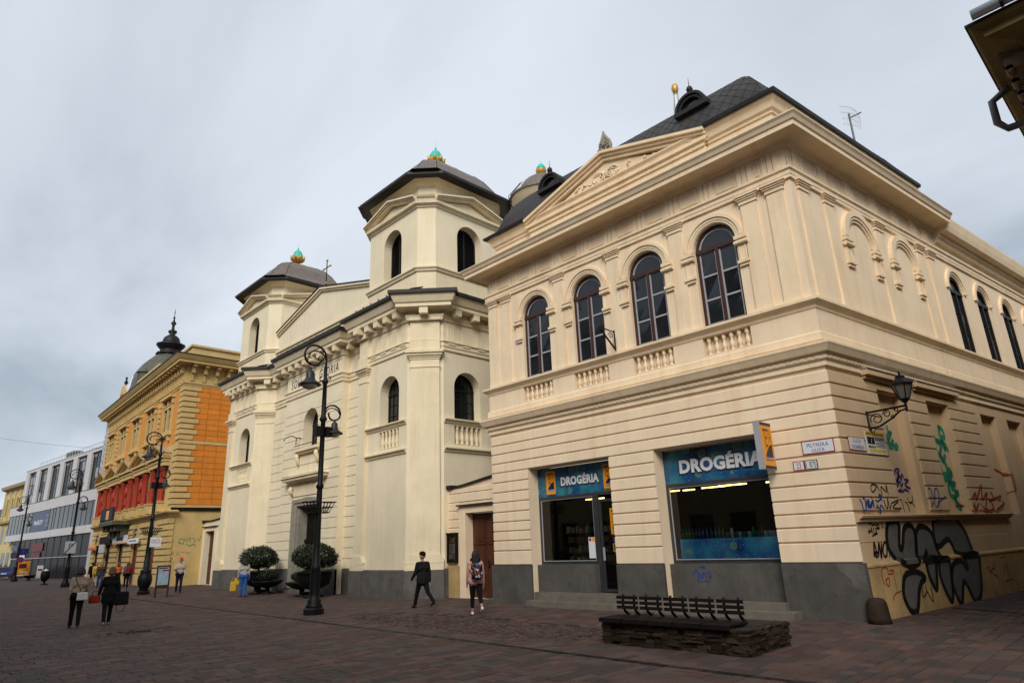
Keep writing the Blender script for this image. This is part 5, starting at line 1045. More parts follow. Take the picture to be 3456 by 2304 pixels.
for a, c in MB:
    b = B(); frame(b, MF, a, c, 9.05, 13.25, .1, -.3, -.2); w3 = (c-a)/3
    for k in (1, 2): b.box(MF, a+w3*k-.05, a+w3*k+.05, 9.1, 13.2, -.3, -.22)
    for z in (10.4, 11.6, 12.75): b.box(MF, a, c, z-.05, z+.05, -.3, -.22)
    wn = b.obj('window', 'metal_grey', store); zs_ = [9.1, 10.4, 11.6, 12.75, 13.2]
    for k in range(3):
        for j in range(4):
            q = B(); q.flat(MF, [(a+w3*k+.04, zs_[j]), (a+w3*(k+1)-.04, zs_[j]), (a+w3*(k+1)-.04, zs_[j+1]), (a+w3*k+.04, zs_[j+1])], -.26); q.obj('pane', random.choice(('store_glass', 'store_glass', 'dark_glass', 'curtain')), wn)
# bowed bands in three steps, as one walks along the front
steps = [(-33.6, -15.1, .12), (-15.1, -12.4, .24), (-12.4, 1.4, .36)]
for a, c, d in steps:
    bx('parapet_band', 'panel_white', store, MF, a, c, 7.85, 9.02, -.5, d); bx('band_flashing', 'metal_grey', store, MF, a, c, 9.02, 9.08, -.5, d+.03); bx('parapet_band', 'panel_white', store, MF, a, c, 4.55, 5.35, -.5, d)
    n = max(1, int(round((c-a)/1.6))); wp = (c-a)/n
    for i in range(n):
        q = B(); u = a+i*wp; blue = False
        q.box(MF, u+.03, u+wp-.03, 5.36, 7.85, d-.3, d-.15); q.obj('pane', 'store_blue' if blue else random.choice(('store_glass', 'store_glass', 'dark_glass')), store)
    for i in range(n+1): bx('mullion', 'metal_grey', store, MF, a+i*wp-.03, a+i*wp+.03, 5.36, 7.85, d-.3, d-.12)
sb = bx('store_sign', 'store_blue', None, MF, -22.3, -15.2, 5.45, 7.8, .0, .06, label='dark blue McROY sign across the glass band of the white store', category='sign')
text('McROY', MF, -21.1, -17.5, 6.2, 6.75, .07, 'enamel_white', sb, bold=.02)
for k, s_ in enumerate(('YOU', 'ARE', 'JOB')): text(s_, MF, -16.7, -15.5, 7.0-k*.6, 7.35-k*.6, .07, 'alu', sb)
b = B(); b.box(MF, -29, 1, 0, 4.55, -3.2, -3.0); b.obj('shop_back', 'interior_dark', store)
for i in range(13):
    u = -29+i*2.4; bx('mullion', 'metal_grey', store, MF, u-.04, u+.04, 0, 4.55, -.1, .0)
    if i < 12: q = B(); q.box(MF, u+.05, u+2.35, .1, 2.2, -.06, -.04); q.obj('pane', 'shop_dark', store); q = B(); q.box(MF, u+.05, u+2.35, 2.35, 4.5, -.06, -.04); q.obj('pane', 'shop_dark', store)
bx('canopy_rail', 'alu', store, MF, -29, 1.2, 2.22, 2.3, -.05, .25)
sr = thing('store_poster', 'red poster in the ground-floor window of the white store', 'poster', MF.p(-18, .05, 2.3)); bx('poster_sheet', 'store_red', sr, MF, -20.3, -15.9, 3.05, 4.0, .02, .06); bx('poster_sheet', 'store_red', sr, MF, -20.0, -16.6, 2.35, 2.9, .02, .06)
for u0_, u1_, z0, z1, m in ((-29.5, -26.5, 3.3, 3.9, 'store_blue'), (-29.3, -26.4, 2.5, 3.1, 'graffiti_black'), (-24.5, -22.5, 2.9, 3.5, 'store_blue'), (-25, -22.8, 2.3, 2.7, 'white_board')): bx('window_sign', m, store, MF, u0_, u1_, z0, z1, .03, .1)
# roof railing and plant
rg = B(); rg.tube([MF.p(-25, -.4, 14.35), MF.p(1, -.4, 14.35)], .03, 5); rg = rg.obj('roof_railing', 'alu', store)
for i in range(27): b = B(); b.tube([MF.p(-25+i, -.4, 13.7), MF.p(-25+i, -.4, 14.35)], .025, 5); b.obj('railing_post', 'alu', rg)
bx('roof_plant', 'balcony_green', store, MF, -15.2, -12.2, 13.7, 14.6, -1.6, -.6)
# ================================================================ yellow house at the far end of the street
pm('far_yellow', (.52, .42, .20), var=.12, scale=.6, bump=.05, stain=.2)
yh = thing('far_house', 'yellowish historic house at the far left end of the street', 'house', MF.p(-38, 0, 0)); YF = MF.sh(0, -.6)
b = B(); b.rectwall(YF, -40.5, -29.2, 0, 12.2, [(u, u+1.2, 8.2, 10.6) for u in (-39.8, -37.2, -34.6, -32)], 0, .15); b.box(YF, -40.5, -29.2, 0, 12, -8, -7.8); b.add([YF.p(-40.5, 0, 0), YF.p(-40.5, 0, 12.2), YF.p(-40.5, -8, 12.2), YF.p(-40.5, -8, 0)], [(0, 1, 2, 3)]); b.obj('wall', 'far_yellow', yh)
b = B(); b.sweep([YF.p(-40.5, -4, 0)[:2], YF.p(-40.5, 0, 0)[:2], YF.p(-29.2, 0, 0)[:2]], [(0, 11.6), (.2, 11.8), (.6, 12.0), (.7, 12.4), (0, 12.5)]); b.obj('cornice', 'house_dark_trim', yh); b = B(); b.sweep([YF.p(-40.5, -4, 0)[:2], YF.p(-40.5, 0, 0)[:2], YF.p(-29.2, 0, 0)[:2]], [(0, 7.0), (.4, 7.2), (.45, 7.5), (0, 7.6)]); b.obj('string_course', 'house_dark_trim', yh)
for u in (-39.8, -37.2, -34.6, -32):
    q = B(); q.flat(YF, [(u, 8.2), (u+1.2, 8.2), (u+1.2, 10.6), (u, 10.6)], -.2); q.obj('window', 'dark_glass', yh); bx('pilaster', 'far_yellow', yh, YF, u-.75, u-.35, 7.6, 11.6, 0, .2)
    q = B(); q.box(YF, u, u+1.3, 4.4, 6.6, 0, .03); q.obj('window', 'dark_glass', yh); q = B(); q.box(YF, u-.1, u+1.5, .1, 3.2, 0, .03); q.obj('shop_window', 'dark_glass', yh)
b = B(); b.add([YF.p(-40.5, 0, 12.4), YF.p(-29.2, 0, 12.4), YF.p(-29.6, -5, 14.4), YF.p(-39.5, -5, 14.4)], [(0, 1, 2, 3)]); b.obj('roof', 'lead', yh)
lh = thing('far_house', 'low distant house beyond the yellowish house at the street end', 'house', MF.p(-60, -1, 0)); b = B(); b.box(YF, -80, -41, 0, 8.2, -8, -.4); b.obj('wall', 'far_yellow', lh); b = B(); b.add([YF.p(-80, 0, 8.2), YF.p(-41, 0, 8.2), YF.p(-41, -5, 11), YF.p(-80, -5, 11)], [(0, 1, 2, 3)]); b.obj('roof', 'slate_roof', lh)
# ================================================================ house across the side street (its eaves corner hangs into the picture)
pm('ochre_soffit', (.20, .15, .055), rough=.8, var=.3, scale=2, bump=.2, stain=.5, staincol=(.09, .06, .03))
pm('soffit_relief', (.24, .17, .12), rough=.8, var=.3, scale=5, bump=.3)
eh = thing('eaves_house', 'brown-ochre house across the side street with bracketed eaves and grey gutter', 'house', (6, -.5, 0))
EX, EY, EZ = 4.585, -5.0, 8.8; ek = .78   # eaves corner
wl = [(EX+.85*ek+.5, EY+30), (EX+.85*ek, EY+.85*ek), (EX+26, EY+.85*ek)]
zE = lambda z: EZ+(z-11.1)*ek
ep = lambda pts: [(d*ek, zE(z)) for d, z in pts]
b = B(); b.sweep(wl, [(-.3, 0), (0, 0), (0, zE(10.1)), (-.3, zE(10.1))]); b.obj('wall', 'ochre_soffit', eh)
b = B(); b.sweep(wl, ep([(-.2, 10.1), (.1, 10.12), (.12, 10.3), (.2, 10.4), (.2, 10.75), (.32, 10.8), (.66, 10.9), (.66, 11.02), (.8, 11.06), (.85, 11.1), (.85, 11.16), (-.2, 11.2)])); b.obj('eave', 'ochre_soffit', eh)
b = B(); b.sweep(wl, ep([(.74, 11.16), (.88, 11.12), (.88, 11.17), (-.2, 11.6), (-.2, 11.3)])); b.obj('eave_flashing', 'lead', eh)
for i in range(16):
    for k, (px_, py_) in enumerate(((EX+.85*ek+.007*i, EY+1.1*ek+i*.43), (EX+1.1*ek+i*.43, EY+.85*ek))):
        fr = Fr(px_, py_, 270 if k == 0 else 0); b = B(); b.box(fr, -.11, .11, zE(10.5), zE(10.78), 0, .56*ek); b.box(fr, -.13, .13, zE(10.78), zE(10.88), 0, .62*ek); b.tube([fr.p(-.11, .5*ek, zE(10.52)), fr.p(.11, .5*ek, zE(10.52))], .055, 8); b.tube([fr.p(-.11, .14*ek, zE(10.44)), fr.p(.11, .14*ek, zE(10.44))], .08, 8); b.obj('bracket', 'soffit_relief', eh)
b = B(); b.tube([(EX+.08, EY-.08, zE(11.26)), (EX+26, EY-.08, zE(11.26))], .08, 10); b.obj('gutter', 'alu', eh, smooth=True)
for i in range(8): b = B(); b.tube([(EX+.42+i*.9, EY-.08, zE(11.26)), (EX+.46+i*.9, EY-.08, zE(11.26))], .092, 10); b.obj('gutter_strap', 'lead', eh)
b = B(); yy = EY+2.0; b.tube([(EX+.45, yy, zE(11.1)), (EX+.1, yy, zE(11.0)), (EX-.12, yy, zE(10.85)), (EX-.13, yy+.02, zE(10.35)), (EX-.02, yy+.04, zE(10.15)), (EX+.62, yy+.06, zE(10.12)), (EX+.66, yy+.06, zE(9.8)), (EX+.66, yy+.06, .1)], .06, 10); b.obj('downpipe', 'pipe_grey', eh, smooth=True)
zr = zE(11.3); b = B(); b.add([(EX+.3, EY+.3, zr), (EX+26, EY+.3, zr), (EX+26, EY+6, zr+5), (EX+6, EY+6, zr+5)], [(0, 1, 2, 3)]); b.add([(EX+.3, EY+.3, zr), (EX+6, EY+6, zr+5), (EX+6, EY+30, zr+5), (EX+.6, EY+30, zr)], [(0, 1, 2, 3)]); b.obj('roof', 'slate_roof', eh)  # unseen ridge raised to block sky light from the side wall
# ================================================================ street lamps
pm('lamp_globe', (.42, .40, .36), rough=.25, var=.1, bump=0, spec=.6)
def spiral(b, pts2, r_, n=6): b.tube([(x_, 0, z) for x_, z in pts2], r_, n)
def arcp(cx, cz, r_, a0, a1, n, shrink=0):
    return [(cx+r_*(1-shrink*i/n)*math.cos(R(a0+(a1-a0)*i/n)), cz+r_*(1-shrink*i/n)*math.sin(R(a0+(a1-a0)*i/n))) for i in range(n+1)]
def bell(par, x_, z, s_):
    b = B(); b.lathe((x_, 0, z), [(.05*s_, 0), (.06*s_, -.05*s_), (.035*s_, -.09*s_), (.10*s_, -.13*s_), (.135*s_, -.2*s_), (.14*s_, -.36*s_), (.19*s_, -.46*s_), (.36*s_, -.58*s_), (.37*s_, -.62*s_), (.3*s_, -.60*s_)], 18, cap=False); h_ = b.obj('lamp_shade', 'lamp_shade', par, smooth=True)
    b = B(); b.lathe((x_, 0, z), [(.26*s_, -.57*s_), (.25*s_, -.66*s_), (.17*s_, -.74*s_), (.04*s_, -.77*s_)], 16); b.obj('globe', 'lamp_globe', h_, smooth=True)
def lamp(label, x, y, urn, bask, boxes=True):
    t = thing('street_lamp', label, 'street lamp', (0, 0, 0), 'street lamps along the square')
    b = B(); b.lathe((0, 0, 0), [(.30, 0), (.30, .16), (.27, .2)], 8, a0=R(22.5)); b.obj('lamp_base', 'iron', t)
    if urn: pr = [(.24, .18), (.2, .3), (.24, .36), (.32, .5), (.35, .7), (.33, .9), (.25, 1.05), (.26, 1.12), (.28, 1.18), (.24, 1.22), (.16, 1.25), (.13, 2.2)]
    else: pr = [(.25, .18), (.26, .26), (.2, .32), (.22, .4), (.16, .46), (.155, .6), (.145, 1.3), (.16, 1.36), (.12, 1.42), (.10, 2.2)]
    pr += [(.085, 3.7), (.085, 3.74), (.12, 3.78), (.12, 3.86), (.085, 3.92), (.075, 5.9), (.11, 5.95), (.13, 6.0), (.08, 6.1), (.066, 7.18), (.105, 7.24), (.105, 7.30), (.062, 7.36), (.055, 7.8)]
    b = B(); b.lathe((0, 0, 0), pr, 16); b.obj('pole', 'iron', t, smooth=True)
    b = B(); spiral(b, [(0, 7.7)]+arcp(-.43, 8.08, .45, -8, 345, 30, .42), .036); b.obj('scroll_arm', 'iron', t, smooth=True)
    b = B(); spiral(b, [(-.01, 7.65)]+arcp(-.34, 7.95, .34, 10, 150, 12)+arcp(-.58, 8.08, .06, 90, 300, 6), .024); spiral(b, arcp(-.2, 8.04, .09, 0, 360, 14), .016); spiral(b, arcp(-.28, 7.82, .06, 0, 330, 10), .016); b.obj('scroll', 'iron', t, smooth=True)
    b = B(); spiral(b, [(.02, 7.30)]+arcp(.12, 7.42, .1, 200, 470, 12, .4), .016); spiral(b, arcp(-.12, 7.36, .10, 330, 100, 10, .3), .016); b.obj('scroll', 'iron', t, smooth=True)
    bell(t, -.55, 7.70, 1.0)
    b = B(); spiral(b, [(.03, 5.98)]+arcp(.36, 6.20, .33, 165, -190, 28, .5), .03); b.obj('scroll_arm', 'iron', t, smooth=True)
    b = B(); spiral(b, [(.04, 6.0)]+arcp(.33, 6.12, .28, 160, 20, 10), .02); b.obj('scroll', 'iron', t, smooth=True)
    bell(t, .42, 6.02, .78)
    if boxes:
        b = B(); b.box(W0, -.28, -.07, 5.42, 5.74, -.12, .12); b.obj('speaker_box', 'iron', t); b = B(); b.box(W0, .07, .28, 5.42, 5.74, -.12, .12); b.obj('speaker_box', 'iron', t)
    if bask:
        for sg in (-1, 1):
            b = B()
            for z, r_ in ((3.0, .30), (3.16, .42), (3.32, .54)): b.tube([(sg*.07, -.12, z), (sg*r_, -.12, z), (sg*r_, .12, z), (sg*.07, .12, z)], .018, 5)
            for k in (.14, .26, .38, .5): b.tube([(sg*k*.6, -.12, 3.0), (sg*k, -.12, 3.34)], .013, 4); b.tube([(sg*k*.6, .12, 3.0), (sg*k, .12, 3.34)], .013, 4)
            b.box(W0, min(sg*.07, sg*.3), max(sg*.07, sg*.3), 2.98, 3.0, -.12, .12); b.obj('flower_basket', 'iron', t)
    t.location = (x, y, 0); t.rotation_euler.z = R(90); WOFF[t.name] = (x, y, 0); return t
lamp('tall black double street lamp in front of the church door', -14.2, -5.12, False, True)
lamp('black double street lamp with urn base by the orange house corner', -34.1, -4.4, True, True)
lamp('black double street lamp with square sign in front of the white store', -53.8, -4.25, False, False, False)
lamp('farthest black double street lamp beside the blue arrow sign', -80.8, -3.7, False, False, False)
def board(name, label, cat, loc, deg, w_, z0, z1, mat, t=.03):
    fr = Fr(loc[0], loc[1], deg); o = thing(name, label, cat, (loc[0], loc[1], z0)); bx('board', mat, o, fr, -w_/2, w_/2, z0, z1, -t, 0); return o, fr
o, fr = board('hanging_sign', 'white square sign with diagonal black bar on the third lamp', 'sign', (-53.4, -4.35), 78, .70, 2.35, 3.2, 'alu'); b = B(); b.ext(fr, [(-.40, 2.3), (-.33, 2.3), (.40, 3.24), (.33, 3.24)], 0, .02); b.obj('diagonal_bar', 'black_paint', o); text('P', fr, -.12, .12, 2.75, 3.05, .003, 'metal_grey', o)
o, fr = board('hanging_sign', 'white hanging sign with red letters on the lamp by the orange house', 'sign', (-33.75, -4.2), 76, .52, 2.36, 2.86, 'enamel_white'); text('OSCO', fr, -.2, .2, 2.55, 2.75, .003, 'enamel_red', o)
o, fr = board('traffic_sign', 'square blue traffic sign with white arrow at the far lamp', 'traffic sign', (-80.2, -3.4), 80, .62, 2.55, 3.2, 'store_blue'); B().flat(fr, [(-.05, 2.62), (.05, 2.62), (.05, 2.9), (.16, 2.9), (0, 3.12), (-.16, 2.9), (-.05, 2.9)], .004).obj('arrow', 'enamel_white', o)
MT['store_blue2'] = MT['enamel_blue']; o.children[0].data.materials[0] = MT['enamel_blue']
o = thing('traffic_sign', 'round red and blue no-stopping sign under the blue arrow sign', 'traffic sign', (-80.15, -3.55, 1.7)); fr = Fr(-80.15, -3.55, 80)
B().ext(fr, arcp(0, 2.1, .30, 0, 345, 23), -.03, 0).obj('rim', 'enamel_red', o); B().flat(fr, arcp(0, 2.1, .23, 0, 345, 23), .004).obj('disc', 'enamel_blue', o); B().flat(fr, [(-.19, 1.95), (-.15, 1.91), (.19, 2.25), (.15, 2.29)], .007).obj('bar', 'enamel_red', o)
# poster stand, small board, urns
pm('poster_orange', (.62, .26, .02), rough=.4, var=.5, scale=2.2, bump=0)
ps = thing('poster_stand', 'yellow-orange advertising poster stand near the far lamp', 'poster stand', (-82, -2.9, 0)); fr = Fr(-82, -2.9, 78)
b = B(); b.box(fr, -.6, .6, .45, 2.05, -.08, 0); b.box(fr, -.5, -.42, 0, .45, -.06, -.02); b.box(fr, .42, .5, 0, .45, -.06, -.02); b.obj('frame', 'metal_grey', ps); bx('poster', 'poster_orange', ps, fr, -.55, .55, .62, 1.98, 0, .01); bx('poster_stripe', 'enamel_white', ps, fr, -.55, .55, .5, .6, 0, .01); bx('poster_patch', 'store_red', ps, fr, -.4, .25, 1.25, 1.7, .01, .014); text('Mory', fr, -.2, .4, .78, .95, .016, 'enamel_white', ps, bold=.03)
wb = thing('pavement_board', 'small white pavement board right of the yellow poster', 'board', (-83.5, -1.2, 0)); fr = Fr(-83.5, -1.2, 78); bx('panel', 'white_board', wb, fr, -.27, .27, .15, 1.45, -.04, 0); bx('leg', 'alu', wb, fr, -.27, -.22, 0, .15, -.04, 0); bx('leg', 'alu', wb, fr, .22, .27, 0, .15, -.04, 0); bx('print', 'enamel_red', wb, fr, -.2, .2, .9, 1.1, 0, .006)
URN = [(.28, 0), (.29, .05), (.08, .12), (.08, .24), (.2, .32), (.31, .5), (.34, .72), (.33, .95), (.28, 1.04), (.32, 1.1), (.22, 1.08)]
u1 = thing('urn_planter', 'black iron urn planter with white paper on top standing alone', 'planter', (-62.8, -4.06, 0)); b = B(); b.lathe((-62.8, -4.06, 0), URN, 16); b.obj('urn', 'iron', u1, smooth=True)
b = B(); b.lathe((-62.8, -4.06, 1.06), [(.26, 0), (.16, .08), (.03, .2)], 5); b.obj('paper', 'white_board', u1)
u2 = thing('urn_planter', 'low black bowl planter with small plant by the poster stand', 'planter', (-80.5, -2.5, 0)); b = B(); b.lathe((-80.5, -2.5, 0), [(.3, 0), (.1, .08), (.1, .22), (.4, .35), (.52, .5), (.54, .56), (.4, .54)], 16); b.obj('urn', 'iron', u2, smooth=True)
# information board on legs
ib = thing('information_board', 'dark red framed information board on two legs by the urn lamp', 'notice board', (-30.38, -4.64, 0)); fr = Fr(-30.51, -4.91, 62.5)
b = B(); frame(b, fr, 0, .60, .5, 1.45, .055, -.06, .03); b.box(fr, .02, .58, .4, .5, -.05, .02); b.obj('frame', 'window_wood', ib); bx('leg', 'window_wood', ib, fr, 0, .07, 0, .5, -.06, .03); bx('leg', 'window_wood', ib, fr, .54, .60, 0, .5, -.06, .03)
pm('map_sheet', (.30, .40, .50), rough=.35, var=.25, scale=6, bump=0); bx('sheet', 'map_sheet', ib, fr, .055, .545, .56, 1.39, -.03, 0); bx('sheet_strip', 'enamel_red', ib, fr, .25, .54, 1.18, 1.25, 0, .005); bx('sheet_text', 'metal_grey', ib, fr, .1, .48, 1.29, 1.34, 0, .005)
# ================================================================ planters at the church door, with clipped shrubs
pm('foliage', (.013, .025, .007), rough=.55, var=.6, scale=3, bump=0, spec=.3, island=.6); pm('bark', (.05, .035, .025), var=.3, bump=.4)
def crown(b, c, rx, ry, rz, n, leaf=.075):
    for i in range(n):
        th, ph = random.uniform(0, 2*math.pi), math.acos(random.uniform(-1, 1)); k = random.uniform(.55, 1.0)**.5*(1+.10*math.sin(3*th+1.7)*math.sin(2*ph)+random.gauss(0, .035))
        d = Vector((math.sin(ph)*math.cos(th), math.sin(ph)*math.sin(th), math.cos(ph))); p_ = Vector((c[0]+rx*k*d.x, c[1]+ry*k*d.y, c[2]+rz*k*d.z*(1 if d.z > 0 else .75)))
        a = (d+Vector((random.gauss(0, .6), random.gauss(0, .6), random.gauss(0, .5)))).normalized(); u_ = a.cross(Vector((random.random(), random.random(), random.random()))).normalized(); v_ = a.cross(u_); s_ = leaf*random.uniform(.6, 1.2)
        b.add([p_-u_*s_*.35, p_-v_*s_*.8*.5+u_*0, p_+u_*s_*.35, p_+v_*s_*.8], [(0, 1, 2, 3)])
def planter(label, plabel, slabel, x, y, sx_, cr_):
    t = thing('planter', label, 'planter', (x, y, 0)); random.seed(int(-x*10))
    b = B(); b.lathe((x, y, 0), [(.42, 0), (.44, .06), (.16, .12), (.16, .3), (.36, .36), (.62, .5), (.70, .78), (.72, .96), (.77, .98), (.77, 1.02), (.68, 1.01), (.66, .95)], 18); b.obj('bowl', 'iron', t, smooth=True)
    b = B(); b.lathe((x+sx_, y+.05, 0), [(.3, 0), (.31, .05), (.1, .1), (.1, .26), (.4, .34), (.6, .46), (.72, .56), (.72, .6), (.6, .58)], 16); b.obj('side_bowl', 'iron', t, smooth=True)
    b = B(); b.tube([(x, y, .14), (x+sx_, y+.05, .14)], .06, 6); b.obj('connecting_bar', 'iron', t)
    p_ = thing('shrub', plabel, 'shrub', (x, y, 1.0), 'clipped shrubs in iron planters')
    b = B(); b.tube([(x, y, .95), (x+.03, y, 1.15), (x, y, 1.5)], [.06, .05, .03], 7)
    for k in range(7): a = k*.9; b.tube([(x, y, 1.15), (x+.3*math.cos(a), y+.3*math.sin(a), 1.4), (x+.65*math.cos(a), y+.6*math.sin(a), 1.65)], [.03, .02, .008], 5)
    b.obj('trunk', 'bark', p_); b = B(); crown(b, (x, y, 1.56), cr_, cr_*.98, .62, 6500); b.obj('crown', 'foliage', p_, kind='stuff')
    p2 = thing('shrub', slabel, 'shrub', (x+sx_, y+.05, .56), 'clipped shrubs in iron planters'); b = B(); b.tube([(x+sx_, y+.05, .5), (x+sx_, y+.05, .75)], .03, 6); b.obj('trunk', 'bark', p2); b = B(); crown(b, (x+sx_, y+.05, .78), .5, .5, .28, 1600, .06); b.obj('crown', 'foliage', p2, kind='stuff')
planter('black iron bowl planter left of the church door', 'round clipped shrub left of the church door', 'low small shrub in the side bowl left of the church door', -27.0, -1.4, 1.0, .92)
planter('black iron bowl planter right of the church door behind the lamp', 'round clipped shrub right of the church door', 'low small shrub in the side bowl right of the church door', -21.3, -1.45, -1.15, .98)
# ================================================================ bench on a stacked slate base
bn = thing('bench', 'dark slatted bench with five backrests on a rough stone base', 'bench', (-1.6, -4.4, 0)); random.seed(17)
X0, X1, Y0, Y1 = -3.05, -.14, -5.06, -3.64
b = B(); b.box(W0, X0+.14, X1-.14, 0, .36, -Y1-.0-1.28 if 0 else -(Y0+.14)*-1*-1, 0) if 0 else b.add([(x_, y_, z) for z in (0, .36) for x_, y_ in ((X0+.12, Y0+.12), (X1-.12, Y0+.12), (X1-.12, Y1-.12), (X0+.12, Y1-.12))], [(0, 1, 5, 4), (1, 2, 6, 5), (2, 3, 7, 6), (3, 0, 4, 7), (4, 5, 6, 7)]); b.obj('core', 'interior_dark', bn)
def stone(fr, u, w_, z, h, out):
    j = lambda s_: random.uniform(-s_, s_)
    vs = [fr.p(u+j(.008), -.18, z), fr.p(u+w_+j(.008), -.18, z+j(.006)), fr.p(u+w_+j(.01), out+j(.02), z+j(.008)), fr.p(u+j(.01), out+j(.02), z+j(.008)), fr.p(u+j(.008), -.18, z+h), fr.p(u+w_+j(.008), -.18, z+h+j(.008)), fr.p(u+w_+j(.014), out+j(.025), z+h+j(.01)), fr.p(u+j(.014), out+j(.025), z+h+j(.01))]
    B().add(vs, [(3, 2, 1, 0), (4, 5, 6, 7), (3, 7, 6, 2), (1, 5, 4, 0), (0, 4, 7, 3), (2, 6, 5, 1)]).obj('stone', 'slate_stone', bn)
for fr, ln in ((Fr(X0, Y0, 0), X1-X0), (Fr(X1, Y0, 90), Y1-Y0), (Fr(X1, Y1, 180), X1-X0), (Fr(X0, Y1, 270), Y1-Y0)):
    z = 0
    while z < .37:
        h = min(random.uniform(.045, .085), .41-z); u = random.uniform(-.03, .0)
        while u < ln-.02:
            w_ = min(random.uniform(.14, .38), ln-u+.02); stone(fr, u, w_-.012, z, h-.006, random.uniform(-.03, .03)); u += w_
        z += h
b = B(); b.add([(x_, y_, .385) for x_, y_ in ((X0+.1, Y0+.1), (X1-.1, Y0+.1), (X1-.1, Y1-.1), (X0+.1, Y1-.1))], [(0, 1, 2, 3)]); b.obj('bed_top', 'paving_bed', bn)
for i in range(5):
    c = -2.80+i*.535
    for k in range(5): y_ = -5.16+k*.135; b = B(); b.box(Fr(0, 0, 0), c-.25, c+.25, .425, .455, -y_-.11, -y_); b.obj('seat_slat', 'dark_wood', bn)
    bx('seat_slat', 'dark_wood', bn, W0, c-.255, c+.255, .385, .425, 5.12, 5.165)
    for sg in (-.13, .13):
        b = B(); b.tube([(c+sg, -4.36, .40), (c+sg, -4.40, .45), (c+sg, -4.50, .52), (c+sg, -4.54, .60), (c+sg, -4.54, .70), (c+sg, -4.52, .82)], [.028, .028, .026, .026, .026, .026], 6); b.obj('back_bracket', 'iron', bn, smooth=True)
        b = B(); b.tube([(c+sg, -5.12, .40), (c+sg, -4.4, .40)], .022, 5); b.obj('seat_bearer', 'iron', bn)
    for z in (.59, .675, .765): bx('back_slat', 'dark_wood', bn, W0, c-.24, c+.24, z-.028, z+.028, 4.565, 4.60)
# ================================================================ wall lantern, corner bollard, aerial, cables, car
wl_ = thing('wall_lantern', 'black lantern on a scrolled iron wall bracket at the side wall', 'lantern', SS.p(1.48, 0, 4.1))
b = B(); P_ = lambda d, z: SS.p(1.48, d, z)
b.tube([P_(.05, 4.02), P_(.05, 4.54)], .03, 6); b.tube([P_(.04, 4.50), P_(.97, 4.52)], .026, 6); b.tube([P_(.06, 4.12), P_(.3, 4.14), P_(.6, 4.28), P_(.8, 4.42), P_(.95, 4.44)], .022, 6)
for cx_, cz_, r_, a0, a1, sk in ((.26, 4.32, .15, 200, -260, .65), (.5, 4.40, .09, 180, -300, .6), (.72, 4.46, .05, 180, -280, .5), (.13, 4.07, .06, 0, 330, .3), (.62, 4.31, .035, 0, 340, 0)): b.tube([P_(d_, z_) for d_, z_ in arcp(cx_, cz_, r_, a0, a1, 18, sk)], .013, 5)
b.tube([P_(.95, 4.38), P_(.95, 4.62)], .03, 6); b.obj('bracket', 'iron', wl_)
def hexl(z0, r0_, z1, r1_, n=6): return [(r0_, z0), (r1_, z1)]
c_ = P_(.95, 0)
b = B(); b.lathe((c_[0], c_[1], 0), [(.04, 4.58), (.11, 4.66), (.11, 4.68)], 6); b.lathe((c_[0], c_[1], 0), [(.25, 5.0), (.25, 5.03), (.1, 5.17), (.11, 5.2), (.03, 5.24), (.015, 5.32)], 6)
for k in range(6): a = math.pi/3*k; b.tube([(c_[0]+.11*math.cos(a), c_[1]+.11*math.sin(a), 4.67), (c_[0]+.22*math.cos(a), c_[1]+.22*math.sin(a), 5.01)], .012, 4)
b.obj('lantern_frame', 'iron', wl_); pm('lantern_glass', (.16, .15, .13), rough=.3, var=.15, bump=0, spec=.5); b = B(); b.lathe((c_[0], c_[1], 0), [(.10, 4.68), (.21, 5.0)], 6); b.obj('lantern_glass', 'lantern_glass', wl_)
b = B(); b.lathe((.17, -.12, 0), [(.23, 0), (.215, .12), (.205, .28), (.19, .40), (.15, .47), (.06, .49)], 12); bo = b.obj('corner_stone', 'slate_stone', None, smooth=True, label='worn rounded guard stone at the building corner', category='guard stone')
an = thing('aerial', 'grid dish aerial on a thin mast above the side roof', 'aerial', SS.p(9.9, -2, 13)); b = B(); b.tube([SS.p(9.9, -2, 13), SS.p(9.95, -2, 17.8)], .04, 6); b.tube([SS.p(9.95, -2, 17.6), SS.p(10.9, -1.9, 18.2)], .03, 5); b.obj('mast', 'metal_grey', an)
b = B()
for i in range(9):
    t = i/8; b.tube([SS.p(9.5+1.5*t, -2+.12*math.cos(k*.8-1.2)-.5*(t-.5)**2, 17.2+t*.35+k*.28) for k in range(4)], .006, 3)
for k in range(4): b.tube([SS.p(9.5+1.5*i/8, -2-.5*(i/8-.5)**2, 17.2+.35*i/8+k*.28) for i in range(9)], .006, 3)
b.obj('grid_dish', 'alu', an)
b = B(); b.tube([tuple(a+(c-a)*t/12-(.35*4*(t/12)*(1-t/12) if k == 2 else 0) for k, (a, c) in enumerate(zip((-62, -14, 12.4), (-66.5, .2, 12.0)))) for t in range(13)], .009, 4); b.obj('overhead_cable', 'iron', None, label='thin overhead cable crossing the street at the left', category='cable')
pm('car_blue', (.008, .035, .16), rough=.25, var=.05, bump=0, spec=.6)
car = thing('parked_car', 'dark blue estate car parked at the left edge of the square', 'car', (-93.5, -2.9, 0)); CFr = Fr(-93.5, -2.9, 78)   # rear towards the camera
def cx(u, d, z): return CFr.p(u, d, z)
sec = [(0.0, .55, .30, .0), (0.02, .92, .30, .0), (.1, 1.38, .3, 0)]
b = B(); prof = [(1.9, .3), (1.92, .62), (1.85, .92), (1.55, .98), (1.2, 1.40), (-.2, 1.45), (-.9, .98), (-2.1, .88), (-2.2, .5), (-2.15, .3)]
vs = []; n = len(prof)
for u in (-.82, .82): vs += [cx(u*(.86 if z > 1.1 else 1), d, z) for d, z in prof]
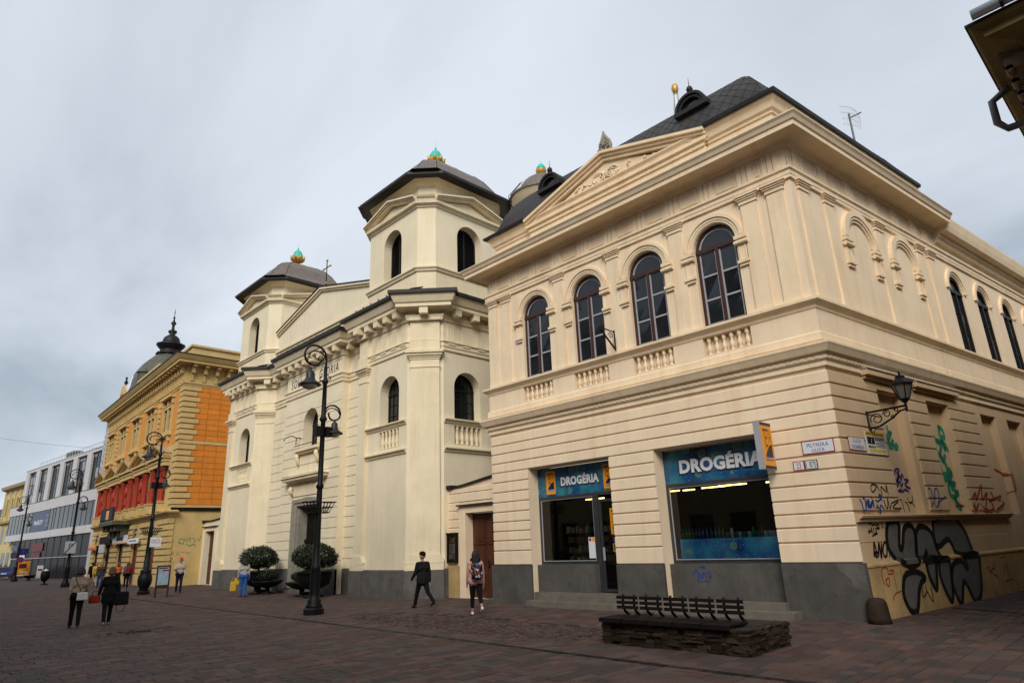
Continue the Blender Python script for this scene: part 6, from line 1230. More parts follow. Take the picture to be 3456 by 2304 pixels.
b.add(vs, [tuple(range(n-1, -1, -1)), tuple(range(n, 2*n))]+[(i, (i+1) % n, (i+1) % n+n, i+n) for i in range(n)]); body = b.obj('body', 'car_blue', car)
q = B(); q.add([cx(-.66, 1.56, 1.03), cx(.66, 1.56, 1.03), cx(.6, 1.25, 1.36), cx(-.6, 1.25, 1.36)], [(0, 1, 2, 3)]); q.obj('rear_window', 'dark_glass', car)
for sg in (-1, 1):
    q = B(); q.add([cx(sg*.825, 1.3, 1.02), cx(sg*.825, -.8, 1.02), cx(sg*.71, -.25, 1.41), cx(sg*.715, 1.1, 1.37)], [(0, 1, 2, 3)]); q.obj('side_window', 'dark_glass', car)
    bx('tail_light', 'enamel_red', car, CFr, sg*.72-.09, sg*.72+.09, .68, .9, 1.86, 1.93)
    for d in (1.25, -1.35):
        a_, c_ = cx(sg*.68, d, .31), cx(sg*.86, d, .31); q = B(); q.tube([a_, c_], .31, 16); wh_ = q.obj('wheel', 'black_paint', car); q = B(); q.tube([cx(sg*.86, d, .31), cx(sg*.87, d, .31)], .18, 12); q.obj('rim', 'alu', wh_)
bx('bumper', 'metal_grey', car, CFr, -.8, .8, .34, .55, 1.88, 1.98); bx('number_plate', 'enamel_white', car, CFr, -.26, .26, .62, .74, 1.9, 1.95)
# ================================================================ people
pm('skin', (.42, .22, .145), rough=.6, var=.1, scale=6, bump=0); pm('hair_dark', (.010, .007, .006), rough=.5, var=.3, bump=.2); pm('hair_brown', (.10, .042, .016), rough=.5, var=.4, scale=9, bump=.3, bscale=60)
pm('hair_grey', (.25, .24, .22), rough=.6, var=.2, bump=.1)
def cloth(n, c): pm(n, c, rough=.9, var=.18, scale=7, bump=.35, bscale=22, spec=.15)
for n_, c in (('cl_black', (.007, .007, .008)), ('cl_charcoal', (.012, .012, .014)), ('cl_beige', (.34, .25, .19)), ('cl_white', (.55, .52, .50)), ('cl_pink', (.52, .27, .24)), ('cl_jeans', (.03, .06, .17)), ('cl_bluejeans', (.03, .10, .36)), ('cl_navy', (.010, .013, .03)), ('cl_greyknit', (.40, .38, .36)), ('cl_cream', (.42, .36, .29)), ('cl_yellow', (.55, .36, .04)), ('cl_orange', (.60, .13, .03)), ('cl_brown', (.07, .04, .025)), ('cl_red', (.22, .02, .015)), ('cl_redcap', (.48, .06, .03)), ('cl_blue', (.03, .10, .22))): cloth(n_, c)
pm('shoe_black', (.008, .008, .008), rough=.4, bump=0); pm('shoe_white', (.62, .62, .66), rough=.5, bump=0); pm('shoe_tan', (.42, .36, .20), rough=.5, bump=0)
def capsule(b, p0, r0_, p1, r1_, n=10):
    p0, p1 = Vector(p0), Vector(p1); d = (p1-p0); L_ = d.length
    d = d/L_ if L_ > 1e-6 else Vector((0, 0, 1)); ref = Vector((0, 0, 1)) if abs(d.z) < .9 else Vector((1, 0, 0)); x = d.cross(ref).normalized(); y = d.cross(x)
    rings = [(p0-d*r0_*math.cos(t), r0_*math.sin(t)) for t in (.15, .6, 1.1, math.pi/2)]+[(p1+d*r1_*math.sin(t), r1_*math.cos(t)) for t in (0, .45, .95, 1.42)]
    vs = [tuple(c+(x*math.cos(2*math.pi*k/n)+y*math.sin(2*math.pi*k/n))*r_) for c, r_ in rings for k in range(n)]; m = len(rings)
    b.add(vs, [(i*n+k, i*n+(k+1) % n, (i+1)*n+(k+1) % n, (i+1)*n+k) for i in range(m-1) for k in range(n)]+[tuple(range(n-1, -1, -1)), tuple(range((m-1)*n, m*n))])
def blob(name, caps, parent, vox=.011, smooth=3, tag=None):
    """union of tapered capsules (p0,r0,p1,r1,material) fused into one continuous skin"""
    b = B()
    for c in caps: capsule(b, c[0], c[1], c[2], c[3])
    me = bpy.data.meshes.new('tmp'); me.from_pydata(b.v, [], b.f); ob = bpy.data.objects.new('tmp', me); col.objects.link(ob)
    m = ob.modifiers.new('r', 'REMESH'); m.mode = 'VOXEL'; m.voxel_size = vox; m = ob.modifiers.new('s', 'SMOOTH'); m.iterations = smooth; m.factor = .5
    dg = bpy.context.evaluated_depsgraph_get(); res = bpy.data.meshes.new_from_object(ob.evaluated_get(dg)); bpy.data.objects.remove(ob); bpy.data.meshes.remove(me)
    res.name = name; res.materials.clear(); names = []
    for c in caps:
        if c[4] not in names: names.append(c[4])
    for n_ in names: res.materials.append(MT[n_])
    segs = [(Vector(c[0]), Vector(c[2])-Vector(c[0]), max(1e-9, (Vector(c[2])-Vector(c[0])).length_squared), c[1], c[3], names.index(c[4])) for c in caps]; idx = []
    if len(names) > 1:
        for p in res.polygons:
            q = p.center; best = 9; bi = 0
            for a, d, l2, r0_, r1_, mi in segs:
                t = max(0, min(1, (q-a).dot(d)/l2)); e = (q-a-d*t).length-(r0_+(r1_-r0_)*t)
                if e < best: best = e; bi = mi
            idx.append(bi)
        res.polygons.foreach_set('material_index', idx)
    res.polygons.foreach_set('use_smooth', [True]*len(res.polygons)); res.update()
    o = bpy.data.objects.new(name, res); col.objects.link(o)
    if parent: o.parent = parent
    WOFF[o.name] = (0, 0, 0); return o
def person(label, x, y, head_deg, H, top, legs, shoes, lf=0., rf=0., la=0., ra=0., lb=15, rb=15, sleeve=None, hair=None, hat=None, coat=0., skirt=None, capri=False, lookz=0, female=False, grp=None, lout=8, rout=8, vox=.011):
    """local frame: +y forward, +x to the person's right; angles in degrees, positive = swung forward"""
    t = thing('person', label, 'person', (0, 0, 0), grp); s = H/1.75; C = []; V = lambda a, b_, c: Vector((a*s, b_*s, c*s))
    hw = .085; sw = .195 if not female else .17; A = lambda *k: C.append(k)
    drop = .0
    def leg(sd, ang):
        hip = V(sd*hw, 0, .93); th = R(ang); bend = R(max(0, -ang)*.75+6); k = hip+Vector((0, math.sin(th)*.43*s, -math.cos(th)*.43*s)); an = k+Vector((0, math.sin(th-bend)*.40*s, -math.cos(th-bend)*.40*s))
        return hip, k, an
    L_, R_ = leg(-1, lf), leg(1, rf); low = min(L_[2].z, R_[2].z); dz = .075*s-low
    def up_(v): return v+Vector((0, 0, dz))
    fem = 1.08 if female else 1
    for sd, (hip, k, an) in ((-1, L_), (1, R_)):
        hip, k, an = up_(hip), up_(k), up_(an); A(hip, .104*s*fem, k, .066*s, legs)
        if capri: m_ = k+(an-k)*.62; A(k, .066*s, m_, .056*s, legs); A(m_, .042*s, an, .034*s, 'skin')
        else: A(k, .066*s, an, .054*s, legs)
        lift = an.z-.075*s; tilt = min(.8, lift*2.6); fwd = Vector((0, math.cos(tilt), -math.sin(tilt)))
        heel = an+Vector((0, -.035*s, -.035*s)); toe = heel+fwd*.19*s+Vector((0, 0, -.006*s)); A(heel, .038*s, toe, .030*s, shoes); A(an+Vector((0, 0, -.01)), .042*s, heel+fwd*.05*s, .036*s, shoes)
    T = lambda a, b_, c: V(a, b_, c)+Vector((0, 0, dz))
    A(T(-.085, -.01, .95), .132*s*fem, T(.085, -.01, .95), .132*s*fem, legs if not coat else top)
    A(T(-.07, 0, 1.08), .128*s/(1.08 if female else 1), T(.07, 0, 1.08), .128*s/(1.08 if female else 1), top); A(T(-.10, 0, 1.28), .132*s, T(.10, 0, 1.28), .132*s, top); A(T(-sw+.03, -.01, 1.41), .076*s, T(sw-.03, -.01, 1.41), .076*s, top)
    A(T(0, -.01, 1.0), .13*s, T(0, 0, 1.36), .12*s, top)
    if coat: A(T(-.07, -.01, 1.0), .13*s, T(-.09, -.01, 1.0-coat), .13*s, top); A(T(.07, -.01, 1.0), .13*s, T(.09, -.01, 1.0-coat), .13*s, top); A(T(0, -.04, 1.0), .12*s, T(0, -.04, 1.0-coat), .14*s, top)
    A(T(0, -.005, 1.44), .056*s, T(0, .015, 1.54), .05*s, 'skin')
    for a in ((T(0, -.005, 1.655), .097*s, T(0, .012, 1.64), .094*s), (T(0, .03, 1.60), .068*s, T(0, .045, 1.565), .052*s), (T(0, .105, 1.615), .013*s, T(0, .122, 1.597), .015*s), (T(-.095, 0, 1.63), .014*s, T(-.098, -.005, 1.60), .012*s), (T(.095, 0, 1.63), .014*s, T(.098, -.005, 1.60), .012*s)): A(*a, 'skin')
    hands = {}
    for sd, ang, bd, ou in ((-1, la, lb, lout), (1, ra, rb, rout)):
        sh_ = T(sd*sw, -.01, 1.41); th, o_ = R(ang), R(ou); el = sh_+Vector((sd*math.sin(o_)*.29*s, math.sin(th)*.29*s, -math.cos(th)*math.cos(o_)*.29*s)); t2 = th+R(bd); wr = el+Vector((sd*math.sin(o_)*.10*s, math.sin(t2)*.25*s, -math.cos(t2)*.25*s))
        d = (wr-el).normalized(); A(sh_, .068*s, el, .056*s, sleeve or top); A(el, .055*s, wr, .042*s, sleeve or top)
        pm_ = wr+d*.085*s; A(wr, .024*s, pm_, .03*s, 'skin'); side = Vector((0, 1, 0)); side = (side-d*side.dot(d)).normalized(); inn = Vector((-sd, 0, 0))
        for k, ln in enumerate((.07, .08, .075, .06)):
            q = pm_+side*(.026-.017*k)*s; q1 = q+(d*.85+inn*.2)*ln*.55*s; A(q, .0105*s, q1, .0098*s, 'skin'); A(q1, .0098*s, q1+(d*.6+inn*.6).normalized()*ln*.5*s, .0085*s, 'skin')
        q = wr+d*.03*s+side*.026*s; q1 = q+(side*.8+d*.55)*.035*s; A(q, .0125*s, q1, .0115*s, 'skin'); A(q1, .0115*s, q1+(d*.9+side*.2)*.032*s, .0095*s, 'skin'); hands[sd] = pm_+d*.05*s
    body = blob('body', C, t, vox)
    e_ = B()
    for sg in (-1, 1): e_.lathe(tuple(T(sg*.034, .097, 1.632)), [(.0075*s, -.006*s), (.010*s, 0), (.0075*s, .006*s)], 8)
    e_.obj('eyes', 'black_paint', t); e_ = B(); e_.box(Fr(0, 0, 0), -.022*s, .022*s, 1.555*s+dz, 1.561*s+dz, -.099*s, -.092*s); e_.obj('mouth', 'cl_red', t)
    if hair:
        m_, ln = hair; HC = [(T(0, -.025, 1.672), .098*s, T(0, -.015, 1.69), .092*s, m_), (T(-.06, -.03, 1.64), .055*s, T(-.05, -.04, 1.58), .045*s, m_), (T(.06, -.03, 1.64), .055*s, T(.05, -.04, 1.58), .045*s, m_)]
        if ln > 0:
            for k in (-1, 0, 1): HC.append((T(k*.05, -.06, 1.66), .062*s, T(k*.075, -.115, 1.60-ln), .045*s, m_))
        blob('hair', HC, t, .012, 2)
    if hat == 'beret': blob('cap', [(T(0, -.02, 1.70), .1*s, T(0, .05, 1.715), .085*s, 'cl_black'), (T(0, .06, 1.69), .06*s, T(0, .12, 1.675), .03*s, 'cl_black')], t, .012, 2)
    if hat == 'cap': blob('cap', [(T(0, -.015, 1.68), .098*s, T(0, 0, 1.70), .09*s, 'cl_redcap'), (T(0, .08, 1.675), .05*s, T(0, .15, 1.665), .02*s, 'cl_redcap')], t, .012, 2)
    t.location = (x, y, 0); t.rotation_euler.z = R(head_deg-90); WOFF[t.name] = (x, y, 0)
    M_ = Matrix.Translation((x, y, 0)) @ Matrix.Rotation(R(head_deg-90), 4, 'Z')
    return t, M_, T, hands, s
CW = 'people walking on the square'
def item(name, label, cat, mats, M_, build):
    """carried thing, top-level, built in the carrier's frame"""
    t = thing(name, label, cat, tuple(M_.translation)); t.rotation_euler = M_.to_euler(); WOFF[t.name] = (0, 0, 0); build(t); WOFF[t.name] = tuple(M_.translation); return t
def satchel(c, w_, h, d, mat, strap=None, m2=None):
    def f(t):
        b = B(); x_, y_, z = c; vs = [(x_+i*w_/2*(1 if k else 1.08), y_+j*d/2*(1 if k == 0 else .55), z+(h if k else 0)) for k in (0, 1) for i, j in ((-1, -1), (1, -1), (1, 1), (-1, 1))]
        b.add(vs, [(3, 2, 1, 0), (4, 5, 6, 7), (0, 1, 5, 4), (1, 2, 6, 5), (2, 3, 7, 6), (3, 0, 4, 7)]); o = b.obj('bag_body', mat, t); mo = o.modifiers.new('b', 'BEVEL'); mo.width = min(w_, d)*.3; mo.segments = 3
        b = B(); b.tube([(x_-w_*.3, y_, z+h), (x_-w_*.22, y_, z+h*1.45), (x_+w_*.22, y_, z+h*1.45), (x_+w_*.3, y_, z+h)], .01, 5); b.obj('handle', m2 or mat, t)
        if strap: b = B(); b.tube(strap, .011, 5); b.obj('strap', m2 or mat, t)
    return f
# two women in the left foreground, walking away
t, M_, T, hd, s = person('woman in beige jacket and black trousers walking away, leftmost foreground', -17.9, -10.62, 172, 1.68, 'cl_beige', 'cl_black', 'shoe_black', lf=14, rf=-12, la=-12, ra=14, lb=20, rb=25, hair=('hair_dark', .02), female=True, grp=CW, sleeve='cl_beige', vox=.010)
b = B(); hemc = T(0, -.01, .98); b.lathe((0, -.01, 0), [(.165, hemc.z-.07), (.162, hemc.z+.03)], 16, cap=False); b.obj('shirt_hem', 'cl_white', t)
item('handbag', 'white handbag hanging behind the woman in the beige jacket', 'handbag', None, M_, satchel((.10, -.2, .74), .26, .22, .11, 'cl_white', [(.03, -.17, 1.06), (-.08, -.13, 1.25), (-.13, -.05, 1.45), (-.10, .1, 1.4)], 'cl_brown'))
t, M_, T, hd, s = person('woman in long black coat with reddish hair walking away beside the beige jacket', -17.95, -9.8, 172, 1.64, 'cl_black', 'cl_black', 'shoe_tan', lf=-9, rf=12, la=8, ra=-6, lb=20, rb=12, lout=16, rout=14, hair=('hair_brown', .05), coat=.24, female=True, grp=CW, vox=.010)
item('handbag', 'dark red handbag carried by the woman in the black coat', 'handbag', None, M_, satchel((-.36, .05, .62), .28, .22, .16, 'cl_red', None, 'cl_black')); item('handbag', 'large black shoulder bag with dangling strap of the woman in black', 'handbag', None, M_, satchel((.32, -.08, .52), .36, .38, .16, 'cl_black', [(.2, -.05, .9), (.22, -.02, 1.2), (.2, 0, 1.42)], 'cl_black'))
b = B(); b.tube([tuple(M_ @ Vector(q)) for q in ((.2, -.12, .55), (.22, -.14, .40), (.3, -.14, .33), (.4, -.14, .38), (.44, -.12, .55))], .012, 5); b.obj('bag_strap', 'cl_brown', None, label='loose bag strap looping below the large black shoulder bag', category='strap')
# man in black with flat cap
person('elderly man in black suit and flat cap striding left past the church', -12.42, -2.36, 178, 1.74, 'cl_charcoal', 'cl_black', 'shoe_black', lf=24, rf=-26, la=14, ra=-8, lb=30, rb=8, hat='beret', grp=CW, coat=.12, vox=.010)
# woman with patterned backpack
t, M_, T, hd, s = person('long-haired woman in pink jacket with patterned backpack walking away by the gate', -9.15, -2.95, 150, 1.70, 'cl_pink', 'cl_black', 'shoe_white', lf=10, rf=-24, la=6, ra=-4, lb=14, rb=10, hair=('hair_dark', .34), female=True, grp=CW, capri=True, coat=.02, vox=.010)
b = B(); b.lathe((0, -.01, 0), [(.26, .80), (.19, 1.0), (.15, 1.12)], 14, cap=False); b.obj('jacket_skirt', 'cl_pink', t)
pm('patterned', (.05, .05, .06), rough=.6, bump=0)
def patterned():
    m = MT['patterned']; t = m.node_tree; n = t.nodes; l = t.links; p = n['Principled BSDF']; v = n.new('ShaderNodeTexVoronoi'); v.inputs['Scale'].default_value = 16; g = n.new('ShaderNodeNewGeometry'); l.new(g.outputs['Position'], v.inputs['Vector']); r = n.new('ShaderNodeValToRGB'); r.color_ramp.interpolation = 'CONSTANT'; e = r.color_ramp.elements
    sx_ = n.new('ShaderNodeSeparateColor'); l.new(v.outputs['Color'], sx_.inputs[0]); l.new(sx_.outputs[0], r.inputs[0]); cs = [(0, (.006, .006, .008)), (.45, (.25, .05, .02)), (.55, (.008, .008, .01)), (.7, (.45, .45, .5)), (.8, (.02, .05, .16)), (.9, (.30, .10, .03))]
    e[0].color = cs[0][1]+(1,); e[1].position = cs[1][0]; e[1].color = cs[1][1]+(1,)
    for q, c in cs[2:]: k = e.new(q); k.color = c+(1,)
    l.new(r.outputs[0], p.inputs['Base Color'])
patterned()
def pack(t):
    o = blob('pack', [(Vector((-.07, -.22, 1.02)), .10, Vector((-.07, -.2, 1.28)), .09, 'patterned'), (Vector((.07, -.22, 1.02)), .10, Vector((.07, -.2, 1.28)), .09, 'patterned'), (Vector((0, -.27, 1.0)), .09, Vector((0, -.26, 1.16)), .08, 'patterned')], t, .014, 2)
    for sg in (-1, 1): b = B(); b.tube([(sg*.1, -.14, 1.36), (sg*.12, -.02, 1.48), (sg*.12, .1, 1.40), (sg*.13, .1, 1.15), (sg*.13, -.1, 1.0)], .018, 5); b.obj('shoulder_strap', 'cl_black', t)
item('backpack', 'black backpack with colourful print on the pink-jacketed woman', 'backpack', None, M_, pack)
# woman with yellow bags beside the planter
t, M_, T, hd, s = person('woman in blue jeans and light top with yellow bags beside the left shrub', -25.5, -2.7, 165, 1.66, 'cl_greyknit', 'cl_bluejeans', 'shoe_black', lf=5, rf=-5, la=4, ra=-3, lb=8, lout=14, hair=('hair_dark', .12), female=True, grp=CW)
pm('bag_yellow', (.62, .40, .01), rough=.5, var=.2, scale=9, bump=.1); item('shopping_bag', 'long yellow shopping bag, the lower of the two', 'shopping bag', None, M_, satchel((-.42, .08, .26), .24, .40, .10, 'bag_yellow', None, 'bag_yellow')); item('shopping_bag', 'smaller yellow and red shopping bag, the upper of the two', 'shopping bag', None, M_, satchel((-.28, .1, .52), .2, .28, .08, 'bag_yellow', None, 'cl_red'))
# man with red cap facing the camera
person('man in red cap, cream pullover and dark jeans walking towards the camera', -33.0, -3.05, -12, 1.78, 'cl_cream', 'cl_navy', 'shoe_black', lf=8, rf=-8, la=6, ra=30, lb=12, rb=70, hat='cap', grp=CW)
# group in front of the orange house
person('long-haired person with dark red backpack beside the orange house', -45.0, -2.5, 175, 1.62, 'cl_blue', 'cl_black', 'shoe_black', lf=8, rf=-8, hair=('hair_brown', .25), female=True, grp=CW, vox=.014)
item('backpack', 'dark red backpack in front of the orange house', 'backpack', None, Matrix.Translation((-45.0, -2.5, 0)) @ Matrix.Rotation(R(85), 4, 'Z'), lambda t: blob('pack', [(Vector((-.06, -.2, .95)), .1, Vector((-.06, -.19, 1.2)), .09, 'cl_red'), (Vector((.06, -.2, .95)), .1, Vector((.06, -.19, 1.2)), .09, 'cl_red')], t, .016, 2))
person('person in brown jacket and striped shirt walking in the crowd', -46.7, -3.65, -5, 1.68, 'cl_brown', 'cl_jeans', 'shoe_black', lf=10, rf=-10, hair=('hair_brown', .03), grp=CW, vox=.014)
person('person in orange-red jacket in the crowd by the orange house', -48.7, -2.15, 175, 1.62, 'cl_orange', 'cl_charcoal', 'shoe_black', lf=8, rf=-8, hair=('hair_brown', .1), grp=CW, vox=.014)
person('person in yellow jacket in the crowd by the orange house', -52.1, -2.75, 0, 1.66, 'cl_yellow', 'cl_cream', 'shoe_tan', lf=8, rf=-8, ra=20, hair=('hair_dark', .05), female=True, grp=CW, vox=.014, coat=.15)
person('person in dark clothes at the left of the crowd', -55.1, -2.35, 180, 1.66, 'cl_navy', 'cl_black', 'shoe_black', lf=8, rf=-8, hair=('hair_dark', .03), grp=CW, vox=.014)
item('shopping_bag', 'pale pink shopping bag in the crowd by the orange house', 'shopping bag', None, Matrix.Translation((-52.1, -3.15, 0)), satchel((0, 0, .2), .4, .42, .15, 'cl_pink', None, 'cl_white'))
person('child-sized figure in red hood walking past the house doorway', -49.5, -1.2, 175, 1.5, 'cl_red', 'cl_jeans', 'shoe_black', lf=8, rf=-8, hair=('hair_brown', .02), grp=CW, vox=.014)
# ================================================================ graffiti on the side wall
FILLS= [[(1.42, 1.92), (1.61, 2.0), (1.92, 1.99), (2.02, 1.88), (1.83, 1.47), (1.87, 1.37), (2.01, 1.47), (2.19, 1.76), (2.39, 1.88), (2.59, 1.89), (2.75, 1.81), (2.74, 1.56), (2.49, 1.07), (2.03, 1.0), (1.76, 1.07), (1.52, 1.17), (1.29, 1.38), (1.28, 1.63)], [(2.85, 1.73), (3.05, 1.84), (3.31, 1.85), (3.57, 1.78), (3.75, 1.64), (3.81, 1.36), (3.85, 1.11), (3.22, 1.14), (3.19, 1.28), (3.02, 1.15), (2.65, 1.15), (2.74, 1.48)], [(3.86, 1.79), (3.98, 1.97), (4.52, 2.06), (5.23, 2.07), (5.5, 1.95), (5.83, 1.68), (5.95, 1.4), (5.97, 1.12), (5.0, 1.14), (4.81, 1.36), (4.66, 1.51), (4.41, 1.48), (3.99, 1.37), (3.81, 1.44)], [(1.68, 0.83), (1.97, 0.87), (2.34, 0.85), (2.67, 0.72), (2.42, 0.62), (2.21, 0.45), (2.06, 0.22), (1.89, 0.05), (1.64, 0.07), (1.49, 0.21), (1.41, 0.43), (1.52, 0.68)], [(2.89, 1.07), (3.44, 1.08), (3.38, 0.86), (3.21, 0.47), (3.09, 0.45), (2.95, 0.64), (2.89, 0.84)], [(3.65, 1.07), (4.21, 1.05), (4.16, 0.65), (4.0, 0.24), (3.84, 0.11), (3.68, 0.29), (3.56, 0.53), (3.52, 0.77)], [(4.34, 0.88), (4.62, 0.97), (4.99, 0.96), (5.17, 0.79), (5.29, 0.83), (5.21, 1.09), (6.15, 1.08), (6.07, 0.72), (5.93, 0.36), (5.71, 0.11), (5.43, -0.01), (5.25, 0.0), (5.05, 0.3), (4.92, 0.46), (4.76, 0.44), (4.45, 0.02), (4.32, 0.03), (4.17, 0.29), (4.13, 0.57)]]
TAGS={"black": [[(2.41, 0.53), (2.37, 0.31), (2.64, 0.43)], [(2.57, 0.53), (2.67, 0.35), (2.83, 0.19), (2.89, 0.53)], [(0.56, 1.96), (0.7, 1.95), (0.71, 1.91), (0.83, 1.94), (0.89, 1.91), (1.0, 1.94), (1.02, 1.86), (0.94, 1.88)], [(1.2, 1.98), (1.18, 1.89), (1.23, 1.85)], [(0.54, 1.85), (0.53, 1.76), (0.49, 1.79), (0.66, 1.8), (0.64, 1.87), (0.66, 1.74)], [(0.76, 1.87), (0.74, 1.74), (0.86, 1.77), (0.86, 1.85), (1.03, 1.83)], [(0.62, 1.69), (0.77, 1.72), (0.91, 1.74)], [(1.29, 2.79), (1.09, 2.81), (0.97, 2.77), (0.96, 2.67), (1.02, 2.64), (1.15, 2.7), (1.26, 2.78), (1.34, 2.67)], [(1.42, 2.56), (1.46, 2.76), (1.57, 2.71), (1.68, 2.66), (1.73, 2.82), (1.76, 2.58)], [(2.47, 2.86), (2.5, 2.74), (2.59, 2.63), (2.72, 2.66), (2.76, 2.82), (2.72, 2.86), (2.55, 2.9)], [(1.47, 2.48), (1.49, 2.36), (1.56, 2.27), (1.63, 2.38), (1.67, 2.51), (1.69, 2.27), (1.8, 2.39)], [(1.8, 2.39), (2.33, 2.5), (2.42, 2.51), (1.84, 2.3), (2.4, 2.3), (2.53, 2.51)], [(2.53, 2.51), (2.52, 2.31), (2.67, 2.45), (2.7, 2.26), (2.64, 2.37), (2.77, 2.3)], [(2.81, 2.44), (2.96, 2.5), (3.0, 2.2)], [(3.14, 2.45), (3.26, 2.4), (3.31, 2.2)], [(3.32, 2.57), (3.35, 2.45), (3.49, 2.44), (3.62, 2.51), (3.6, 2.6)], [(3.42, 2.41), (3.55, 2.43), (3.65, 2.32)]] ,
"anoi": [[(0.53, 1.25), (0.65, 1.56), (0.67, 1.25), (0.57, 1.34), (0.77, 1.34)], [(0.73, 1.25), (0.87, 1.55), (0.85, 1.21), (0.99, 1.56)], [(1.11, 1.54), (0.99, 1.39), (1.01, 1.25), (1.14, 1.29), (1.21, 1.52), (1.11, 1.54)], [(1.3, 1.52), (1.25, 1.22)]] ,
"blue": [[(0.32, 2.49), (0.38, 2.41), (0.42, 2.26), (0.53, 2.25), (0.56, 2.48), (0.46, 2.49)], [(0.58, 2.47), (0.55, 2.3), (0.67, 2.47), (0.65, 2.29), (0.75, 2.48), (0.71, 2.28), (0.85, 2.43), (0.77, 2.29), (0.95, 2.47), (0.87, 2.29)], [(0.6, 2.23), (0.86, 2.21)], [(0.88, 2.55), (0.98, 2.26)], [(1.05, 2.46), (1.19, 2.44), (1.39, 2.54), (1.28, 2.59), (1.31, 2.53), (1.38, 2.45)], [(1.11, 2.38), (1.05, 2.29), (1.15, 2.3), (1.2, 2.17), (1.25, 2.35), (1.42, 2.25)]] ,
"purple": [[(3.0, 3.13), (3.18, 3.21), (3.15, 3.26), (2.99, 3.23), (2.87, 3.1), (2.82, 2.95), (2.82, 2.76), (2.91, 2.71), (3.11, 2.76)], [(2.83, 3.01), (2.92, 2.96), (3.12, 3.14), (2.91, 2.89), (3.15, 3.09), (3.19, 2.97), (3.29, 3.13), (3.37, 3.04)], [(2.85, 2.87), (2.91, 2.82), (3.09, 2.95), (3.12, 2.82), (3.26, 2.93)], [(3.35, 3.0), (3.59, 2.99), (3.35, 2.87), (3.61, 2.78), (3.36, 2.83)], [(2.91, 2.71), (3.14, 2.7), (3.29, 2.75), (3.5, 2.7)]] ,
"blue2": [[(4.02, 2.74), (4.11, 2.79), (4.2, 2.72), (4.23, 2.59), (4.31, 2.5)], [(4.1, 2.59), (4.09, 2.46), (4.11, 2.38), (4.21, 2.44), (4.0, 2.3)], [(4.3, 2.48), (4.45, 2.75), (4.59, 2.77), (4.62, 2.59), (4.37, 2.32), (4.26, 2.36), (4.33, 2.6)], [(4.52, 2.3), (4.53, 2.43), (5.36, 2.66), (5.49, 2.64), (5.42, 2.34), (5.3, 2.32), (5.39, 2.59)], [(5.44, 2.32), (5.64, 2.42), (5.45, 2.39)], [(4.31, 2.22), (4.62, 2.24)]] ,
"green": [[(6.39, 4.62), (6.3, 4.32), (6.59, 4.27), (6.56, 4.5), (6.27, 4.55)], [(5.89, 4.29), (5.81, 3.88), (5.97, 3.76), (6.2, 4.02), (5.96, 4.14), (6.41, 4.1), (6.45, 3.91), (6.29, 4.16), (6.53, 4.04), (6.66, 3.85)], [(5.81, 3.88), (5.83, 3.5), (5.9, 3.22), (6.23, 3.26), (6.22, 3.51), (6.02, 3.7), (6.1, 3.57), (6.37, 3.78)], [(5.81, 3.47), (5.88, 3.07), (6.23, 3.14), (6.49, 3.3), (6.29, 3.36)], [(6.55, 3.27), (6.2, 2.95), (6.6, 2.96), (6.12, 2.95), (6.09, 2.64), (6.39, 2.61), (6.43, 2.8), (6.21, 2.83)], [(6.47, 2.74), (6.69, 2.71), (6.39, 2.61), (6.38, 2.34), (6.6, 2.31), (6.25, 2.54)]] ,
"green2": [[(3.01, 4.36), (3.02, 4.16), (2.86, 4.03), (3.01, 4.02), (3.2, 4.2), (3.01, 4.14)], [(2.86, 4.03), (2.81, 3.81), (2.99, 3.99), (2.96, 3.8), (3.21, 4.0), (3.13, 3.83), (3.37, 3.89), (3.38, 3.79), (3.2, 3.76)], [(2.89, 3.77), (3.15, 3.76)]] ,
"red": [[(6.22, 2.35), (6.78, 2.35), (6.95, 2.23)], [(6.8, 2.51), (7.17, 2.7), (7.13, 2.51), (7.76, 2.93), (7.56, 2.51), (8.05, 2.71), (7.65, 2.26), (7.82, 2.26)], [(6.93, 2.45), (6.87, 2.23), (7.24, 2.42)], [(8.34, 2.75), (8.48, 2.55), (8.07, 2.48), (9.36, 2.64), (9.43, 2.47), (8.52, 2.23)], [(8.22, 2.45), (8.29, 2.29), (7.93, 2.17), (7.69, 2.2)], [(7.33, 2.42), (7.63, 2.23)], [(9.97, 3.48), (10.58, 3.36), (10.68, 3.17), (10.67, 3.03), (10.61, 2.72)]] ,
"redlow": [[(0.65, 0.68), (0.58, 0.81), (0.61, 0.98), (0.78, 1.04), (0.9, 0.99), (0.89, 0.9), (1.06, 0.89), (1.16, 0.95), (0.95, 0.96)], [(0.78, 0.8), (0.71, 0.73), (0.81, 0.65), (0.88, 0.81), (0.7, 0.78)], [(1.14, 0.9), (1.15, 0.55)], [(1.49, 0.96), (1.51, 0.77)], [(0.85, 0.36), (1.05, 0.48), (1.34, 0.51)], [(6.52, 0.7), (6.73, 0.76), (6.67, 0.6), (6.94, 0.68), (7.15, 0.82), (7.11, 0.69), (6.79, 0.63), (7.31, 0.43)], [(7.66, 0.91), (8.08, 0.93), (7.94, 0.43)], [(7.83, 0.83), (7.73, 0.54), (8.05, 0.74), (8.08, 0.38)], [(7.62, 0.31), (8.23, 0.35), (8.3, 0.29)]] ,
}
def smooth_line(p, n=4):
    """Catmull-Rom through the stroke points"""
    if len(p) < 3: return p
    q = [p[0]]+list(p)+[p[-1]]; o = []
    for i in range(1, len(q)-2):
        for k in range(n):
            t = k/n; o.append(tuple(.5*(2*q[i][c]+(q[i+1][c]-q[i-1][c])*t+(2*q[i-1][c]-5*q[i][c]+4*q[i+1][c]-q[i+2][c])*t*t+(3*q[i][c]-q[i-1][c]-3*q[i+1][c]+q[i+2][c])*t**3) for c in (0, 1)))
    return o+[p[-1]]
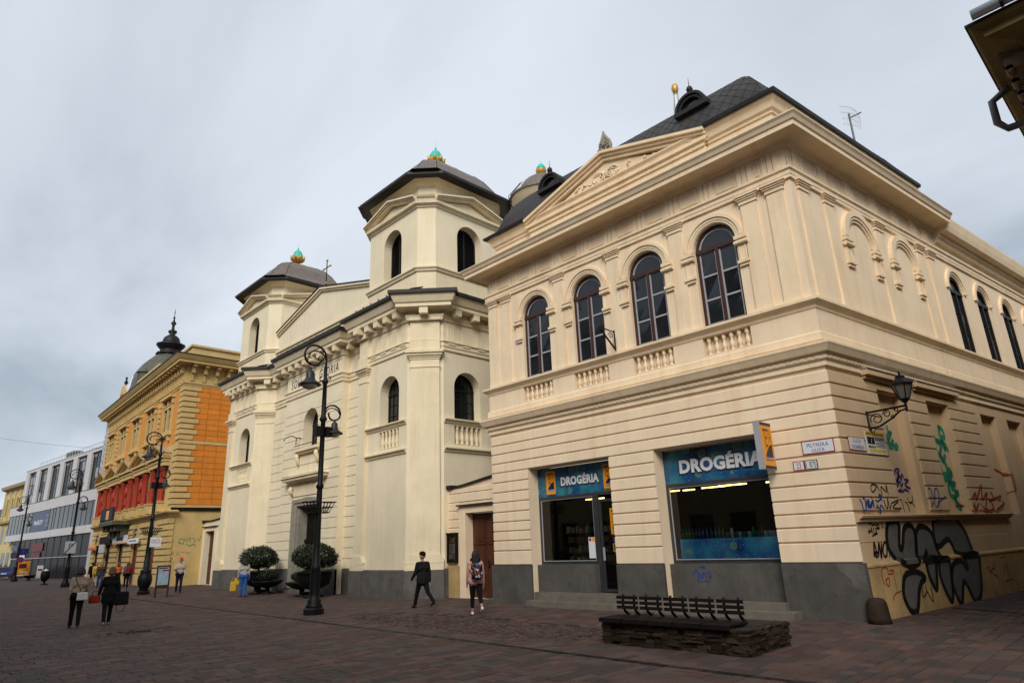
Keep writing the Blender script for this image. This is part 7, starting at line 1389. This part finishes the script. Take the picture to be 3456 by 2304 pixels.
def wall_d(u, z):
    """how far the painted surface stands out at this point of the side wall"""
    if z < 1.04: return .082
    if z < 1.15: return .104
    if z < 2.0: return .022
    return -.198 if any(a < u < c and z < 5.14 for a, c in RC) else .047
def paint(b, pts, wd, lift=0, fade=.55):
    m = len(pts); vs = []; w2s = []
    for i in range(m):
        a, c = pts[max(i-1, 0)], pts[min(i+1, m-1)]; dx, dz = c[0]-a[0], c[1]-a[1]; l = math.hypot(dx, dz) or 1; w2 = wd*.5*(1 if 0 < i < m-1 else fade); d = wall_d(*pts[i])+.003+lift
        vs += [SS.p(pts[i][0]-dz/l*w2, d, pts[i][1]+dx/l*w2), SS.p(pts[i][0]+dz/l*w2, d, pts[i][1]-dx/l*w2)]
    b.add(vs, [(2*i, 2*i+1, 2*i+3, 2*i+2) for i in range(m-1)])
for f_ in FILLS:
    f_ = smooth_line(f_+f_[:1], 5)[:-1]
    for z0, z1, d in ((1.15, 9, .024), (-9, 1.04, .084), (1.04, 1.15, .1055)):
        p_ = f_
        if z0 > -5: p_ = clip(p_, z0, True)
        if z1 < 5 and len(p_) > 2: p_ = clip(p_, z1, False)
        if len(p_) > 2: B().flat(SS, p_, d).obj('graffiti', 'graffiti_grey', shop, label='grey bubble letter of the big graffiti')
    ol = f_+f_[:2]; dense = []
    for a, c in zip(ol[:-1], ol[1:]):
        n = max(1, int(math.hypot(c[0]-a[0], c[1]-a[1])/.06)); dense += [(a[0]+(c[0]-a[0])*k/n, a[1]+(c[1]-a[1])*k/n) for k in range(n)]
    b = B(); paint(b, dense, .135, .003, 1); b.obj('graffiti_outline', 'graffiti_black', shop)
CLR = {'black': ('graffiti_black', .036), 'anoi': ('graffiti_black', .06), 'blue': ('graffiti_blue', .045), 'purple': ('graffiti_purple', .06), 'blue2': ('graffiti_blue', .04), 'green': ('graffiti_green', .15), 'green2': ('graffiti_green', .10), 'red': ('graffiti_red', .08), 'redlow': ('graffiti_red', .03)}
for k, strokes in TAGS.items():
    m, wd = CLR[k]
    for st in strokes: b = B(); paint(b, smooth_line(st, 5), wd); b.obj('graffiti', m, shop)
for st in ([(-4.2, .88), (-4.2, .95), (-4.1, .98), (-4.08, .85), (-4.1, .72)], [(-4.05, .95), (-3.98, .8), (-3.92, .95), (-3.86, .82)], [(-3.84, .92), (-3.74, .94), (-3.78, .82), (-3.7, .86)], [(-4.0, 1.05), (-3.98, 1.1), (-3.94, 1.05), (-3.9, 1.1), (-3.88, 1.04)], [(-4.12, .72), (-3.75, .74)]):
    b = B(); b.ribbon(SF, smooth_line(st), .03, -.215); b.obj('graffiti', 'graffiti_blue', shop)
# ================================================================ unseen houses added behind the viewpoint, tall enough to shade the street level
pm('opp_a', (.30, .26, .20), var=.1, scale=.5, bump=.05); pm('opp_b', (.24, .21, .19), var=.1, scale=.5, bump=.05); pm('opp_c', (.34, .27, .17), var=.1, scale=.5, bump=.05)
for i, (x0, x1, h0, m, lb) in enumerate(((16, 2, 12.5, 'opp_a', 'unseen stone-coloured house added to shade the square, directly behind the viewpoint'), (2, -14, 13.5, 'opp_b', 'unseen grey house added to shade the square opposite the drugstore'), (-14, -32, 12, 'opp_c', 'unseen ochre house added to shade the square opposite the church'), (-32, -52, 14, 'opp_a', 'unseen tall stone-coloured house added to shade the square opposite the orange house'), (-52, -80, 12.5, 'opp_b', 'unseen long grey house added to shade the square opposite the white store'))):
    h = h0+4.6; fr = Fr(x0, -24.5, 180); t = thing('shading_house', lb, 'house', fr.p((x0-x1)/2, 0, 0)); W_ = x0-x1; n = int(W_/3)
    hs = [(W_*(k+.5)/n-.6, W_*(k+.5)/n+.6) for k in range(n)]
    b = B(); b.rectwall(fr, 0, W_, 0, 4, [(a-.3, c+.3, .4, 3.2) for a, c in hs], 0, .3); b.rectwall(fr, 0, W_, 4, 8, [(a, c, 4.9, 7.1) for a, c in hs], 0, .3); b.rectwall(fr, 0, W_, 8, 12, [(a, c, 8.8, 10.8) for a, c in hs], 0, .3); b.rectwall(fr, 0, W_, 12, h, [(a, c, 12.7, 14.6) for a, c in hs], 0, .3); b.box(fr, 0, W_, 0, h, -9, -8.9); b.obj('wall', m, t)
    for a, c in hs:
        for z0, z1, e in ((.4, 3.2, .3), (4.9, 7.1, 0), (8.8, 10.8, 0), (12.7, 14.6, 0)): q = B(); q.flat(fr, [(a-e, z0), (c+e, z0), (c+e, z1), (a-e, z1)], -.25); q.obj('window', 'dark_glass', t)
    b = B(); b.sweep([fr.p(0, 0, 0)[:2], fr.p(W_, 0, 0)[:2]], [(0, h-.5), (.2, h-.4), (.6, h-.2), (.7, h), (0, h+.1)]); b.obj('cornice', m, t); b = B(); b.add([fr.p(0, .6, h), fr.p(W_, .6, h), fr.p(W_, -5, h+3.5), fr.p(0, -5, h+3.5)], [(0, 1, 2, 3)]); b.obj('roof', 'slate_roof', t)
